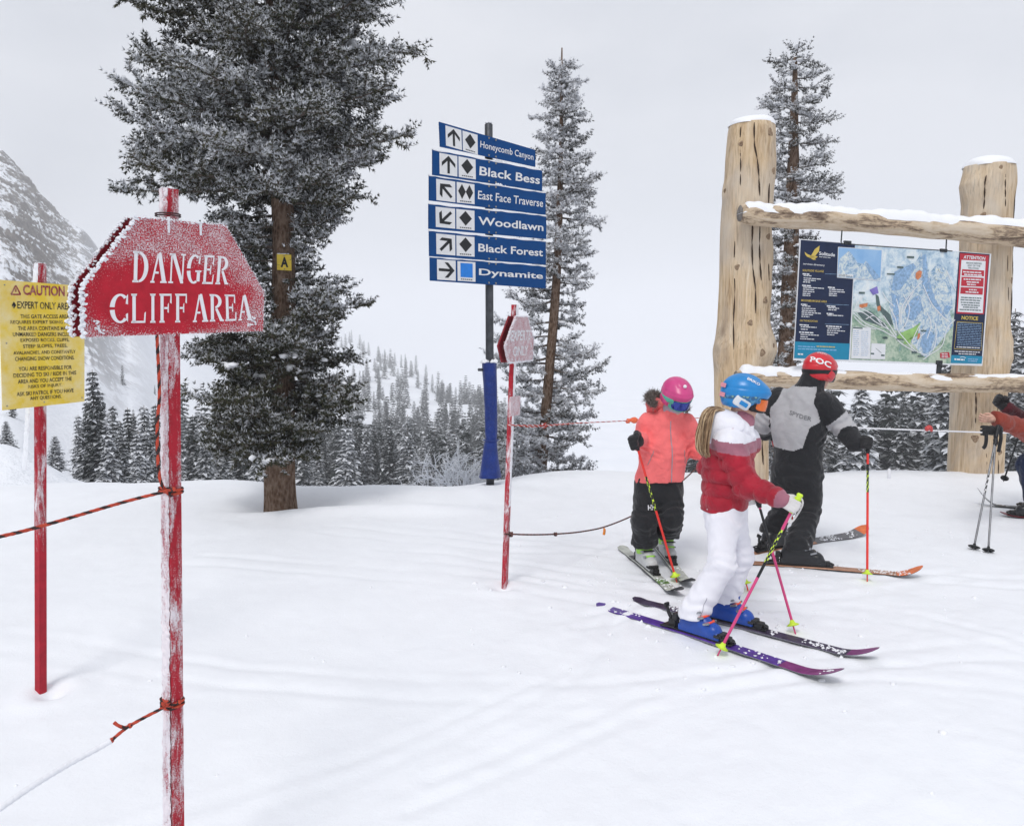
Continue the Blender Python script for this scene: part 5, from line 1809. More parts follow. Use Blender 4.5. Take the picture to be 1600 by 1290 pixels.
# boxes
FL([(595, 893), (770, 905), (762, 1203), (580, 1196)], 0, zA, L5)
FL([(597, 896), (690, 902), (689, 914), (597, 909)], 8, zA, LI)
FL([(775, 1050), (912, 1058), (905, 1205), (765, 1203)], 0, zA, L5)
FL([(570, 1105), (662, 1096), (670, 1150), (620, 1162), (572, 1155)], 4, zB, L5)
for q in ([(235, 130), (308, 132), (308, 154), (235, 150)], [(136, 232), (200, 236), (200, 254), (136, 250)], [(34, 303), (114, 306), (114, 320), (34, 316)], [(0, 940), (36, 942), (36, 964), (0, 962)], [(282, 1086), (335, 1088), (335, 1110), (282, 1108)], [(343, 1130), (400, 1132), (400, 1146), (343, 1144)], [(375, 874), (432, 876), (432, 890), (375, 888)], [(125, 962), (200, 964), (200, 974), (125, 972)]):
    FL(q, 8, zB, LI)
FL([(655, 558), (712, 560), (710, 578), (653, 576)], 8, zA, LI)
FL([(880, 990), (930, 992), (930, 1008), (880, 1006)], 8, zA, LI)
for q in ([(768, 1142), (800, 1144), (800, 1160), (768, 1158)], [(866, 1158), (900, 1160), (900, 1176), (866, 1174)]):
    FL(q, 8, zA, LI)
run([(815, 1098), (870, 1145)], .005, 8, zA, LI)
# right-hand notices
FL([(765, 88), (1072, 112), (990, 1212), (678, 1205)], 1, zB, L2)
FL([(772, 100), (1064, 122), (1014, 716), (735, 708)], 4, zB, L3)
FL([(786, 168), (1030, 180), (1000, 705), (748, 690)], 0, zB, L4)
for q in ([(792, 262), (1014, 276), (1012, 334), (786, 326)], [(786, 338), (1010, 350), (1006, 440), (780, 430)], [(778, 442), (1003, 452), (998, 520), (772, 508)]):
    FL(q, 4, zB, L5)
FL([(684, 1126), (1000, 1138), (990, 1214), (677, 1207)], 2, zB, L3)
for q in ([(742, 790), (1000, 806), (984, 1078), (712, 1062)],):
    pts = [muv(*zB(*p)) for p in q]
    ribbon(pr_m, MFl, pts + [pts[0]], .006, L4, 3)
def bars(z, rows, m, h, lift, seed):
    """lines of print too small to read in the photograph, as broken dashes"""
    r3 = random.Random(seed)
    for x0, x1, y0, y1 in rows:
        x = x0
        while x < x1 - 6:
            w = min(r3.uniform(14, 46), x1 - x)
            f0, f1 = (x - x0) / (x1 - x0), (x + w - x0) / (x1 - x0)
            ya, yb = y0 + (y1 - y0) * f0, y0 + (y1 - y0) * f1
            FL([(x, ya), (x + w, yb), (x + w, yb + h), (x, ya + h)], m, z, lift)
            x += w + 5
bars(zA, [(125, 205, 398, 402), (125, 300, 422, 434), (125, 240, 442, 448), (120, 190, 460, 464), (120, 320, 510, 522), (120, 230, 530, 536), (118, 230, 550, 556), (116, 200, 570, 574), (115, 190, 588, 592),
          (370, 510, 530, 538), (370, 520, 550, 558), (368, 445, 570, 574), (368, 445, 588, 592), (110, 190, 690, 694), (108, 240, 712, 718), (108, 250, 732, 740), (106, 290, 750, 762), (106, 225, 770, 776), (104, 180, 790, 794),
          (360, 465, 708, 714), (360, 440, 726, 730), (355, 505, 778, 784), (98, 250, 890, 896), (98, 165, 912, 916), (95, 270, 962, 972), (95, 165, 984, 988), (92, 235, 1004, 1010), (355, 470, 904, 910), (350, 530, 924, 932), (350, 455, 944, 950), (350, 420, 964, 968)], 0, 8, L3, 4)
bars(zA, [(115, 180, 380, 384), (110, 195, 490, 496), (358, 425, 508, 514), (100, 160, 672, 676), (348, 432, 688, 694), (346, 410, 760, 764), (86, 180, 868, 874), (82, 218, 938, 946), (340, 495, 880, 890)], 0, 12, L3, 5)
bars(zA, [(70, 240, 1076, 1084), (70, 440, 1100, 1114)], 10, 8, L3, 6)
bars(zA, [(250, 435, 1076, 1084)], 3, 10, L3, 7)
bars(zA, [(70, 120, 1148, 1150)], 0, 14, L3, 8)
for y in (386, 678, 866):
    FL([(330, y - 2), (560, y + 6), (560, y + 9), (330, y + 1)], 9, zA, L3)
bars(zA, [(600, 655, 930 + 19 * i, 932 + 19 * i) for i in range(13)] + [(675, 745, 936 + 19 * i, 938 + 19 * i) for i in range(13)], 9, 4, LI, 9)
bars(zA, [(458, 540, 390, 394), (458, 590, 402, 408)], 8, 5, LI + .0016, 10)
bars(zB, [(800, 985, 282, 292), (812, 990, 308, 318), (806, 990, 356, 364), (835, 960, 384, 390), (840, 930, 408, 414), (860, 940, 462, 466), (826, 955, 484, 492)], 0, 12, LI, 11)
bars(zB, [(780, 985, 540, 550), (776, 980, 564, 574), (778, 978, 590, 600), (784, 968, 615, 624), (800, 950, 638, 645), (765, 985, 662, 672)], 8, 10, LI, 12)
bars(zB, [(742, 985, 800 + i * 17, 812 + i * 17) for i in range(14)], 9, 5, LI, 13)
bars(zB, [(735, 970, 1040, 1050), (715, 970, 1082, 1094), (755, 930, 1108, 1114)], 0, 9, LI, 14)
bars(zB, [(850, 950, 1162, 1166), (850, 950, 1182, 1186)], 10, 8, LI, 15)
bars(zB, [(585, 655, 1110, 1110), (585, 655, 1128, 1128), (585, 650, 1145, 1145)], 0, 7, LI, 16)
def mt(s, bl, br, tl, m, z=zA, lift=L4, bold=.012):
    v, f = text_mesh(s, bold)
    a, b, c = [muv(*z(*q)) for q in (bl, br, tl)]
    pr_m.add([Vector((*(a + (b - a) * x + (c - a) * y), lift)) for x, y in v], f, m)
mt('Solitude', (272, 206), (425, 222), (274, 172), 0, zA, L4, .02)
bars(zA, [(274, 382, 220, 230)], 0, 5, L4, 17)
mt('services directory', (120, 302), (326, 318), (121, 280), 0, zA, L4, .012)
mt('SOLITUDE VILLAGE', (115, 362), (318, 372), (116, 342), 3)
mt('MOONBEAM BASE AREA', (102, 650), (348, 662), (103, 630), 3)
mt('ON THE MOUNTAIN', (88, 842), (258, 850), (89, 824), 3)
mt('ATTENTION', (804, 156), (1022, 172), (808, 122), 0, zB, LI, .03)
for i, s in enumerate(('BEGINS BEFORE', 'ANY OF THE', 'FOLLOWING:')):
    mt(s, (834 + i * 10, 206 + i * 25), (988 - i * 14, 214 + i * 25), (835 + i * 10, 190 + i * 25), 8, zB, LI, .012)
mt('NOTICE', (784, 768), (950, 778), (788, 730), 3, zB, LI, .03)
FL([(712, 1160), (820, 1164), (818, 1184), (712, 1178)], 2, zB, L4)
bars(zB, [(714, 816, 1160, 1166)], 0, 16, L5, 18)
run([(770, 1150), (800, 1144), (830, 1156)], .006, 0, zB, L5)
# the gold bird: two raised wings, tail and head
for pts in ([(278, 116), (272, 170), (225, 226), (182, 232), (200, 205), (232, 150)], [(135, 176), (160, 196), (196, 212), (215, 232), (190, 236), (158, 222), (140, 200)], [(190, 212), (235, 214), (262, 222), (240, 236), (212, 234), (180, 228)], [(205, 228), (228, 234), (245, 250), (218, 252), (196, 240)]):
    FL(pts, 3, zA, L4)
pr_m.build('print', mats_m, mboard, frame=MF)['kind'] = 'stuff'
# hanging hardware
M['hanger'] = plain('dark_steel_hanger', (.05, .055, .06), .5, .3, 30, .2, 80, .4, .6)
mb = MB()
for (x0, y0), (x1, y1) in (((1316, 360), (1314.5, 380)), ((1479.5, 372), (1478.5, 392))):
    a, b = muv(x0, y0), muv(x1, y1)
    mb.tube([MF @ Vector((a.x, a.y, -.005)), MF @ Vector((b.x, b.y, -.005))], .008, 8)
a, b = muv(1314, 381), muv(1488, 392.5)
mb.tube([MF @ Vector((a.x, a.y, -.004)), MF @ Vector((b.x, b.y, -.004))], .008, 8)
for x, y in ((1324, 379), (1474, 391.5)):
    a = muv(x, y)
    mb.box(MF @ Vector((a.x, a.y, 0)), (.09, .04, .03), MF.to_3x3(), 0, .004)
a, b, c_ = muv(1467, 565), muv(1468, 589), muv(1469, 566)
mb.box(MF @ Vector((a.x, a.y - .01, .0)), (.085, .05, .03), MF.to_3x3(), 0, .004)
mb.box(MF @ Vector((b.x, b.y + .10, -.02)), (.06, .16, .02), MF.to_3x3(), 0, .003)
mb.build('hanger', M['hanger'], mboard)
# ------------------------------------------------------------------ surfaces grown from distance fields (people, clothes, gloves)
def v3(p):
    return np.array([p[0], p[1], p[2]], dtype=np.float64)

def cap(a, b, r1, r2):
    a, b = v3(a), v3(b)
    ba = b - a
    L2 = max(ba @ ba, 1e-9)
    def f(P):
        h = np.clip(((P - a) @ ba) / L2, 0, 1)
        return np.linalg.norm(P - a - h[:, None] * ba, axis=1) - (r1 + (r2 - r1) * h)
    f.bb = (np.minimum(a - r1, b - r2), np.maximum(a + r1, b + r2))
    return f

def fcap(a, b, r1, r2, ax, k):
    """a capsule flattened k times along the axis ax"""
    a, b, ax = v3(a), v3(b), v3(ax)
    ax = ax / np.linalg.norm(ax)
    ba = b - a
    bs = ba + ax * (ba @ ax) * (k - 1)
    L2 = max(bs @ bs, 1e-9)
    def f(P):
        d = P - a
        d = d + np.outer(d @ ax, ax) * (k - 1)
        h = np.clip((d @ bs) / L2, 0, 1)
        return (np.linalg.norm(d - h[:, None] * bs, axis=1) - (r1 + (r2 - r1) * h)) / (1 + (k - 1) * .45)
    r = max(r1, r2)
    f.bb = (np.minimum(a, b) - r, np.maximum(a, b) + r)
    return f

def ell(c, rad, R=None):
    c, rad = v3(c), v3(rad)
    R = np.eye(3) if R is None else np.array(R)          # columns: the ellipsoid's axes
    def f(P):
        q = (P - c) @ R
        k0 = np.linalg.norm(q / rad, axis=1)
        k1 = np.linalg.norm(q / rad ** 2, axis=1) + 1e-9
        return k0 * (k0 - 1) / k1
    m = rad.max()
    f.bb = (c - m, c + m)
    return f

def rbox(c, half, r, R=None):
    c, half = v3(c), v3(half)
    R = np.eye(3) if R is None else np.array(R)
    def f(P):
        q = np.abs((P - c) @ R) - (half - r)
        return np.linalg.norm(np.maximum(q, 0), axis=1) + np.minimum(q.max(axis=1), 0) - r
    m = np.linalg.norm(half)
    f.bb = (c - m, c + m)
    return f

def U(k, *fs):
    def f(P):
        d = fs[0](P)
        for g in fs[1:]:
            e = g(P)
            h = np.maximum(k - np.abs(d - e), 0) / k
            d = np.minimum(d, e) - h * h * k * .25
        return d
    f.bb = (np.min([g.bb[0] for g in fs], axis=0), np.max([g.bb[1] for g in fs], axis=0))
    return f

def cut(f, p, n, k=0.0):
    """keep what lies on the side the normal n points away from"""
    p, n = v3(p), v3(n)
    n = n / np.linalg.norm(n)
    def g(P):
        a, b = f(P), (P - p) @ n
        if k <= 0:
            return np.maximum(a, b)
        h = np.maximum(k - np.abs(a - b), 0) / k
        return np.maximum(a, b) + h * h * k * .25
    g.bb = f.bb
    return g

def sub(f, g_):
    def h(P):
        return np.maximum(f(P), -g_(P))
    h.bb = f.bb
    return h

def warp(f, fn):
    """f plus a displacement fn(P) (positive = outwards)"""
    def g(P):
        return f(P) - fn(P)
    g.bb = (f.bb[0] - .02, f.bb[1] + .02)
    return g

def wrinkle(amp, s, seed=0):
    r = np.random.default_rng(seed)
    K = [r.normal(size=3) for _ in range(6)]
    K = [k / np.linalg.norm(k) * s * (1 + .5 * i) for i, k in enumerate(K)]
    ph = r.random(6) * 6
    def fn(P):
        o = 0
        for i in range(0, 6, 2):
            w = np.sin(P @ K[i] + ph[i])
            o = o + np.sin(P @ K[i + 1] + 1.7 * w + ph[i + 1]) / (1 + .4 * i)
        return amp * o
    return fn

def folds(a, b, at, n, amp, width, seed=0):
    """creases ringed round a limb from a to b, near the fraction at"""
    a, b = v3(a), v3(b)
    ba = b - a
    L = np.linalg.norm(ba)
    d = ba / L
    r = np.random.default_rng(seed)
    ax = r.normal(size=3); ax -= d * (ax @ d); ax /= np.linalg.norm(ax)
    def fn(P):
        t = (P - a) @ d / L + .10 * np.sin((P @ ax) * 28 + seed)
        rad = np.linalg.norm((P - a) - np.outer((P - a) @ d, d), axis=1)
        return amp * np.sin((t - at) * n * 2 * PI) * np.exp(-((t - at) / width) ** 2) * (rad < .25)
    return fn

def nets(f, h, pad=2, bb=None):
    lo, hi = (f.bb if bb is None else bb)
    lo = np.array(lo) - pad * h
    hi = np.array(hi) + pad * h
    n = np.ceil((hi - lo) / h).astype(int) + 1
    g = [lo[i] + np.arange(n[i]) * h for i in range(3)]
    X, Y, Z = np.meshgrid(*g, indexing='ij')
    P = np.stack([X, Y, Z], -1).reshape(-1, 3)
    D = np.empty(len(P))
    for i in range(0, len(P), 400000):
        D[i:i + 400000] = f(P[i:i + 400000])
    D = D.reshape(n)
    D = np.where(np.abs(D) < 1e-7, 1e-7, D)
    S = D < 0
    c = [(slice(a, n[0] - 1 + a), slice(b, n[1] - 1 + b), slice(q, n[2] - 1 + q)) for a in (0, 1) for b in (0, 1) for q in (0, 1)]
    cnt = sum(S[s].astype(np.int8) for s in c)
    act = (cnt > 0) & (cnt < 8)
    ci = np.full(act.shape, -1, dtype=np.int64)
    ids = np.argwhere(act)
    ci[act] = np.arange(len(ids))
    corner = np.array([(a, b, q) for a in (0, 1) for b in (0, 1) for q in (0, 1)])
    dv = np.stack([D[s][act] for s in c], 1)
    acc = np.zeros((len(ids), 3)); num = np.zeros(len(ids))
    for i in range(8):
        for j in range(i + 1, 8):
            if np.abs(corner[i] - corner[j]).sum() == 1:
                m = (dv[:, i] < 0) != (dv[:, j] < 0)
                t = dv[m, i] / (dv[m, i] - dv[m, j])
                acc[m] += corner[i] + (corner[j] - corner[i]) * t[:, None]
                num[m] += 1
    V = lo + (ids + acc / num[:, None]) * h
    Q = []
    for ax in range(3):
        o1, o2 = [(1, 2), (2, 0), (0, 1)][ax]
        sl0 = [slice(None)] * 3; sl1 = [slice(None)] * 3
        sl0[ax] = slice(0, n[ax] - 1); sl1[ax] = slice(1, n[ax])
        ch = S[tuple(sl0)] != S[tuple(sl1)]
        e = np.argwhere(ch)
        ok = (e[:, o1] > 0) & (e[:, o2] > 0) & (e[:, o1] < n[o1] - 1) & (e[:, o2] < n[o2] - 1)
        e = e[ok]
        if not len(e):
            continue
        ins = S[tuple(sl0)][tuple(e.T)]
        def at(d1, d2):
            q = e.copy(); q[:, o1] -= d1; q[:, o2] -= d2
            return ci[tuple(q.T)]
        q = np.stack([at(1, 1), at(0, 1), at(0, 0), at(1, 0)], 1)
        q[~ins] = q[~ins][:, ::-1]
        Q.append(q)
    Q = np.concatenate(Q)
    return V, Q[(Q >= 0).all(axis=1)]

def smooth_mesh(V, Q, it=2, lam=.5):
    for _ in range(it):
        acc = np.zeros_like(V); num = np.zeros(len(V))
        for a in range(4):
            b = (a + 1) % 4
            np.add.at(acc, Q[:, a], V[Q[:, b]]); np.add.at(num, Q[:, a], 1)
            np.add.at(acc, Q[:, b], V[Q[:, a]]); np.add.at(num, Q[:, b], 1)
        V = V * (1 - lam) + lam * acc / np.maximum(num, 1)[:, None]
    return V

def grow(name, f, h, mats, parent, zone=None, frame=None, it=1, label=None):
    V, Q = nets(f, h)
    V = smooth_mesh(V, Q, it)
    mid = None
    if zone is not None:
        mid = zone(V[Q].mean(axis=1)).astype(int)
    o = part(name, V if frame is None else V, Q, mats, parent, frame, mid, True)
    if label:
        o['label'] = label
    return o

def onto(mb, f, origin, right, up, out, s, w, h, lift=.0025, m=0, bold=.01, skew=0.0):
    """lettering laid on the surface of f: marched from origin + (x, y) inwards along -out"""
    v, fc = text_mesh(s, bold, 2)
    right, up, out = [v3(Vector(q).normalized()) for q in (right, up, out)]
    o = v3(origin)
    P = o + np.outer((v[:, 0] - .5) * w + skew * v[:, 1] * h, right) + np.outer((v[:, 1] - .5) * h, up) + out * .25
    T = np.zeros(len(P))
    for _ in range(60):
        d = f(P - out * T[:, None])
        T += d * .8
    P = P - out * (T - lift)[:, None]
    mb.add([Vector(p) for p in P], fc, m)

def basis(fwd, up):
    f = Vector(fwd).normalized()
    r = f.cross(Vector(up)).normalized()
    u = r.cross(f).normalized()
    return Matrix(((r.x, f.x, u.x), (r.y, f.y, u.y), (r.z, f.z, u.z)))     # columns: right, forward, up

def fr4(R, o):
    m = R.to_4x4()
    m.translation = Vector(o)
    return m

# ------------------------------------------------------------------ materials of clothes
M['skin'] = plain('skin', (.60, .36, .27), .5, .10, 30, .1, 200, .4)
M['black_cloth'] = fabric('black_ski_cloth', (.014, .015, .018), .7)
M['coral'] = fabric('coral_jacket', (.95, .185, .185), .7, 420, 15, .12)
M['crimson'] = fabric('crimson_quilted_jacket', (.36, .008, .026), .55, 300, 16, .25)
M['white_cloth'] = fabric('white_ski_cloth', (.80, .80, .86), .65, 420, 11, .05, 0.0, .014)
M['mauve'] = fabric('mauve_band', (.36, .14, .19), .65)
M['grey_cloth'] = fabric('grey_jacket_panel', (.42, .42, .435), .75, 420, 14, .12, 0.0, .02)
M['rust_cloth'] = fabric('rust_jacket', (.25, .038, .022), .75)
M['navy_cloth'] = fabric('navy_trousers', (.012, .022, .06), .75)
M['maroon_cloth'] = fabric('maroon_trim', (.08, .008, .015), .75)
M['buff'] = fabric('grey_neck_gaiter', (.40, .36, .42), .8)
M['fur'] = plain('hood_fur', (.22, .19, .17), .95, .5, 120, .8, 300)
M['glove_black'] = fabric('black_glove', (.016, .016, .018), .6)
M['glove_white'] = fabric('white_leather_glove', (.68, .66, .66), .6)
M['neon'] = plain('neon_yellow', (.62, .85, .06), .5, .1, 40)
M['neon_green'] = plain('neon_green', (.35, .72, .08), .5, .15, 40)
M['h_pink'] = plain('pink_helmet_shell', (.60, .055, .22), .32, .08, 20, .05, 40, .5)
M['h_blue'] = plain('blue_helmet_shell', (.012, .22, .56), .30, .08, 20, .05, 40, .5)
M['h_red'] = plain('red_helmet_shell', (.60, .018, .03), .30, .10, 20, .05, 40, .5)
M['h_white'] = plain('white_helmet_shell', (.70, .73, .76), .35, .05, 20)
M['mint'] = plain('mint_goggle_strap', (.10, .44, .32), .55, .15, 60)
M['pattern'] = None
t = NT('patterned_goggle_strap')
vd = t.voro(34)
M['pattern'] = t.done(t.ramp(vd, [(.20, (.20, .34, .30)), (.34, (.03, .10, .22)), (.52, (.04, .17, .36)), (.7, (.10, .28, .46))]), .6)
M['gog_black'] = plain('black_goggle_frame', (.015, .015, .018), .4, .2, 40)
t = NT('mirror_lens_blue'); M['lens_blue'] = t.done((.03, .05, .30), .12, .8, .6)
t = NT('mirror_lens_orange'); M['lens_orange'] = t.done((.75, .16, .03), .12, .8, .5)
t = NT('dark_lens'); M['lens_dark'] = t.done((.02, .02, .03), .1, .8, .3)
M['boot_blue'] = plain('blue_boot_shell', (.010, .065, .36), .35, .15, 20, .06, 60, .45)
M['boot_orange'] = plain('orange_boot_part', (.90, .10, .04), .4, .12, 30)
M['boot_white'] = plain('white_boot_shell', (.52, .53, .53), .38, .12, 20)
M['boot_black'] = plain('black_boot_shell', (.016, .017, .02), .32, .2, 20, .06, 60, .45)
M['buckle'] = plain('grey_buckle', (.32, .33, .35), .35, .2, 40, 0, 80, .5, .8)
M['bind_black'] = plain('black_binding', (.018, .018, .02), .38, .3, 30, .1, 80, .4)
M['letter_white'] = plain('white_lettering', (.80, .80, .82), .5, .04, 40)
M['letter_grey'] = plain('grey_lettering', (.16, .16, .17), .6, .04, 40)
t = NT('brown_hair')
hv = t.noise(60, 4, .6, t.mapping((1, 1, .10)), .8)
t.bump(hv, .6, .01)
M['hair'] = t.done(t.ramp(hv, [(.3, (.13, .075, .036)), (.5, (.33, .21, .115)), (.72, (.50, .36, .22))]), .5, .4)

# ------------------------------------------------------------------ heads, helmets, goggles
def head_sdf(Mh, s, neck):
    R = np.array(Mh.to_3x3())
    L = lambda x, y, z: v3(Mh @ Vector((x * s, y * s, z * s)))
    parts_ = [ell(L(0, -.005, .02), (.076 * s, .097 * s, .10 * s), R), ell(L(0, .03, -.06), (.057 * s, .062 * s, .062 * s), R),
              cap(L(0, .086, .005), L(0, .108, -.032), .009 * s, .0135 * s), ell(L(0, .078, -.103), (.022 * s, .018 * s, .017 * s), R),
              ell(L(0, .088, -.068), (.022 * s, .010 * s, .010 * s), R), ell(L(.034, .082, -.002), (.017 * s, .012 * s, .011 * s), R), ell(L(-.034, .082, -.002), (.017 * s, .012 * s, .011 * s), R),
              ell(L(.078, -.005, -.015), (.012 * s, .022 * s, .032 * s), R), ell(L(-.078, -.005, -.015), (.012 * s, .022 * s, .032 * s), R)]
    return U(.012 * s, *parts_)

def helmet(parent, Mh, s, mats, h=.006, wide=1.0, ears=(-.062, .045, -.052, .012)):
    """mats: shell, ear piece; Mh: the head's frame (x right, y forward, z up)"""
    shell = ell((0, -.012 * s, .040 * s), (.120 * s * wide, .146 * s, .126 * s))
    brim = ell((0, .075 * s, .072 * s), (.088 * s * wide, .078 * s, .045 * s))
    low = ell((0, -.03 * s, -.02 * s), (.110 * s * wide, .112 * s, .075 * s))
    f = U(.03 * s, U(.02 * s, shell, low), brim)
    f = cut(f, (0, 0, -.060 * s), (0, .22, -1), .010)
    face = rbox((0, .150 * s, -.045 * s), (.088 * s, .098 * s, .078 * s), .030 * s)
    f = sub(f, face)
    full = f
    def groove(P):
        return -.004 * np.exp(-((P[:, 2] - .072 * s - .12 * P[:, 1]) / .006) ** 2) - .004 * (np.exp(-((np.abs(P[:, 0]) - .042 * s) / .007) ** 2) * (P[:, 2] > .11 * s) * (np.abs(P[:, 1]) < .07 * s))
    f2 = warp(f, groove)
    inner = ell((0, -.010 * s, .02 * s), (.098 * s * wide, .120 * s, .110 * s))
    low_in = ell((0, -.02 * s, -.05 * s), (.092 * s * wide, .10 * s, .08 * s))
    V, Q = nets(sub(sub(f2, inner), low_in), h)
    V = smooth_mesh(V, Q, 1)
    he = put('helmet', mesh_from('helmet', V, Q, mats[0], None, True), parent, Mh)
    y0, y1, z0, z1 = [q * s for q in ears]
    bx = rbox((0, (y0 + y1) / 2, (z0 + z1) / 2), (.2, (y1 - y0) / 2, (z1 - z0) / 2), .016 * s)
    ry = np.array(Matrix.Rotation(-.35, 3, 'X'))
    def ear(P):
        d = full(P)
        q = bx((P - np.array((0, (y0 + y1) / 2, (z0 + z1) / 2))) @ ry + np.array((0, (y0 + y1) / 2, (z0 + z1) / 2)))
        return np.maximum(np.maximum(np.maximum(d - .007 * s, q), -(d + .012 * s)), .05 * s - np.abs(P[:, 0]))
    ear.bb = (np.array((-.15, -.12, -.12)) * s, np.array((.15, .12, .05)) * s)
    V, Q = nets(ear, h * .85)
    V = smooth_mesh(V, Q, 1)
    put('ear_piece', mesh_from('ear_piece', V, Q, mats[1], None, True), he, Mh)
    return he, f

def goggles(parent, Mh, s, frame_mat, lens_mat, strap_mat, h=.0045, wide=1.0, tilt=.10):
    body = ell((0, .016 * s, -.004), (.096 * s * wide, .124 * s, .20 * s))
    slab = rbox((0, .11 * s, -.010 * s), (.093 * s, .075 * s, .050 * s), .022 * s)
    def f(P):
        return np.maximum(np.maximum(body(P), slab(P)), -(body(P) + .030 * s))
    f.bb = (np.array((-.1, .03, -.07)) * s, np.array((.1, .15, .05)) * s)
    V, Q = nets(f, h)
    V = smooth_mesh(V, Q, 1)
    g = put('goggles', mesh_from('goggles', V, Q, frame_mat, None, True), parent, Mh)
    slab2 = rbox((0, .115 * s, -.010 * s), (.082 * s, .07 * s, .037 * s), .018 * s)
    def f3(P):
        return np.maximum(np.maximum(body(P) - .005 * s, slab2(P)), -(body(P) + .006 * s))
    f3.bb = f.bb
    V, Q = nets(f3, h * .8)
    V = smooth_mesh(V, Q, 1)
    put('lens', mesh_from('lens', V, Q, lens_mat, None, True), g, Mh)
    sh = ell((0, -.012 * s, .040 * s), (.120 * s * wide, .146 * s, .126 * s))
    def f4(P):
        d = sh(P)
        b = np.abs(P[:, 2] - .012 * s - tilt * (P[:, 1] - .05)) - .023 * s
        return np.maximum(np.maximum(np.maximum(d - .006 * s, -(d + .004 * s)), b), P[:, 1] - .100 * s)
    f4.bb = (np.array((-.14, -.17, -.05)) * s, np.array((.14, .12, .08)) * s)
    V, Q = nets(f4, h)
    V = smooth_mesh(V, Q, 1)
    put('strap', mesh_from('strap', V, Q, strap_mat, None, True), g, Mh)
    return g

# ------------------------------------------------------------------ gloves and hands: a fist closed round a shaft
def hand_sdf(s=1.0, curl=1.0, fat=1.0, sx=1, spreadf=0.0):
    """x towards the knuckles, y along the shaft (thumb side up), z the back of the hand; the shaft runs at x .088, z -.034"""
    fs = [rbox((.050 * s, 0, 0), (.046 * s, .040 * s * fat ** .3, .015 * s * fat), .013 * s * fat)]
    fs.append(cap((.0, 0, 0), (.03 * s, 0, 0), .028 * s * fat ** .5, .030 * s * fat ** .3))
    lens = (.92, 1.0, .95, .78)
    for i in range(4):
        y = (.031 - .0207 * i) * s
        l = lens[i] * s
        r = .0092 * s * fat
        p = Vector((.088 * s, y, .002 * s))
        a = 0.0
        angs = (.55, 1.55, 1.35)
        ls = (.040 * l, .028 * l, .021 * l)
        d = 0
        prev = Vector((.06 * s, y * .9, 0))
        fs.append(cap(prev, p, r * 1.1, r * 1.05))
        for k in range(3):
            d += angs[k] * curl * (1 + .06 * (i - 1.5) * spreadf)
            q = p + Vector((math.cos(d), spreadf * .06 * (1.5 - i), -math.sin(d))) * ls[k]
            fs.append(cap(p, q, r * (1.05 - .08 * k), r * (1.0 - .1 * k)))
            p = q
    # thumb: leaves the side of the palm near its base and closes over the fingers
    t0 = Vector((.028 * s, .036 * s, -.008 * s)); t1 = Vector((.056 * s, .050 * s, -.026 * s)); t2 = Vector((.082 * s, .044 * s, -.046 * s * (.5 + .5 * curl))); t3 = Vector((.098 * s, .030 * s, -.058 * s * (.4 + .6 * curl)))
    fs += [cap(t0, t1, .013 * s * fat, .0115 * s * fat), cap(t1, t2, .0112 * s * fat, .0102 * s * fat), cap(t2, t3, .0102 * s * fat, .0085 * s * fat)]
    return U(.006 * s, *fs)

_hand_cache = {}
def hand(name, parent, wrist, knuckle_dir, shaft_up, mats, s=1.0, fat=1.25, left=False, cuff=None, curl=1.0, h=.0042, spreadf=0.0):
    """places a closed hand; shaft_up: direction of the shaft towards the thumb. Returns the shaft's centre inside the fist"""
    key = (s, fat, curl, h, spreadf)
    if key not in _hand_cache:
        V, Q = nets(hand_sdf(s, curl, fat, 1, spreadf), h)
        _hand_cache[key] = (smooth_mesh(V, Q, 1), Q)
    V, Q = _hand_cache[key]
    y = Vector(shaft_up).normalized()
    x = Vector(knuckle_dir); x = (x - y * x.dot(y)).normalized()
    z = x.cross(y)
    if left:
        V = V * np.array([1, 1, -1]); Q = Q[:, ::-1]
    Mx = Matrix(((x.x, y.x, z.x), (x.y, y.y, z.y), (x.z, y.z, z.z))).to_4x4()
    Mx.translation = Vector(wrist)
    gl = put(name, mesh_from(name, V, Q, mats[0], None, True), parent, Mx)
    sg = 1 if left else -1
    if cuff:
        f = fcap((-.055 * s, 0, 0), (.012 * s, 0, 0), .050 * s, .042 * s, (0, 0, 1), 1.15)
        f = cut(f, (-.045 * s, 0, 0), (-1, 0, 0), .006)
        V2, Q2 = nets(f, .006)
        put('cuff', mesh_from('cuff', smooth_mesh(V2, Q2, 1), Q2, cuff, None, True), gl, Mx)
    return gl, Mx @ Vector((.090 * s, 0, sg * .030 * s))

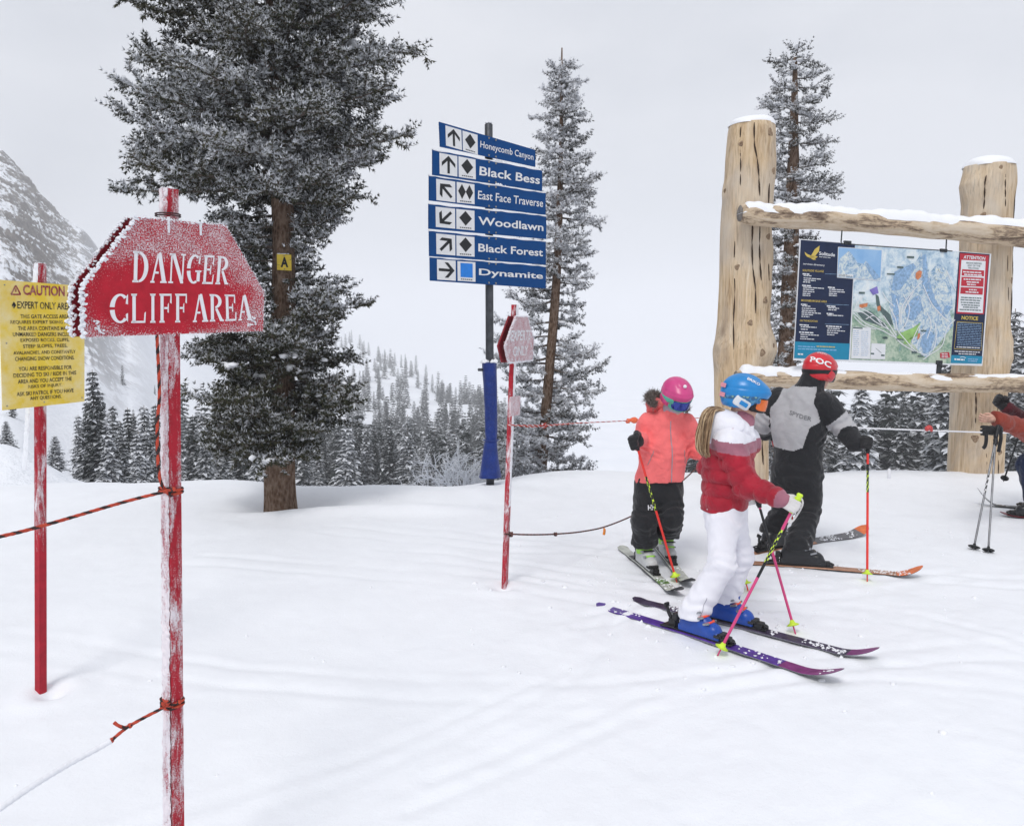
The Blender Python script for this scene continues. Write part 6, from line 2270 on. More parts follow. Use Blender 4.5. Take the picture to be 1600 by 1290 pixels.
# ------------------------------------------------------------------ boots, skis, poles
def boot(parent, heel_ground, fwd, up_, s, shell, accent, clip, lean=.30, shaft_mat=None):
    """heel_ground: under the middle of the boot; fwd: toe direction (horizontal)"""
    R = basis(fwd, up_ if up_ is not None else (0, 0, 1))
    Mx = fr4(R, heel_ground)
    sole = rbox((0, .015 * s, .022 * s), (.040 * s, .155 * s, .022 * s), .010 * s)
    lower = U(.03 * s, cap((0, -.085 * s, .058 * s), (0, .10 * s, .052 * s), .050 * s, .043 * s), cap((0, -.07 * s, .09 * s), (0, .04 * s, .085 * s), .052 * s, .047 * s), ell((0, .115 * s, .046 * s), (.047 * s, .045 * s, .036 * s)))
    f = U(.012 * s, sole, lower)
    f = cut(f, (0, 0, .001), (0, 0, -1), .004)
    V, Q = nets(f, .006)
    b = put('ski_boot', mesh_from('ski_boot', smooth_mesh(V, Q, 1), Q, shell, None, True), parent, Mx)
    top = (0, (-.055 + .25 * lean) * s, .30 * s)
    cf = U(.03 * s, fcap((0, -.055 * s, .10 * s), top, .062 * s, .066 * s, (1, 0, 0), 1.08), cap((0, .0, .105 * s), (0, .02 * s, .17 * s), .05 * s, .045 * s))
    cf = cut(cf, (0, 0, .205 * s), (0, -lean, 1), .01)
    cf = cut(cf, (0, 0, .085 * s), (0, .3, -1), .01)
    V, Q = nets(cf, .0065)
    put('cuff', mesh_from('cuff', smooth_mesh(V, Q, 1), Q, shaft_mat or shell, None, True), b, Mx)
    mb = MB()
    for k, (y, z, w) in enumerate(((.085, .088, .040), (.045, .118, .046), (.030, .150, .05))):
        pts = []
        for a in np.linspace(-1.25, 1.25, 9):
            pts.append(Vector((math.sin(a) * w * 1.16 * s, (y - .02 + .035 * math.cos(a)) * s, (z + .012 * math.cos(a)) * s)))
        mb.tube(pts, [.0075 * s] * 9, 6, 1 if k != 1 else 2)
        sx_ = 1 if True else -1
        mb.box((sx_ * w * 1.08 * s, y * s, (z + .006) * s), (.016 * s, .045 * s, .014 * s), Matrix.Rotation(.3, 3, 'X'), 0, .003)
        mb.box((-sx_ * w * 1.08 * s, y * s, (z + .006) * s), (.012 * s, .03 * s, .012 * s), Matrix.Rotation(.3, 3, 'X'), 0, .003)
    V = np.array([tuple(v) for v in mb.v])
    put('buckle', mesh_from('buckle', V, mb.f, [M['buckle'], accent, clip], mb.m, False), b, Mx)
    return b

def ski(label, tail, tip, width, mats, group, boot_at=.46, snow=.5, seed=0, zones=None, tipm=None, roll=0.0, bind=True, tiph=.075, snow_c=(.15, .98)):
    """tail, tip: ends on the snow. mats: top, edge, base; zones: s -> material index for the top sheet (0 top, 3 second colour, 4 third)"""
    tail, tip = Vector(tail), Vector(tip)
    L = (tip - tail).length
    d = (tip - tail).normalized()
    sd = d.cross(Vector((0, 0, 1))).normalized()
    up = sd.cross(d)
    up, sd = up * math.cos(roll) + sd * math.sin(roll), sd * math.cos(roll) - up * math.sin(roll)
    mid = tail.lerp(tip, boot_at)
    t = thing('ski', label, 'ski', tuple(mid), group)
    n = 60
    V, F, mi = [], [], []
    def prof(s):
        w = width * (1 + .30 * (2 * abs(s - .45)) ** 2.2)
        if s > .93:
            w *= math.sqrt(max(.03, 1 - ((s - .93) / .07) ** 2.2))
        if s < .03:
            w *= math.sqrt(max(.10, 1 - ((.03 - s) / .03) ** 2))
        z = .012 + (tiph * ((s - .86) / .14) ** 1.8 if s > .86 else 0) + (.014 * ((.05 - s) / .05) if s < .05 else 0)
        th = .016 - .011 * min(1, abs(s - .47) / .45) ** 1.3
        return w / 2, z, th
    for i in range(n + 1):
        s = i / n
        w, z, th = prof(s)
        c = tail.lerp(tip, s)
        for a, b in ((-w, 0), (-w, th * .55), (-w * .86, th), (w * .86, th), (w, th * .55), (w, 0)):
            V.append(c + sd * a + up * (z + b))
    for i in range(n):
        for k in range(6):
            k2 = (k + 1) % 6
            F.append((i * 6 + k, (i + 1) * 6 + k, (i + 1) * 6 + k2, i * 6 + k2))
            s = (i + .5) / n
            mi.append(2 if k == 5 else (1 if k in (0, 4) else (zones(s) if zones else 0)))
    F.append(tuple(range(6))); mi.append(1)
    F.append(tuple(n * 6 + k for k in reversed(range(6)))); mi.append(1)
    body = part('body', np.array([tuple(v) for v in V]), F, mats, t, None, mi, False)
    R = Matrix(((sd.x, d.x, up.x), (sd.y, d.y, up.y), (sd.z, d.z, up.z)))
    zb = .028
    if bind:
        pt = lambda y, z: mid + d * y + up * (zb + z)
        mb = MB()
        mb.box(pt(.175, .006), (.062, .13, .012), R, 0, .004)
        mb.box(pt(.19, .026), (.056, .062, .034), R, 0, .010)
        mb.box(pt(.165, .045), (.074, .030, .020), R, 0, .007)
        mb.tube([pt(.23, .02), pt(.235, .03)], .018, 10)
        for k in (-1, 1):
            mb.tube([pt(.165, .036) + sd * .03 * k, pt(.135, .040) + sd * .043 * k], [.011, .008], 8)
        mb.build('toe_binding', [M['bind_black']], t)
        mb = MB()
        mb.box(pt(-.185, .006), (.060, .15, .012), R, 0, .004)
        mb.box(pt(-.185, .035), (.052, .055, .050), R, 0, .012)
        mb.box(pt(-.165, .075), (.046, .040, .045), R, 0, .012)
        mb.tube([pt(-.20, .05), pt(-.225, .085), pt(-.238, .125)], [.014, .012, .010], 8)
        mb.box(pt(-.24, .13), (.040, .016, .030), R, 0, .006)
        mb.tube([pt(-.15, .02) + sd * .038, pt(-.26, .006) + sd * .040], .006, 6)
        mb.tube([pt(-.15, .02) - sd * .038, pt(-.26, .006) - sd * .040], .006, 6)
        mb.build('heel_binding', [M['bind_black']], t)
        mb = MB()
        mb.box(pt(-.01, .003), (.058, .30, .010), R, 0, .003)
        mb.build('binding_plate', [M['bind_black']], t)
    if snow:
        r3 = random.Random(seed)
        pts, rad = [], []
        for _ in range(int(330 * snow)):
            s = r3.uniform(*snow_c)
            if abs(s - boot_at) * L < .26 and bind:
                continue
            k = math.sin(s * 31 + seed) + math.sin(s * 13 + seed * 2)
            if k < -.2:
                continue
            w, z, th = prof(s)
            pts.append(tail.lerp(tip, s) + sd * r3.uniform(-w, w) * .85 + up * (z + th))
            rad.append(r3.uniform(.003, .011))
        if pts:
            mb = MB(); mb.lumps(pts, rad, seed, 0, 1, .45)
            o = mb.build('snow_dusting', [M['snowcap']], t, True); o['kind'] = 'stuff'
    return t, mid, d, up

def ski_pole(label, top, tip, mats, segs, group=None, r=.0075, basket=None, strap=None, grip_mat=None, grip_len=.12, basket_at=.055, btm=None):
    """top: end of the grip; tip: the point. segs: (from, to, material index) along the shaft"""
    top, tip = Vector(top), Vector(tip)
    t = thing('ski_pole', label, 'ski pole', tuple(tip), group)
    d = (tip - top); L = d.length; d.normalize()
    mb = MB()
    n = 64
    pts = [top.lerp(tip, .02 + .98 * i / n) for i in range(n + 1)]
    rad = [r * (1 if i < n - 3 else .55) for i in range(n + 1)]
    def mf(i, k):
        s = (i + .5) / n
        for a, b, m in segs:
            if a <= s < b:
                if m == 9:
                    return 1 if math.sin(s * 260 + k * 1.1) + .6 * math.sin(s * 117 + k) > .35 else 2
                return m
        return 0
    mb.tube(pts, rad, 10, 0, True, mf)
    mb.build('shaft', mats, t, True)
    g = MB()
    gl = grip_len
    rs, ps = [], []
    for i in range(13):
        s = i / 12
        ps.append(top + d * gl * s)
        rs.append((.019 if s < .12 else (.0165 + .0022 * math.cos(s * 22) if s < .9 else .014)) * (.72 if i == 0 else 1))
    g.tube(ps, rs, 12)
    g.build('grip', [grip_mat or M['gog_black']], t, True)
    if basket:
        b = MB()
        c = tip - d * basket_at
        b.tube([c - d * .03, c - d * .012, c, c + d * .004], [.011, .017, .040, .034] if btm is None else btm, 16)
        b.build('basket', [basket], t, True)
    if strap:
        s_ = MB()
        sd = d.cross(Vector((.3, .5, .2))).normalized()
        lp = catmull([top + d * .01, top + sd * .035 + d * .05, top + sd * .03 + d * .15, top + sd * .01 + d * .17, top + sd * .012 + d * .06, top + d * .012], 6)
        s_.tube(lp, .006, 5)
        s_.build('strap', [strap], t, True)
    return t
# ------------------------------------------------------------------ putting the people together
def proj(p):
    q = Vector(p) - Vector((0, 0, CAM_H))
    d = q.y * math.cos(PITCH) - q.z * math.sin(PITCH)
    u = q.y * math.sin(PITCH) + q.z * math.cos(PITCH)
    return 800 + FOC * q.x / d, 600 - FOC * u / d

def frac_on(a, b, px):
    lo, hi = 0.0, 1.0
    s = 1 if proj(b)[0] > proj(a)[0] else -1
    for _ in range(30):
        m = (lo + hi) / 2
        if (proj(a.lerp(b, m))[0] - px) * s < 0:
            lo = m
        else:
            hi = m
    return (lo + hi) / 2

def grip_wrist(pt, shaft_up, knuckle, s, left):
    y = Vector(shaft_up).normalized()
    x = Vector(knuckle); x = (x - y * x.dot(y)).normalized()
    z = x.cross(y)
    return Vector(pt) - x * .090 * s - z * (.030 * s if left else -.030 * s)

def body_mesh(parent, J, Mh, s, skin, fwd):
    """one continuous figure under the clothes"""
    k = s
    fs = [head_sdf(Mh, s, None), cap(J['neck'], Mh @ Vector((0, -.015 * s, -.05 * s)), .056 * k, .052 * k),
          fcap(J['pelvis'], J['chest'], .135 * k, .135 * k, fwd, 1.45), cap(J['chest'], J['neck'], .10 * k, .055 * k)]
    for S in 'RL':
        fs += [cap(J['chest'].lerp(J['neck'], .6), J['sh' + S], .06 * k, .055 * k), cap(J['sh' + S], J['el' + S], .047 * k, .038 * k), cap(J['el' + S], J['wr' + S], .037 * k, .026 * k),
               cap(J['hip' + S], J['kn' + S], .075 * k, .052 * k), cap(J['kn' + S], J['an' + S], .052 * k, .036 * k)]
        h = (J['wr' + S] - J['el' + S]).normalized()
        fs.append(cap(J['wr' + S], J['wr' + S] + h * .02 * k, .024 * k, .020 * k))
    f = U(.018 * k, *fs)
    return grow('body', f, .0095, skin, parent)

# ============ the girl in the crimson jacket
nt, np_ = G(934, 945) - Vector((0, 0, .014)), G(1318, 1071)
ft, fp = G(990, 936) - Vector((0, 0, .014)), G(1373, 1036)
sn, sf = frac_on(nt, np_, 1092), frac_on(ft, fp, 1141)
M['ski_purple'] = plain('purple_ski_top', (.075, .025, .26), .35, .35, 18, .05, 60, .4)
M['ski_dark'] = plain('dark_ski_top', (.05, .035, .075), .4, .5, 20, .05, 60, .4)
M['ski_edge'] = plain('ski_edge_steel', (.20, .20, .23), .35, .3, 40, 0, 80, .5, .4)
M['ski_base'] = plain('ski_base_black', (.02, .02, .022), .4, .2, 30)
M['ski_plum'] = plain('plum_ski_tip', (.20, .03, .16), .35, .3, 20)
pz_ = lambda s: 0 if s < .80 else 3
skis = 'skis on the feet of the girl in the crimson jacket'
_, bn, dn, un = ski('purple ski on the nearer foot of the girl in the crimson jacket', nt, np_, .082, [M['ski_purple'], M['ski_edge'], M['ski_base'], M['ski_plum']], skis, sn, .35, 3, pz_, snow_c=(.05, .97))
_, bf_, df_, uf = ski('snow-sprinkled dark ski on the farther foot of the girl in the crimson jacket', ft, fp, .082, [M['ski_dark'], M['ski_edge'], M['ski_base'], M['ski_plum']], skis, sf, 1.0, 8, lambda s: 0 if s < .9 else 3, snow_c=(.05, .93))
FG = Vector((.88, -.47, 0)).normalized(); RG = Vector((FG.y, -FG.x, 0))
g = thing('person', 'skier in crimson quilted jacket, white trousers and blue helmet with a long brown ponytail', 'person', tuple(bn.lerp(bf_, .5)))
for b_, d_, nm in ((bn, dn, 'near'), (bf_, df_, 'far')):
    boot(g, b_ + Vector((0, 0, .036)), d_, None, .95, M['boot_blue'], M['boot_orange'], M['boot_orange'], .22)
Yg = 4.86
J = dict(pelvis=W(1134, 800, Yg), chest=W(1139, 715, Yg), neck=W(1148, 668, Yg))
J['shR'] = W(1139, 692, Yg - .13); J['shL'] = W(1164, 690, Yg + .13)
poleR_top, poleR_tip = W(1251, 771, 4.43), G(1121, 1024)
poleL_top, poleL_tip = W(1179, 764, 5.06), G(1243, 990)
gripR = poleR_top.lerp(poleR_tip, .075); gripL = poleL_top.lerp(poleL_tip, .06)
J['elR'] = W(1166, 757, 4.64); J['elL'] = W(1108, 730, 5.08)
J['wrR'] = grip_wrist(gripR, poleR_top - poleR_tip, gripR - J['elR'] + Vector((0, 0, .1)), .86, False)
J['wrL'] = grip_wrist(gripL, poleL_top - poleL_tip, gripL - J['elL'], .86, True)
J['hipR'] = J['pelvis'] + RG * .082; J['hipL'] = J['pelvis'] - RG * .082
J['anR'] = bn - dn * .045 + Vector((0, 0, .17)); J['anL'] = bf_ - df_ * .045 + Vector((0, 0, .17))
J['knR'] = W(1128, 882, 4.70); J['knL'] = W(1157, 868, 4.90)
headG = fr4(basis((.93, -.30, -.20), (.15, 0, 1)), W(1163, 624, Yg))
body_mesh(g, J, headG, .93, M['skin'], FG)
# trousers
S = 1
tr = U(.05, fcap(J['pelvis'] + Vector((0, 0, .03)), J['pelvis'] - Vector((0, 0, .04)), .150, .150, FG, 1.22),
       cap(J['hipR'], J['knR'], .096, .076), cap(J['hipL'], J['knL'], .096, .076))
lr_ = U(.03, cap(J['knR'], J['anR'] + Vector((0, 0, -.02)), .076, .088), cap(J['knL'], J['anL'] + Vector((0, 0, -.02)), .076, .088))
tr = U(.035, tr, lr_)
tr = cut(tr, bn + Vector((0, 0, .135)), (.10, 0, -1))
w1 = wrinkle(.0022, 22, 2)
fo = [folds(J['hipR'], J['knR'], .95, 5, .006, .22, 1), folds(J['knR'], J['anR'], .85, 4, .007, .25, 2), folds(J['hipL'], J['knL'], .95, 5, .006, .22, 3), folds(J['knL'], J['anL'], .8, 4, .007, .3, 4), folds(J['hipR'], J['knR'], .1, 4, .005, .2, 5)]
fT = warp(tr, lambda P: w1(P) + sum(q(P) for q in fo))
grow('trousers', fT, .0085, M['white_cloth'], g)
# jacket
zz = lambda py: W(1140, py, Yg).z
torso = U(.06, fcap(W(1130, 800, Yg), W(1137, 725, Yg), .168, .168, FG, 1.24), fcap(W(1138, 730, Yg), W(1146, 692, Yg), .170, .145, FG, 1.2))
sho = cap(J['shR'], J['shL'], .092, .092)
armR = U(.02, cap(J['shR'], J['elR'], .086, .074), cap(J['elR'], J['wrR'], .074, .054))
armL = U(.02, cap(J['shL'], J['elL'], .088, .070), cap(J['elL'], J['wrL'], .070, .052))
col_ = cap(W(1149, 675, Yg), W(1158, 656, Yg), .085, .078)
jk = U(.035, U(.05, torso, sho, col_), armR, armL)
def quilt(P):
    za = (P[:, 2] - zz(795) + .02 * np.sin(P[:, 0] * 9)) / .082
    da, db = armR(P), armL(P)
    dt = torso(P)
    def q(t): return np.abs(np.sin(PI * t)) ** .42
    def along(a, b):
        a, b = v3(a), v3(b); d = (b - a) / np.linalg.norm(b - a)
        return (P - a) @ d
    r_ = np.minimum(da, db) < dt - .005
    ar = np.where(da < db, np.where(cap(J['shR'], J['elR'], .07, .07)(P) < cap(J['elR'], J['wrR'], .07, .07)(P), along(J['shR'], J['elR']), along(J['elR'], J['wrR'])),
                  np.where(cap(J['shL'], J['elL'], .07, .07)(P) < cap(J['elL'], J['wrL'], .07, .07)(P), along(J['shL'], J['elL']), along(J['elL'], J['wrL'])))
    low = P[:, 2] < zz(699)
    return .017 * (np.where(r_, q(ar / .082), q(za)) - .7) * low
wj = wrinkle(.004, 20, 5)
fJ = cut(warp(jk, lambda P: quilt(P) + wj(P) * .7), W(1130, 795, Yg), (.03, 0, -1), .02)
def zone(C):
    u = (C - v3(J['chest'])) @ v3(FG)
    zl = C[:, 2] + .10 * u
    m = np.zeros(len(C), int)
    m[zl > zz(699)] = 2
    m[zl > zz(682)] = 1
    m[(C[:, 2] > zz(664)) & (u > .05)] = 2
    for e, w_ in (('elR', 'wrR'), ('elL', 'wrL')):
        d = (J[w_] - J[e]).normalized()
        m[((C - v3(J[w_])) @ v3(d) > -.008) & (np.linalg.norm(C - v3(J[w_]), axis=1) < .062)] = 2
    return m
grow('jacket', fJ, .0075, [M['crimson'], M['white_cloth'], M['mauve']], g, zone)
def seam0(name, f, pts, out, parent, mat, r=.0028):
    q = []
    out = Vector(out).normalized()
    for p in catmull(pts, 10):
        P0 = p + out * .4
        T = 0
        for _ in range(60):
            T += float(f(np.array([v3(P0 - out * T)]))[0]) * .8
        if T < .6:
            q.append(P0 - out * (T - .001))
    b = MB(); b.tube(q, r, 5)
    return b.build(name, [mat], parent, True)
M['seam_grey'] = plain('trouser_zip_grey', (.42, .42, .47), .6)
seam0('leg_zip', fT, [W(1086, 962, 4.75), W(1091, 945, 4.74), W(1099, 926, 4.72)], (0, -1, 0), g, M['seam_grey'], .0022)
ax_ = (W(1160, 678, Yg) - W(1108, 652, Yg)).normalized()
hb = basis(ax_, (0, 0, 1))
hood = U(.03, ell(W(1131, 663, Yg - .01), (.135, .13, .088), np.array(hb)), ell(W(1118, 676, Yg - .03), (.080, .11, .068), np.array(hb)), cap(W(1146, 664, Yg - .10), W(1170, 680, Yg - .07), .06, .04))
hood = warp(hood, lambda P: wrinkle(.006, 24, 9)(P))
grow('hood', hood, .0075, M['white_cloth'], g)
# helmet, goggles
he, hf = helmet(g, headG, .96, [M['h_blue'], M['h_white']])
goggles(g, headG, .96, M['gog_black'], M['lens_orange'], M['pattern'], tilt=.16)
mb = MB()
onto(mb, hf, Vector((.0, .022, .095)), (0, .96, -.26), (-.25, .22, .93), (1, .10, .35), 'BRIKO', .082, .020, .003, 0, .02)
put('lettering', mesh_from('lettering', np.array([tuple(v) for v in mb.v]), mb.f, M['letter_white'], None, False), he, headG)
mb = MB()
mb.box((.122 * .96, .004, -.022), (.014, .050, .026), Matrix.Rotation(-.35, 3, 'X'), 0, .005)
put('vent', mesh_from('vent', np.array([tuple(v) for v in mb.v]), mb.f, M['h_blue'], None, False), he, headG)
mb = MB()
for y, z in ((-.118, .062), (-.112, .005)):
    mb.box((.062, y - .02, z), (.05, .008, .026), Matrix.Rotation(.6, 3, 'Z'), 0, .003)
put('rear_badge', mesh_from('rear_badge', np.array([tuple(v) for v in mb.v]), mb.f, plain('badge_pink', (.75, .30, .36), .5), None, False), he, headG)
# ponytail
hc = catmull([W(1136, 645, Yg - .03), W(1119, 637, Yg - .06), W(1106, 647, Yg - .10), W(1099, 672, Yg - .13), W(1099, 697, Yg - .14), W(1104, 712, Yg - .14)], 8)
mb = MB()
r2 = random.Random(2)
for k in range(230):
    a, rr = r2.uniform(0, 2 * PI), math.sqrt(r2.random())
    ph, am = r2.gauss(2, .7), r2.uniform(.003, .009)
    pts = []
    ln = r2.uniform(.8, 1.04)
    for i, p in enumerate(hc):
        s = i / (len(hc) - 1)
        if s > ln:
            break
        w_ = .010 + .030 * math.sin(min(1, s * 1.25) * PI * .6) * (1 - .6 * max(0, s - .8) / .2)
        pts.append(p + Vector((math.cos(a) * rr * w_ * .95 + am * math.sin(s * 11 + ph), math.sin(a) * rr * w_ * 1.2, am * math.cos(s * 9 + ph) + .3 * math.sin(a) * rr * w_)))
    mb.tube(pts[::2] + [pts[-1]], .0034, 4, k % 3)
hm = []
for i_, cs in enumerate((((.10, .055, .028), (.24, .15, .08)), ((.24, .145, .075), (.42, .29, .17)), ((.36, .25, .14), (.56, .42, .27)))):
    t = NT('brown_hair_strand')
    hm.append(t.done(t.ramp(t.noise(14, 3), [(.35, cs[0]), (.65, cs[1])]), .45, .4))
mb.build('hair', hm, g, True)
# hands and poles
hand('glove', g, J['wrR'], gripR - J['elR'] + Vector((0, 0, .1)), poleR_top - poleR_tip, [M['glove_white']], .86, 1.35, False, M['glove_white'])
hand('glove', g, J['wrL'], gripL - J['elL'], poleL_top - poleL_tip, [M['glove_white']], .86, 1.35, True, M['glove_white'])
M['pole_pink'] = plain('pink_pole', (.66, .07, .22), .35, .1, 20)
M['pole_black'] = plain('black_pole', (.02, .022, .024), .35, .2, 20)
M['pole_neon'] = plain('neon_pole_print', (.60, .80, .06), .4, .1, 20)
M['pole_red'] = plain('red_pole', (.78, .045, .035), .35, .1, 20)
pm_ = [M['pole_pink'], M['pole_neon'], M['pole_black']]
seg_ = [(0, .20, 0), (.20, .40, 9), (.40, .50, 2), (.50, 1.01, 0)]
pg = 'ski poles of the girl in the crimson jacket'
ski_pole('pink and black ski pole in the nearer hand of the girl in crimson', poleR_top, poleR_tip, pm_, seg_, pg, .0085, M['neon'], M['glove_white'], M['neon'])
ski_pole('pink ski pole held on the far side by the girl in the crimson jacket', poleL_top, poleL_tip, pm_, [(0, .12, 0), (.12, .42, 2), (.30, .42, 9), (.42, 1.01, 0)], pg, .0085, M['neon'], None, M['gog_black'])

# ============ the child in coral
at_, ap_ = G(971, 857), G(1063, 936)
bt_, bp_ = G(1013, 838), G(1080, 922)
sa, sb = frac_on(at_, ap_, 1009), frac_on(bt_, bp_, 1042)
M['ski_grey'] = plain('worn_white_ski_top', (.46, .48, .44), .45, .35, 14, .06, 60, .35)
M['ski_green'] = plain('green_ski_edge', (.12, .22, .06), .45, .5, 30)
skm = [M['ski_grey'], M['ski_base'], M['ski_base'], M['ski_green']]
kg = 'skis on the feet of the child in coral'
_, ba_, da_, ua = ski('worn white ski of the child in coral, the one nearer the red post', at_, ap_, .078, skm, kg, sa, .3, 5, lambda s: 3 if .70 < s < .78 else 0)
_, bb_, db_, ub = ski('worn white ski of the child in coral, the one nearer the girl in crimson', bt_, bp_, .078, skm, kg, sb, .3, 6)
FK = Vector((.17, -.985, 0)).normalized(); RK = Vector((FK.y, -FK.x, 0))
k = thing('person', 'child skier in a coral jacket, black trousers and pink helmet, looking down', 'person', tuple(ba_.lerp(bb_, .5)))
for b_, d_ in ((ba_, da_), (bb_, db_)):
    boot(k, b_ + Vector((0, 0, .036)), d_, None, .98, M['boot_white'], M['neon_green'], M['bind_black'], .25, M['neon_green'])
Yk = 6.12
J = dict(pelvis=W(1030, 757, Yk), chest=W(1037, 690, Yk), neck=W(1046, 648, Yk - .01))
J['shR'] = W(1012, 662, Yk + .0); J['shL'] = W(1072, 662, Yk - .02)
poleR_top, poleR_tip = W(990, 679, 5.84), G(1058, 910)
poleL_top, poleL_tip = W(1112, 703, 5.86), G(1169, 923)
gripR = poleR_top.lerp(poleR_tip, .05); gripL = poleL_top.lerp(poleL_tip, .06)
J['elR'] = W(1001, 692, Yk + .06); J['elL'] = W(1088, 702, Yk + .02)
J['wrR'] = grip_wrist(gripR, poleR_top - poleR_tip, Vector((-.75, -.6, -.1)), 1.12, False)
J['wrL'] = grip_wrist(gripL, poleL_top - poleL_tip, gripL - J['elL'], .86, True)
J['hipR'] = J['pelvis'] + RK * .082; J['hipL'] = J['pelvis'] - RK * .082
J['anR'] = ba_ + Vector((0, .04, .18)); J['anL'] = bb_ + Vector((0, .04, .18))
J['knR'] = W(1006, 812, Yk - .12); J['knL'] = W(1048, 808, Yk - .12)
headK = fr4(basis((.26, -.86, -.42), (0, 0, 1)), W(1057, 621, Yk - .12))
body_mesh(k, J, headK, .90, M['skin'], FK)
tr = U(.045, fcap(J['pelvis'] + Vector((0, 0, .04)), J['pelvis'] - Vector((0, 0, .04)), .165, .165, FK, 1.25), cap(J['hipR'], J['knR'], .108, .092), cap(J['hipL'], J['knL'], .108, .092))
lr_ = U(.02, cap(J['knR'], J['anR'] + Vector((0, 0, -.02)), .092, .105), cap(J['knL'], J['anL'] + Vector((0, 0, -.02)), .090, .098))
tr = cut(U(.03, tr, lr_), ba_ + Vector((0, 0, .195)), (0, .1, -1))
fo = [folds(J['hipR'], J['knR'], .9, 5, .005, .25, 1), folds(J['knR'], J['anR'], .6, 4, .006, .35, 2), folds(J['hipL'], J['knL'], .9, 5, .007, .25, 3), folds(J['knL'], J['anL'], .6, 4, .006, .35, 4)]
w1 = wrinkle(.005, 20, 12)
fT = warp(tr, lambda P: w1(P) + sum(q(P) for q in fo))
tro = grow('trousers', fT, .0085, M['black_cloth'], k)
mb = MB()
onto(mb, fT, W(1013, 789, Yk - .1), RK * -1, (0, 0, 1), FK, 'HH', .060, .038, .004, 0, .03)
mb.build('lettering', [M['letter_white']], tro)
torso = U(.05, fcap(W(1031, 752, Yk), W(1036, 700, Yk), .192, .176, FK, 1.28), fcap(W(1036, 705, Yk), W(1044, 668, Yk), .172, .12, FK, 1.25))
sho = cap(J['shR'], J['shL'], .078, .078)
armR = U(.02, cap(J['shR'], J['elR'], .080, .070), cap(J['elR'], J['wrR'], .066, .046))
armL = U(.02, cap(J['shL'], J['elL'], .080, .070), cap(J['elL'], J['wrL'], .070, .055))
col_ = cap(W(1047, 655, Yk), W(1052, 641, Yk - .06), .088, .080)
jk = U(.03, U(.05, torso, sho, col_), armR, armL)
jk = cut(jk, W(1031, 750, Yk), (.05, 0, -1))
zip_ = lambda P: -.006 * np.exp(-((((P - v3(J['chest'])) @ v3(RK)) + .03 * 0) / .006) ** 2) * (((P - v3(J['chest'])) @ v3(FK)) > 0)
w1 = wrinkle(.0045, 17, 31)
fo = [folds(J['shR'], J['elR'], .8, 4, .006, .3, 7), folds(J['shL'], J['elL'], .8, 4, .006, .3, 8)]
fJ = warp(jk, lambda P: w1(P) * 1.2 + zip_(P) + sum(q(P) for q in fo))
grow('jacket', fJ, .0078, M['coral'], k)
mb = MB()
for py in range(655, 750, 2):
    q = J['chest'].lerp(W(1034, 750, Yk), 0)
zp = []
for i in range(40):
    z = W(1040, 655, Yk).z * (1 - i / 39) + W(1040, 748, Yk).z * i / 39
    P0 = J['chest'] + FK * .4 - RK * (.0 + .012)
    P0.z = z
    T = 0
    for _ in range(60):
        T += float(fJ(np.array([v3(P0 - FK * T)]))[0]) * .8
    zp.append(P0 - FK * (T - .002))
mb.tube(zp, .0042, 5)
mb.build('zip', [plain('grey_zip', (.38, .32, .36), .5)], k, True)
def seam(name, f, pts, out, parent, mat, r=.0032):
    q = []
    out = Vector(out).normalized()
    for p in catmull(pts, 10):
        P0 = p + out * .4
        T = 0
        for _ in range(60):
            T += float(f(np.array([v3(P0 - out * T)]))[0]) * .8
        if T < .6:
            q.append(P0 - out * (T - .0015))
    b = MB(); b.tube(q, r, 5)
    return b.build(name, [mat], parent, True)
M['zip_grey'] = plain('pocket_zip_grey', (.40, .26, .27), .5)
for xa, xb in ((1004, 1012), (1066, 1062)):
    seam('pocket_zip', fJ, [W(xa, 722, Yk), W((xa + xb) / 2, 711, Yk), W(xb, 700, Yk)], FK, k, M['zip_grey'])
hoodc = W(1040, 640, Yk + .10)
hood = U(.03, ell(hoodc, (.135, .09, .085)), ell(W(1022, 634, Yk + .06), (.06, .07, .07)))
grow('hood', warp(hood, wrinkle(.006, 22, 4)), .008, M['coral'], k)
A, B, R1, R2 = [], [], [], []
rng = np.random.default_rng(6)
ring = catmull([W(1072, 640, Yk - .02), W(1062, 630, Yk + .12), W(1040, 622, Yk + .16), W(1021, 616, Yk + .08), W(1014, 622, Yk + .0), W(1022, 632, Yk - .06)], 10)
for p in ring:
    for _ in range(70):
        d = rng.normal(size=3); d[2] += .3; d /= np.linalg.norm(d)
        a = np.array(p) + rng.normal(size=3) * .012
        A.append(a); B.append(a + d * rng.uniform(.02, .048)); R1.append(.0022); R2.append(.0005)
v, f = sticks(np.array(A), np.array(B), np.array(R1), np.array(R2))
part('fur_trim', v, f, M['fur'], k)
he, hf = helmet(k, headK, .93, [M['h_pink'], M['h_pink']], wide=1.02)
goggles(k, headK, .93, M['mint'], M['lens_blue'], M['mint'])
bm = bmesh.new(); bmesh.ops.create_uvsphere(bm, u_segments=12, v_segments=6, radius=.014)
mb = MB(); mb.bm(bm, (0.0, .075, .137))
put('badge', mesh_from('badge', np.array([tuple(v) for v in mb.v]), mb.f, M['letter_white'], None, True), he, headK)
gt = U(.02, ell((0, .040, -.068), (.058, .056, .034)), cap((0, -.01, -.06), (0, -.02, -.11), .066, .070))
V, Q = nets(gt, .006)
put('neck_gaiter', mesh_from('neck_gaiter', smooth_mesh(V, Q, 1), Q, M['buff'], None, True), k, headK)
hand('glove', k, J['wrR'], Vector((-.75, -.6, -.1)), poleR_top - poleR_tip, [M['glove_black']], 1.12, 1.8, False, None)
hand('glove', k, J['wrL'], gripL - J['elL'], poleL_top - poleL_tip, [M['glove_black']], .90, 1.5, True, M['glove_black'])
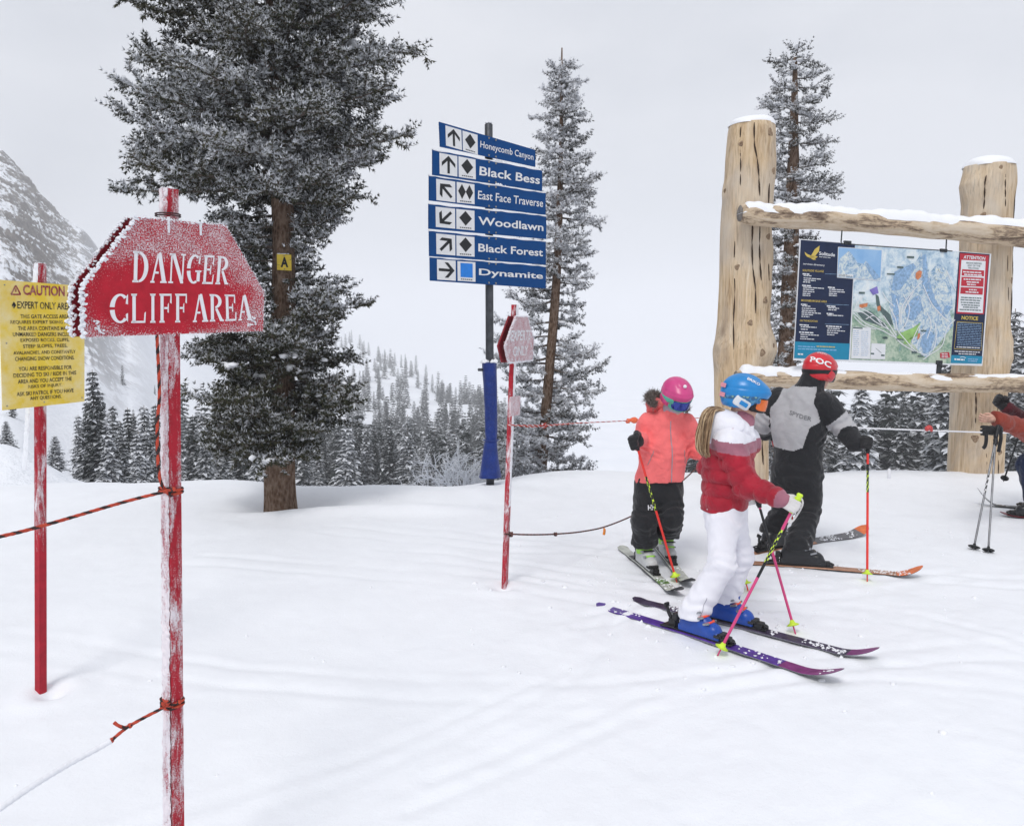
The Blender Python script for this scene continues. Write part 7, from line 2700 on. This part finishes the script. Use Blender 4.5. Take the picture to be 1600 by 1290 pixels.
pm_ = [M['pole_red'], M['pole_neon'], M['pole_black']]
seg_ = [(0, .26, 0), (.26, .50, 9), (.50, .93, 0), (.93, .96, 2), (.96, 1.01, 0)]
kp = 'red ski poles of the child in coral'
ski_pole('red ski pole in the black glove of the child in coral, planted on its ski', poleR_top, poleR_tip, pm_, seg_, kp, .0088, M['neon'], None, M['gog_black'])
ski_pole('red ski pole of the child in coral, mostly hidden behind the girl in crimson', poleL_top, poleL_tip, pm_, seg_, kp, .0088, M['neon'], None, M['gog_black'])

# ============ the grown-up in black and grey
rt, rp = G(1150, 880), G(1441, 902)
lt, lp = G(1158, 868), G(1352, 834)
srr, sll = frac_on(rt, rp, 1250), frac_on(lt, lp, 1212)
M['ski_tan'] = plain('orange_brown_ski_top', (.40, .20, .12), .4, .4, 18, .06, 60, .4)
M['ski_orange'] = plain('orange_ski_tip', (.70, .18, .06), .4, .3, 18)
skm = [M['ski_tan'], M['ski_base'], M['ski_base'], M['ski_orange'], M['letter_grey']]
ag = 'skis on the feet of the grown-up in black and grey'
_, br_, dr_, ur = ski('long orange-brown ski under the nearer boot of the grown-up in black', rt, rp, .088, skm, ag, srr, .45, 11, lambda s: 3 if s > .87 else 0, snow_c=(.45, .93))
_, bl_, dl_, ul = ski('snowy orange-tipped ski pointing away, under the farther boot of the grown-up in black', lt, lp, .088, skm, ag, sll, .8, 12, lambda s: 3 if s > .93 else (4 if s > .55 else 0), snow_c=(.3, .93), roll=.25)
FM = Vector((.55, .83, 0)).normalized(); RM = Vector((FM.y, -FM.x, 0))
m = thing('person', 'grown-up skier seen from behind in a black and grey jacket, black trousers and red helmet', 'person', tuple(br_.lerp(bl_, .5)))
boot(m, br_ + Vector((0, 0, .036)), dr_, None, 1.08, M['boot_black'], M['boot_black'], M['boot_black'], .35)
boot(m, bl_ + Vector((0, 0, .036)), dl_, None, 1.08, M['boot_black'], M['boot_black'], M['boot_black'], .35)
Ym = 6.42
J = dict(pelvis=W(1246, 735, Ym), chest=W(1248, 655, Ym), neck=W(1262, 606, Ym))
J['shR'] = W(1287, 632, Ym - .12); J['shL'] = W(1217, 626, Ym + .12)
poleR_top, poleR_tip = W(1356, 684, 6.06), G(1355, 908)
poleL_top, poleL_tip = W(1202, 668, 6.86), G(1254, 872)
gripR = poleR_top.lerp(poleR_tip, .04); gripL = poleL_top.lerp(poleL_tip, .05)
J['elR'] = W(1317, 666, Ym - .16); J['elL'] = W(1191, 658, Ym + .22)
J['wrR'] = grip_wrist(gripR, poleR_top - poleR_tip, gripR - J['elR'], 1.0, False)
J['wrL'] = grip_wrist(gripL, poleL_top - poleL_tip, gripL - J['elL'], 1.0, True)
J['hipR'] = J['pelvis'] + RM * .100; J['hipL'] = J['pelvis'] - RM * .112
J['anR'] = br_ + Vector((-.03, .0, .2)); J['anL'] = bl_ + Vector((-.03, .0, .2))
J['knR'] = W(1265, 800, Ym - .12); J['knL'] = W(1222, 798, Ym + .14)
headM = fr4(basis((.78, .60, -.14), (.12, .1, 1)), W(1281, 583, Ym + .02))
body_mesh(m, J, headM, 1.0, M['skin'], FM)
tr = U(.05, fcap(J['pelvis'] + Vector((0, 0, .06)), J['pelvis'] - Vector((0, 0, .03)), .175, .175, FM, 1.22), cap(J['hipR'], J['knR'], .104, .086), cap(J['hipL'], J['knL'], .104, .086))
lr_ = U(.008, cap(J['knR'], J['anR'] + Vector((0, 0, -.03)), .087, .102), cap(J['knL'], J['anL'] + Vector((0, 0, -.03)), .087, .100))
tr = cut(U(.015, tr, lr_), br_ + Vector((0, 0, .16)), (0, 0, -1))
fo = [folds(J['hipR'], J['knR'], .95, 5, .007, .22, 1), folds(J['knR'], J['anR'], .8, 4, .006, .3, 2), folds(J['hipL'], J['knL'], .95, 5, .007, .22, 3), folds(J['knL'], J['anL'], .8, 4, .006, .3, 4), folds(J['hipR'], J['knR'], .15, 4, .006, .2, 5)]
w1 = wrinkle(.005, 18, 52)
grow('trousers', warp(tr, lambda P: w1(P) + sum(q(P) for q in fo)), .009, M['black_cloth'], m)
torso = U(.06, fcap(W(1246, 730, Ym), W(1248, 660, Ym), .184, .196, FM, 1.28), fcap(W(1248, 665, Ym), W(1254, 628, Ym), .198, .14, FM, 1.25))
sho = cap(J['shR'], J['shL'], .098, .098)
armR = U(.02, cap(J['shR'], J['elR'], .098, .084), cap(J['elR'], J['wrR'], .084, .066))
armL = U(.02, cap(J['shL'], J['elL'], .098, .084), cap(J['elL'], J['wrL'], .084, .066))
col_ = cap(W(1259, 618, Ym), W(1268, 594, Ym), .105, .098)
jk = U(.035, U(.055, torso, sho, col_), armR, armL)
jk = cut(jk, W(1246, 722, Ym), (0, 0, -1))
w1 = wrinkle(.0055, 15, 61)
fo = [folds(J['shR'], J['elR'], .9, 4, .007, .3, 7), folds(J['shL'], J['elL'], .9, 4, .006, .3, 8)]
fJ = warp(jk, lambda P: w1(P) + sum(q(P) for q in fo))
zm = lambda py: W(1248, py, Ym).z
def zone(C):
    c = v3(J['chest'])
    u = (C - c) @ v3(RM); w_ = (C - c) @ v3(FM); z = C[:, 2]
    mm_ = np.zeros(len(C), int)
    mm_[(z > zm(603)) & (u < -.035) & (w_ < .2)] = 1
    dA, dB = armR(C), armL(C)
    dT = torso(C)
    rt_ = np.interp(z, [zm(702), zm(695), zm(664), zm(655), zm(632), zm(612)], [-.02, .07, .12, .185, .16, .14])
    bot = zm(700) + .10 * np.maximum(0, -u - .08) + .0 * u
    mm_[(w_ < .05) & (u < rt_) & (u > -.215) & (z > bot) & (z < zm(603)) & (dT < np.minimum(dA, dB) + .03)] = 1
    for a, b, s0, s1 in (('shR', 'elR', .62, 2), ('shL', 'elL', .55, 2)):
        d = J[b] - J[a]
        t_ = (C - v3(J[a])) @ v3(d) / d.length_squared
        f_ = J[('wrR' if a == 'shR' else 'wrL')] - J[b]
        t2 = (C - v3(J[b])) @ v3(f_) / f_.length_squared
        near = (dA if a == 'shR' else dB) < dT
        mm_[near & (t_ > s0) & (t2 < .42)] = 1
    return mm_
grow('jacket', fJ, .0085, [M['black_cloth'], M['grey_cloth']], m, zone)
mb = MB()
onto(mb, fJ, W(1247, 651, Ym - .2), (RM * 1 + Vector((0, 0, -.30))).normalized(), (0.1, 0, 1), FM * -1, 'SPYDER', .17, .034, .004, 0, .01)
mb.build('lettering', [M['letter_grey']], m)
he, hf = helmet(m, headM, 1.03, [M['h_red'], M['h_red']])
goggles(m, headM, 1.03, M['gog_black'], M['lens_dark'], M['gog_black'])
mb = MB()
onto(mb, hf, Vector((.03, -.06, .075)), (.80, .55, -.22), (-.05, .22, 1), (.58, -.82, .12), 'POC', .165, .050, .003, 0, .03)
onto(mb, hf, Vector((.02, -.03, .128)), (.80, .55, -.10), (-.3, .5, 1), (.45, -.70, .62), 'POC', .070, .025, .003, 0, .02)
put('lettering', mesh_from('lettering', np.array([tuple(v) for v in mb.v]), mb.f, M['letter_white'], None, False), he, headM)
hand('glove', m, J['wrR'], gripR - J['elR'], poleR_top - poleR_tip, [M['glove_black']], 1.02, 1.5, False, M['glove_black'])
hand('glove', m, J['wrL'], gripL - J['elL'], poleL_top - poleL_tip, [M['glove_black']], 1.02, 1.5, True, M['glove_black'])
mp = 'red and black ski poles of the grown-up in black and grey'
seg_ = [(0, .17, 0), (.17, .22, 2), (.22, .38, 9), (.38, .95, 0), (.95, 1.01, 0)]
ski_pole('upright red and black ski pole in the outstretched glove of the grown-up in black', poleR_top, poleR_tip, pm_, seg_, mp, .0088, M['neon'], None, M['gog_black'])
ski_pole('red ski pole behind the legs of the grown-up in black', poleL_top, poleL_tip, pm_, seg_, mp, .0088, M['neon'], None, M['gog_black'])

# ============ the skier cut off by the edge of the picture
st_, sp_ = G(1790, 812), G(1526, 789)
M['ski_black'] = plain('black_ski_top', (.03, .032, .036), .35, .3, 20)
_, bx_, dx_, ux_ = ski('black ski with an upturned tip, under the boots of the skier in the rust jacket', st_, sp_, .085, [M['ski_black'], M['ski_base'], M['ski_base']], 'skis of the skier in the rust jacket', frac_on(st_, sp_, 1632), .2, 15, None, tiph=.17)
st2, sp2 = G(1800, 828), G(1562, 806)
_, by_, dy_, uy_ = ski('second black ski of the skier in the rust jacket, nearer the poles', st2, sp2, .085, [plain('dark_red_ski', (.20, .02, .03), .4), M['ski_base'], M['ski_base']], 'skis of the skier in the rust jacket', frac_on(st2, sp2, 1618), .2, 16, None, tiph=.03)
FR = Vector((-.97, -.22, 0)).normalized(); RR = Vector((FR.y, -FR.x, 0))
p_ = thing('person', 'skier cut off by the picture edge, in rust-red jacket and navy trousers, one hand bare', 'person', tuple(bx_.lerp(by_, .5)))
boot(p_, bx_ + Vector((0, 0, .036)), dx_, None, 1.05, M['boot_black'], M['boot_black'], M['boot_black'])
boot(p_, by_ + Vector((0, 0, .036)), dy_, None, 1.05, M['boot_black'], M['boot_black'], M['boot_black'])
Yr = 7.75
J = dict(pelvis=W(1655, 690, Yr), chest=W(1650, 615, Yr), neck=W(1645, 570, Yr))
J['shR'] = J['chest'] + RR * .19 + Vector((0, 0, .14)); J['shL'] = J['chest'] - RR * .19 + Vector((0, 0, .14))
J['elR'] = W(1640, 676, 7.95); J['elL'] = W(1618, 676, 7.42)
J['wrL'] = W(1553, 655, 7.22); J['wrR'] = W(1572, 636, 7.70)
J['hipR'] = J['pelvis'] + RR * .09; J['hipL'] = J['pelvis'] - RR * .09
J['anR'] = bx_ + Vector((0, 0, .2)); J['anL'] = by_ + Vector((0, 0, .2))
J['knR'] = J['anR'] + Vector((-.10, -.02, .34)); J['knL'] = J['anL'] + Vector((-.10, -.02, .34))
headR = fr4(basis((-.95, -.25, -.2), (0, 0, 1)), W(1636, 540, Yr))
body_mesh(p_, J, headR, 1.0, M['skin'], FR)
tr = U(.05, fcap(J['pelvis'] + Vector((0, 0, .06)), J['pelvis'] - Vector((0, 0, .05)), .18, .18, FR, 1.2), cap(J['hipR'], J['knR'], .12, .10), cap(J['hipL'], J['knL'], .12, .10), cap(J['knR'], J['anR'], .10, .115), cap(J['knL'], J['anL'], .10, .115))
tr = cut(tr, bx_ + Vector((0, 0, .17)), (0, 0, -1))
grow('trousers', warp(tr, wrinkle(.006, 18, 71)), .0095, M['navy_cloth'], p_)
torso = U(.06, fcap(J['pelvis'] + Vector((0, 0, -.02)), J['chest'] + Vector((0, 0, .08)), .20, .20, FR, 1.25), cap(J['shR'], J['shL'], .10, .10), cap(J['chest'].lerp(J['neck'], .7), J['neck'], .11, .10))
armR = U(.02, cap(J['shR'], J['elR'], .09, .075), cap(J['elR'], J['wrR'], .070, .055))
armL = U(.02, cap(J['shL'], J['elL'], .105, .115), cap(J['elL'], J['wrL'] + Vector((.02, 0, 0)), .115, .070))
fo = [folds(J['elL'], J['wrL'], .4, 4, .008, .4, 3)]
jk = U(.03, torso, armR, armL)
jk = cut(cut(jk, J['pelvis'] + Vector((0, 0, -.05)), (0, 0, -1)), J['wrL'] + Vector((.0, 0, 0)), (-1, 0, .0))
jk.bb = jk.bb
def zoneR(C):
    mm_ = np.zeros(len(C), int)
    mm_[(armL(C) > torso(C)) | (armR(C) < armL(C))] = 1
    return mm_
grow('jacket', warp(jk, lambda P: wrinkle(.006, 14, 81)(P) + fo[0](P)), .0095, [M['rust_cloth'], M['maroon_cloth']], p_, zoneR)
helmet(p_, headR, 1.0, [M['boot_black'], M['boot_black']], .008)
goggles(p_, headR, 1.0, M['gog_black'], M['lens_dark'], M['gog_black'], .006)
q1t, q1b = W(1560, 664, 7.12), G(1521, 859)
q2t, q2b = W(1556, 676, 7.10), G(1544, 864)
hand('bare_hand', p_, J['wrL'] + Vector((-.0, 0, 0)), (-1, -.1, -.05), (.1, -.3, 1), [M['skin']], .88, 1.0, True, None, .55, .004, 1.0)
hand('gloved_hand', p_, J['wrR'], (-.8, -.1, .6), (.55, .1, .8), [M['glove_black']], 1.15, 1.7, False, M['glove_black'], .55)
M['pole_steel'] = plain('grey_aluminium_pole', (.20, .205, .22), .35, .3, 20, 0, 80, .5, .5)
pp = 'grey ski poles dangling by their straps before the right-hand log post'
pmat = [M['pole_steel'], M['letter_white'], M['pole_black']]
for (a, b, lab) in ((q1t, q1b, 'grey ski pole hanging from a bare hand, the one leaning further out'), (q2t, q2b, 'grey ski pole hanging from a bare hand, the more upright one of the pair')):
    ski_pole(lab, a, b, pmat, [(0, .40, 0), (.40, .55, 9 if lab[-1] == 't' else 0), (.55, 1.01, 0)], 'grey ski poles hanging from the bare hand', .0085, M['pole_black'], None, M['gog_black'], .13, .03, [.010, .013, .048, .044])
ski_pole('thin dark ski pole slanting behind the rust-red sleeve', W(1600, 655, 7.75), W(1568, 752, 8.3) - Vector((0, 0, .0)), [M['pole_black']] * 3, [], None, .0085, M['pole_black'], None, M['gog_black'])
# an empty glove with its straps, dangling from the wrist
gh = thing('glove', 'black empty glove with loose straps dangling from the bare hand', 'glove', tuple(W(1552, 676, 7.16)))
f = U(.012, rbox(W(1553, 672, 7.16), (.070, .035, .040), .028), *[cap(W(1543 - 1.5 * i, 668 + 4.5 * i, 7.15), W(1534 - .5 * i, 667 + 6 * i, 7.14), .014, .011) for i in range(3)])
grow('palm', warp(f, wrinkle(.005, 40, 3)), .006, M['glove_black'], gh)
mb = MB()
for pts in (((1541, 676), (1541, 688), (1539, 697), (1536, 700)), ((1563, 668), (1564, 684), (1562, 696), (1560, 706))):
    c = catmull([W(x, y, 7.14) for x, y in pts], 5)
    mb.tube(c, .016, 6)
mb.build('strap', [M['glove_black']], gh, True)
# ------------------------------------------------------------------ ropes
def rope(label, pts, r, cols, n=10, seg=10, twist=.055, group=None, knots=(), band=2, kscale=.88, frost=0.0, cat='rope', seed=0):
    """a laid rope with stripes winding round it; knots: (point, size)"""
    P = catmull(pts, seg)
    L = [0]
    for i in range(1, len(P)):
        L.append(L[-1] + (P[i] - P[i - 1]).length)
    # even spacing
    step = max(.006, L[-1] / 420)
    m = max(4, int(L[-1] / step))
    Q = []
    for i in range(m + 1):
        d = L[-1] * i / m
        j = max(1, min(len(L) - 1, int(np.searchsorted(L, d))))
        f = (d - L[j - 1]) / max(1e-9, L[j] - L[j - 1])
        Q.append(P[j - 1].lerp(P[j], f))
    t = thing('rope', label, cat, tuple(Q[0]), group)
    mb = MB()
    def mf(i, k):
        ph = (k / n - (L[-1] * i / m) / twist) % 1
        return 1 if ph < band / n else 0
    mb.tube(Q, [r * (1 + .08 * math.sin(i * 1.9)) for i in range(m + 1)], n, 0, True, mf)
    mb.build('cord', cols, t, True)
    for c, s, axd in knots:
        kb = MB()
        R = basis(axd, (0.1, .2, 1))
        kp = []
        for i in range(73):
            a = 2 * PI * i / 72
            x, y, z = math.sin(a) + 2 * math.sin(2 * a), math.cos(a) - 2 * math.cos(2 * a), -math.sin(3 * a)
            kp.append(Vector(c) + R @ Vector((x * s * .33, z * s * .70, y * s * .33)) * kscale)
        kb.tube(kp, r * 1.15, 7, 0, False, lambda i, k: 1 if (k + i // 3) % 7 < 2 else 0)
        kb.build('knot', cols, t, True)
    if frost:
        r2 = random.Random(seed)
        sp, sr = [], []
        for i in range(max(3, int(m * frost))):
            q = Q[r2.randrange(len(Q))]
            sp.append(q + Vector((r2.gauss(0, r * .5), r2.gauss(0, r * .5), r * .8))); sr.append(r * r2.uniform(.4, .9))
        lb = MB(); lb.lumps(sp, sr, seed, 0, 1, .7)
        o = lb.build('rime_crust', [M['rime']], t); o['kind'] = 'stuff'
    return t
M['rope_orange'] = plain('orange_rope', (.50, .065, .035), .75, .25, 120, .5, 300)
M['rope_dark'] = plain('black_rope_strand', (.04, .025, .025), .8, .4, 120, .5, 300)
M['rope_brown'] = plain('brown_cord', (.16, .075, .065), .8, .35, 80, .4, 300)
M['rope_snow'] = plain('snow_crusted_rope', (.80, .81, .85), .8, .05, 60, .6, 160)
OR = [M['rope_orange'], M['rope_dark']]
P0 = post_c
lx = -dx * .034
def around(py, k=0.0, turns=1.6, r=.045, n=34, drift=.02):
    z = W(266, py, DY).z
    out = []
    for i in range(n):
        a = k + 2 * PI * turns * i / (n - 1)
        ax_p = base + (ptop - base) * ((z - base.z) / (ptop.z - base.z))
        cx_r = math.copysign(abs(math.cos(a)) ** .6, math.cos(a)) * .027; sy_r = math.copysign(abs(math.sin(a)) ** .6, math.sin(a)) * .030
        out.append(Vector((ax_p.x, ax_p.y, z + drift * (i / (n - 1) - .5))) + dx * cx_r + dy * sy_r)
    return out
Yh = DY - .06
hang = [W(246, 505, Yh), W(245.5, 530, Yh), W(248, 580, Yh), W(249, 620, Yh), W(246, 660, Yh), W(246, 700, Yh), W(248, 735, Yh), W(253, 757, Yh)]
rope('orange and black rope hanging down the danger sign post, then running past the yellow sign', hang + around(765, PI, 2.2)[2:] + [W(252, 769, Yh - .02), W(190, 785, 2.30), W(60, 823, 2.10), W(0, 838, 2.0), W(-80, 856, 1.9)], .0049, OR, 10, 8, .05, 'orange ropes tied to the danger sign post', [(W(271, 764, Yh - .02), .018, (1, 0, 0))], 4, .10, seed=3)
kn1, kn2 = W(203, 1133, 2.28), W(174, 1156, 2.22)
rope('short orange rope knotted low round the post of the danger sign', around(1096, 0, 2.6, .043, 40, .03) + [W(253, 1106, 2.36), W(228, 1119, 2.32), kn1, W(188, 1144, 2.25), kn2], .0049, OR, 10, 8, .05, 'orange ropes tied to the danger sign post', [(kn1, .023, (1, .2, .4)), (kn2, .023, (1, .2, .4)), (W(254, 1100, 2.36), .017, (1, 0, .3)), (W(280, 1096, DY - .05), .014, (1, 0, .2))], 4, .12, seed=5)
rope('loose end of orange rope sticking out of the low knot', [kn1, W(195, 1136, 2.27), W(185, 1133, 2.26), W(178, 1128, 2.26)], .0049, OR, 10, 8, .05, 'orange ropes tied to the danger sign post', (), 3, .12, seed=6)
rope('snow-crusted length of rope sagging from the low knots towards the snow', [kn2, W(150, 1170, 2.2), W(95, 1200, 2.12), W(20, 1248, 2.0), W(-90, 1330, 1.85)], .0085, [M['rope_snow'], M['rope_snow']], 10, 8, .05, 'orange ropes tied to the danger sign post', (), 3, .5, seed=7)
e1 = W(799, 664, eb.y - .05)
rope('thin red boundary rope from the leaning post to the thick log post', [e1 + Vector((-.03, 0, 0)), e1, W(850, 664, 6.3), W(900, 661, 7.0), W(985, 657, 8.0), W(1060, 654, 8.8), W(1122, 652, 9.4)], .0046, [plain('faded_red_rope', (.50, .075, .06), .8, .4, 60), M['rope_snow']], 8, 8, .12, None, [(W(850, 664, 6.28), .022, (1, .3, 0))], 2)
rope('second strand of red rope lying close along the boundary rope', [e1, W(830, 666.5, 6.0), W(848, 665.5, 6.28), W(880, 663, 6.7), W(905, 660.5, 7.05)], .0042, [M['rope_orange'], M['rope_snow']], 8, 8, .12, None, (), 2)
fl = thing('ribbon', 'short orange marker ribbon knotted on the thin boundary rope', 'marker ribbon', tuple(W(985, 657, 7.98)))
mb = MB()
for a, b in ((0, 0), (1, .012)):
    c = catmull([W(978, 659 + a, 7.97), W(985, 656, 7.97), W(993, 658 - a * 3, 7.97), W(1000, 655 + a * 4, 7.97)], 4)
    mb.tube(c, [.012, .02, .028, .02, .016, .02, .024, .026, .022, .016, .012, .008, .006][:len(c)], 6)
mb.build('ribbon_tape', [plain('orange_tape', (.80, .16, .07), .6, .15, 30)], fl, True)
e2 = W(795, 834, eb.y - .03)
rope('thin brown cord sagging over the snow from the leaning post to the child in coral', [e2 + Vector((-.03, 0, 0)), e2, W(830, 835, 5.75), W(868, 834, 6.0), W(910, 830, 6.3), W(950, 821, 6.6), W(1000, 799, 7.0), W(1050, 765, 7.5), W(1092, 728, 8.0), W(1124, 700, 9.35)], .0062, [M['rope_brown'], M['rope_dark']], 8, 8, .08, None, [(W(798, 834, eb.y - .05), .018, (1, 0, 0)), (W(868, 834, 5.99), .012, (1, 0, 0))], 2)
for (x, y, Y), c, lab in (((943, 823, 6.55), (.85, .28, .05), 'orange tag hanging from the thin brown cord'), ((1092, 728, 7.98), (.55, .13, .15), 'faded pink tag hanging from the cord beside the girl in crimson')):
    tg = thing('ribbon', lab, 'marker ribbon', tuple(W(x, y, Y)))
    mb = MB()
    c_ = catmull([W(x, y, Y), W(x + 1.5, y + 5, Y), W(x + .5, y + 12, Y)], 4)
    mb.tube(c_, [.006] * 3 + [.011] * (len(c_) - 3), 6)
    mb.build('ribbon_tape', [plain('tag_tape', c, .6, .1, 30)], tg, True)
rope('white snow-crusted rope strung between the two log posts behind the grown-up in black', [W(1196, 660, 9.36), W(1260, 663, 9.4), W(1340, 668, 9.5), W(1440, 672, 9.6), W(1530, 675, 9.78), W(1610, 677, 10.0), W(1720, 679, 10.3)], .009, [M['rope_snow'], M['rope_snow']], 8, 8, .1, None, (), 3, .6, seed=9)
fl = thing('ribbon', 'small red ribbon knotted on the white snow-crusted rope', 'marker ribbon', tuple(W(1451, 670, 9.58)))
mb = MB()
mb.tube(catmull([W(1447, 673, 9.57), W(1450, 668, 9.57), W(1454, 669, 9.57), W(1456, 674, 9.57)], 4), [.012, .02, .03, .03, .026, .03, .032, .03, .028, .024, .02, .016, .012], 6)
mb.build('ribbon_tape', [plain('red_tape', (.60, .08, .08), .6, .15, 30)], fl, True)
sk = thing('marker_stake', 'small white stake standing on the snow crest beneath the map board', 'stake', tuple(G(1389, 747)))
mb = MB()
b_ = G(1389, 747)
mb.tube([b_ - Vector((0, 0, .1)), b_ + Vector((0, 0, .06)), b_ + Vector((0, 0, .11)), b_ + Vector((0, 0, .12))], [.022, .020, .018, .008], 8)
mb.build('shaft', [M['rope_snow']], sk, True)

# clods of snow kicked up round the skis
r2 = random.Random(77)
cp, cr_ = [], []
for _ in range(260):
    if r2.random() < .6:
        cx, cy = r2.choice(((1.0, 4.9), (1.4, 5.9), (2.4, 6.2), (.7, 5.4), (1.7, 4.6)))
        x, y = cx + r2.gauss(0, .55), cy + r2.gauss(0, .4)
    else:
        x, y = r2.uniform(-2.2, 4.4), r2.uniform(3.0, 8.5)
    r = r2.uniform(.005, .017) * (1.5 if r2.random() < .1 else 1)
    cp.append(Vector((x, y, gz(x, y) + r * .1))); cr_.append(r)
lb = MB(); lb.lumps(cp, cr_, 5, 0, 1, .6)
o = lb.build('snow_clods', [M['snowcap']], None, True)
tag(o, 'small loose clods of snow scattered over the packed snow', None, None, 'stuff')

# ------------------------------------------------------------------ the cloudy air
HAZE = 0.0010
hz = MB()
hz_lo, hz_hi = FAR_LOW - 1.5, FAR_TOP + 14
hz.box((0, 3900, (hz_lo + hz_hi) / 2), (44000, 9200, hz_hi - hz_lo))
t = bpy.data.materials.new('cloudy_air')
t.use_nodes = True
nn, ll = t.node_tree.nodes, t.node_tree.links
nn.clear()
out = nn.new('ShaderNodeOutputMaterial')
pv = nn.new('ShaderNodeVolumePrincipled')
pv.inputs['Color'].default_value = (.955, .962, .978, 1)
pv.inputs['Density'].default_value = HAZE
pv.inputs['Anisotropy'].default_value = 0.0
ll.new(pv.outputs['Volume'], out.inputs['Volume'])
o = part('haze', np.array([tuple(v) for v in hz.v]), hz.f, t, frame=Matrix.Identity(4), smooth=False)
tag(o, kind='stuff')
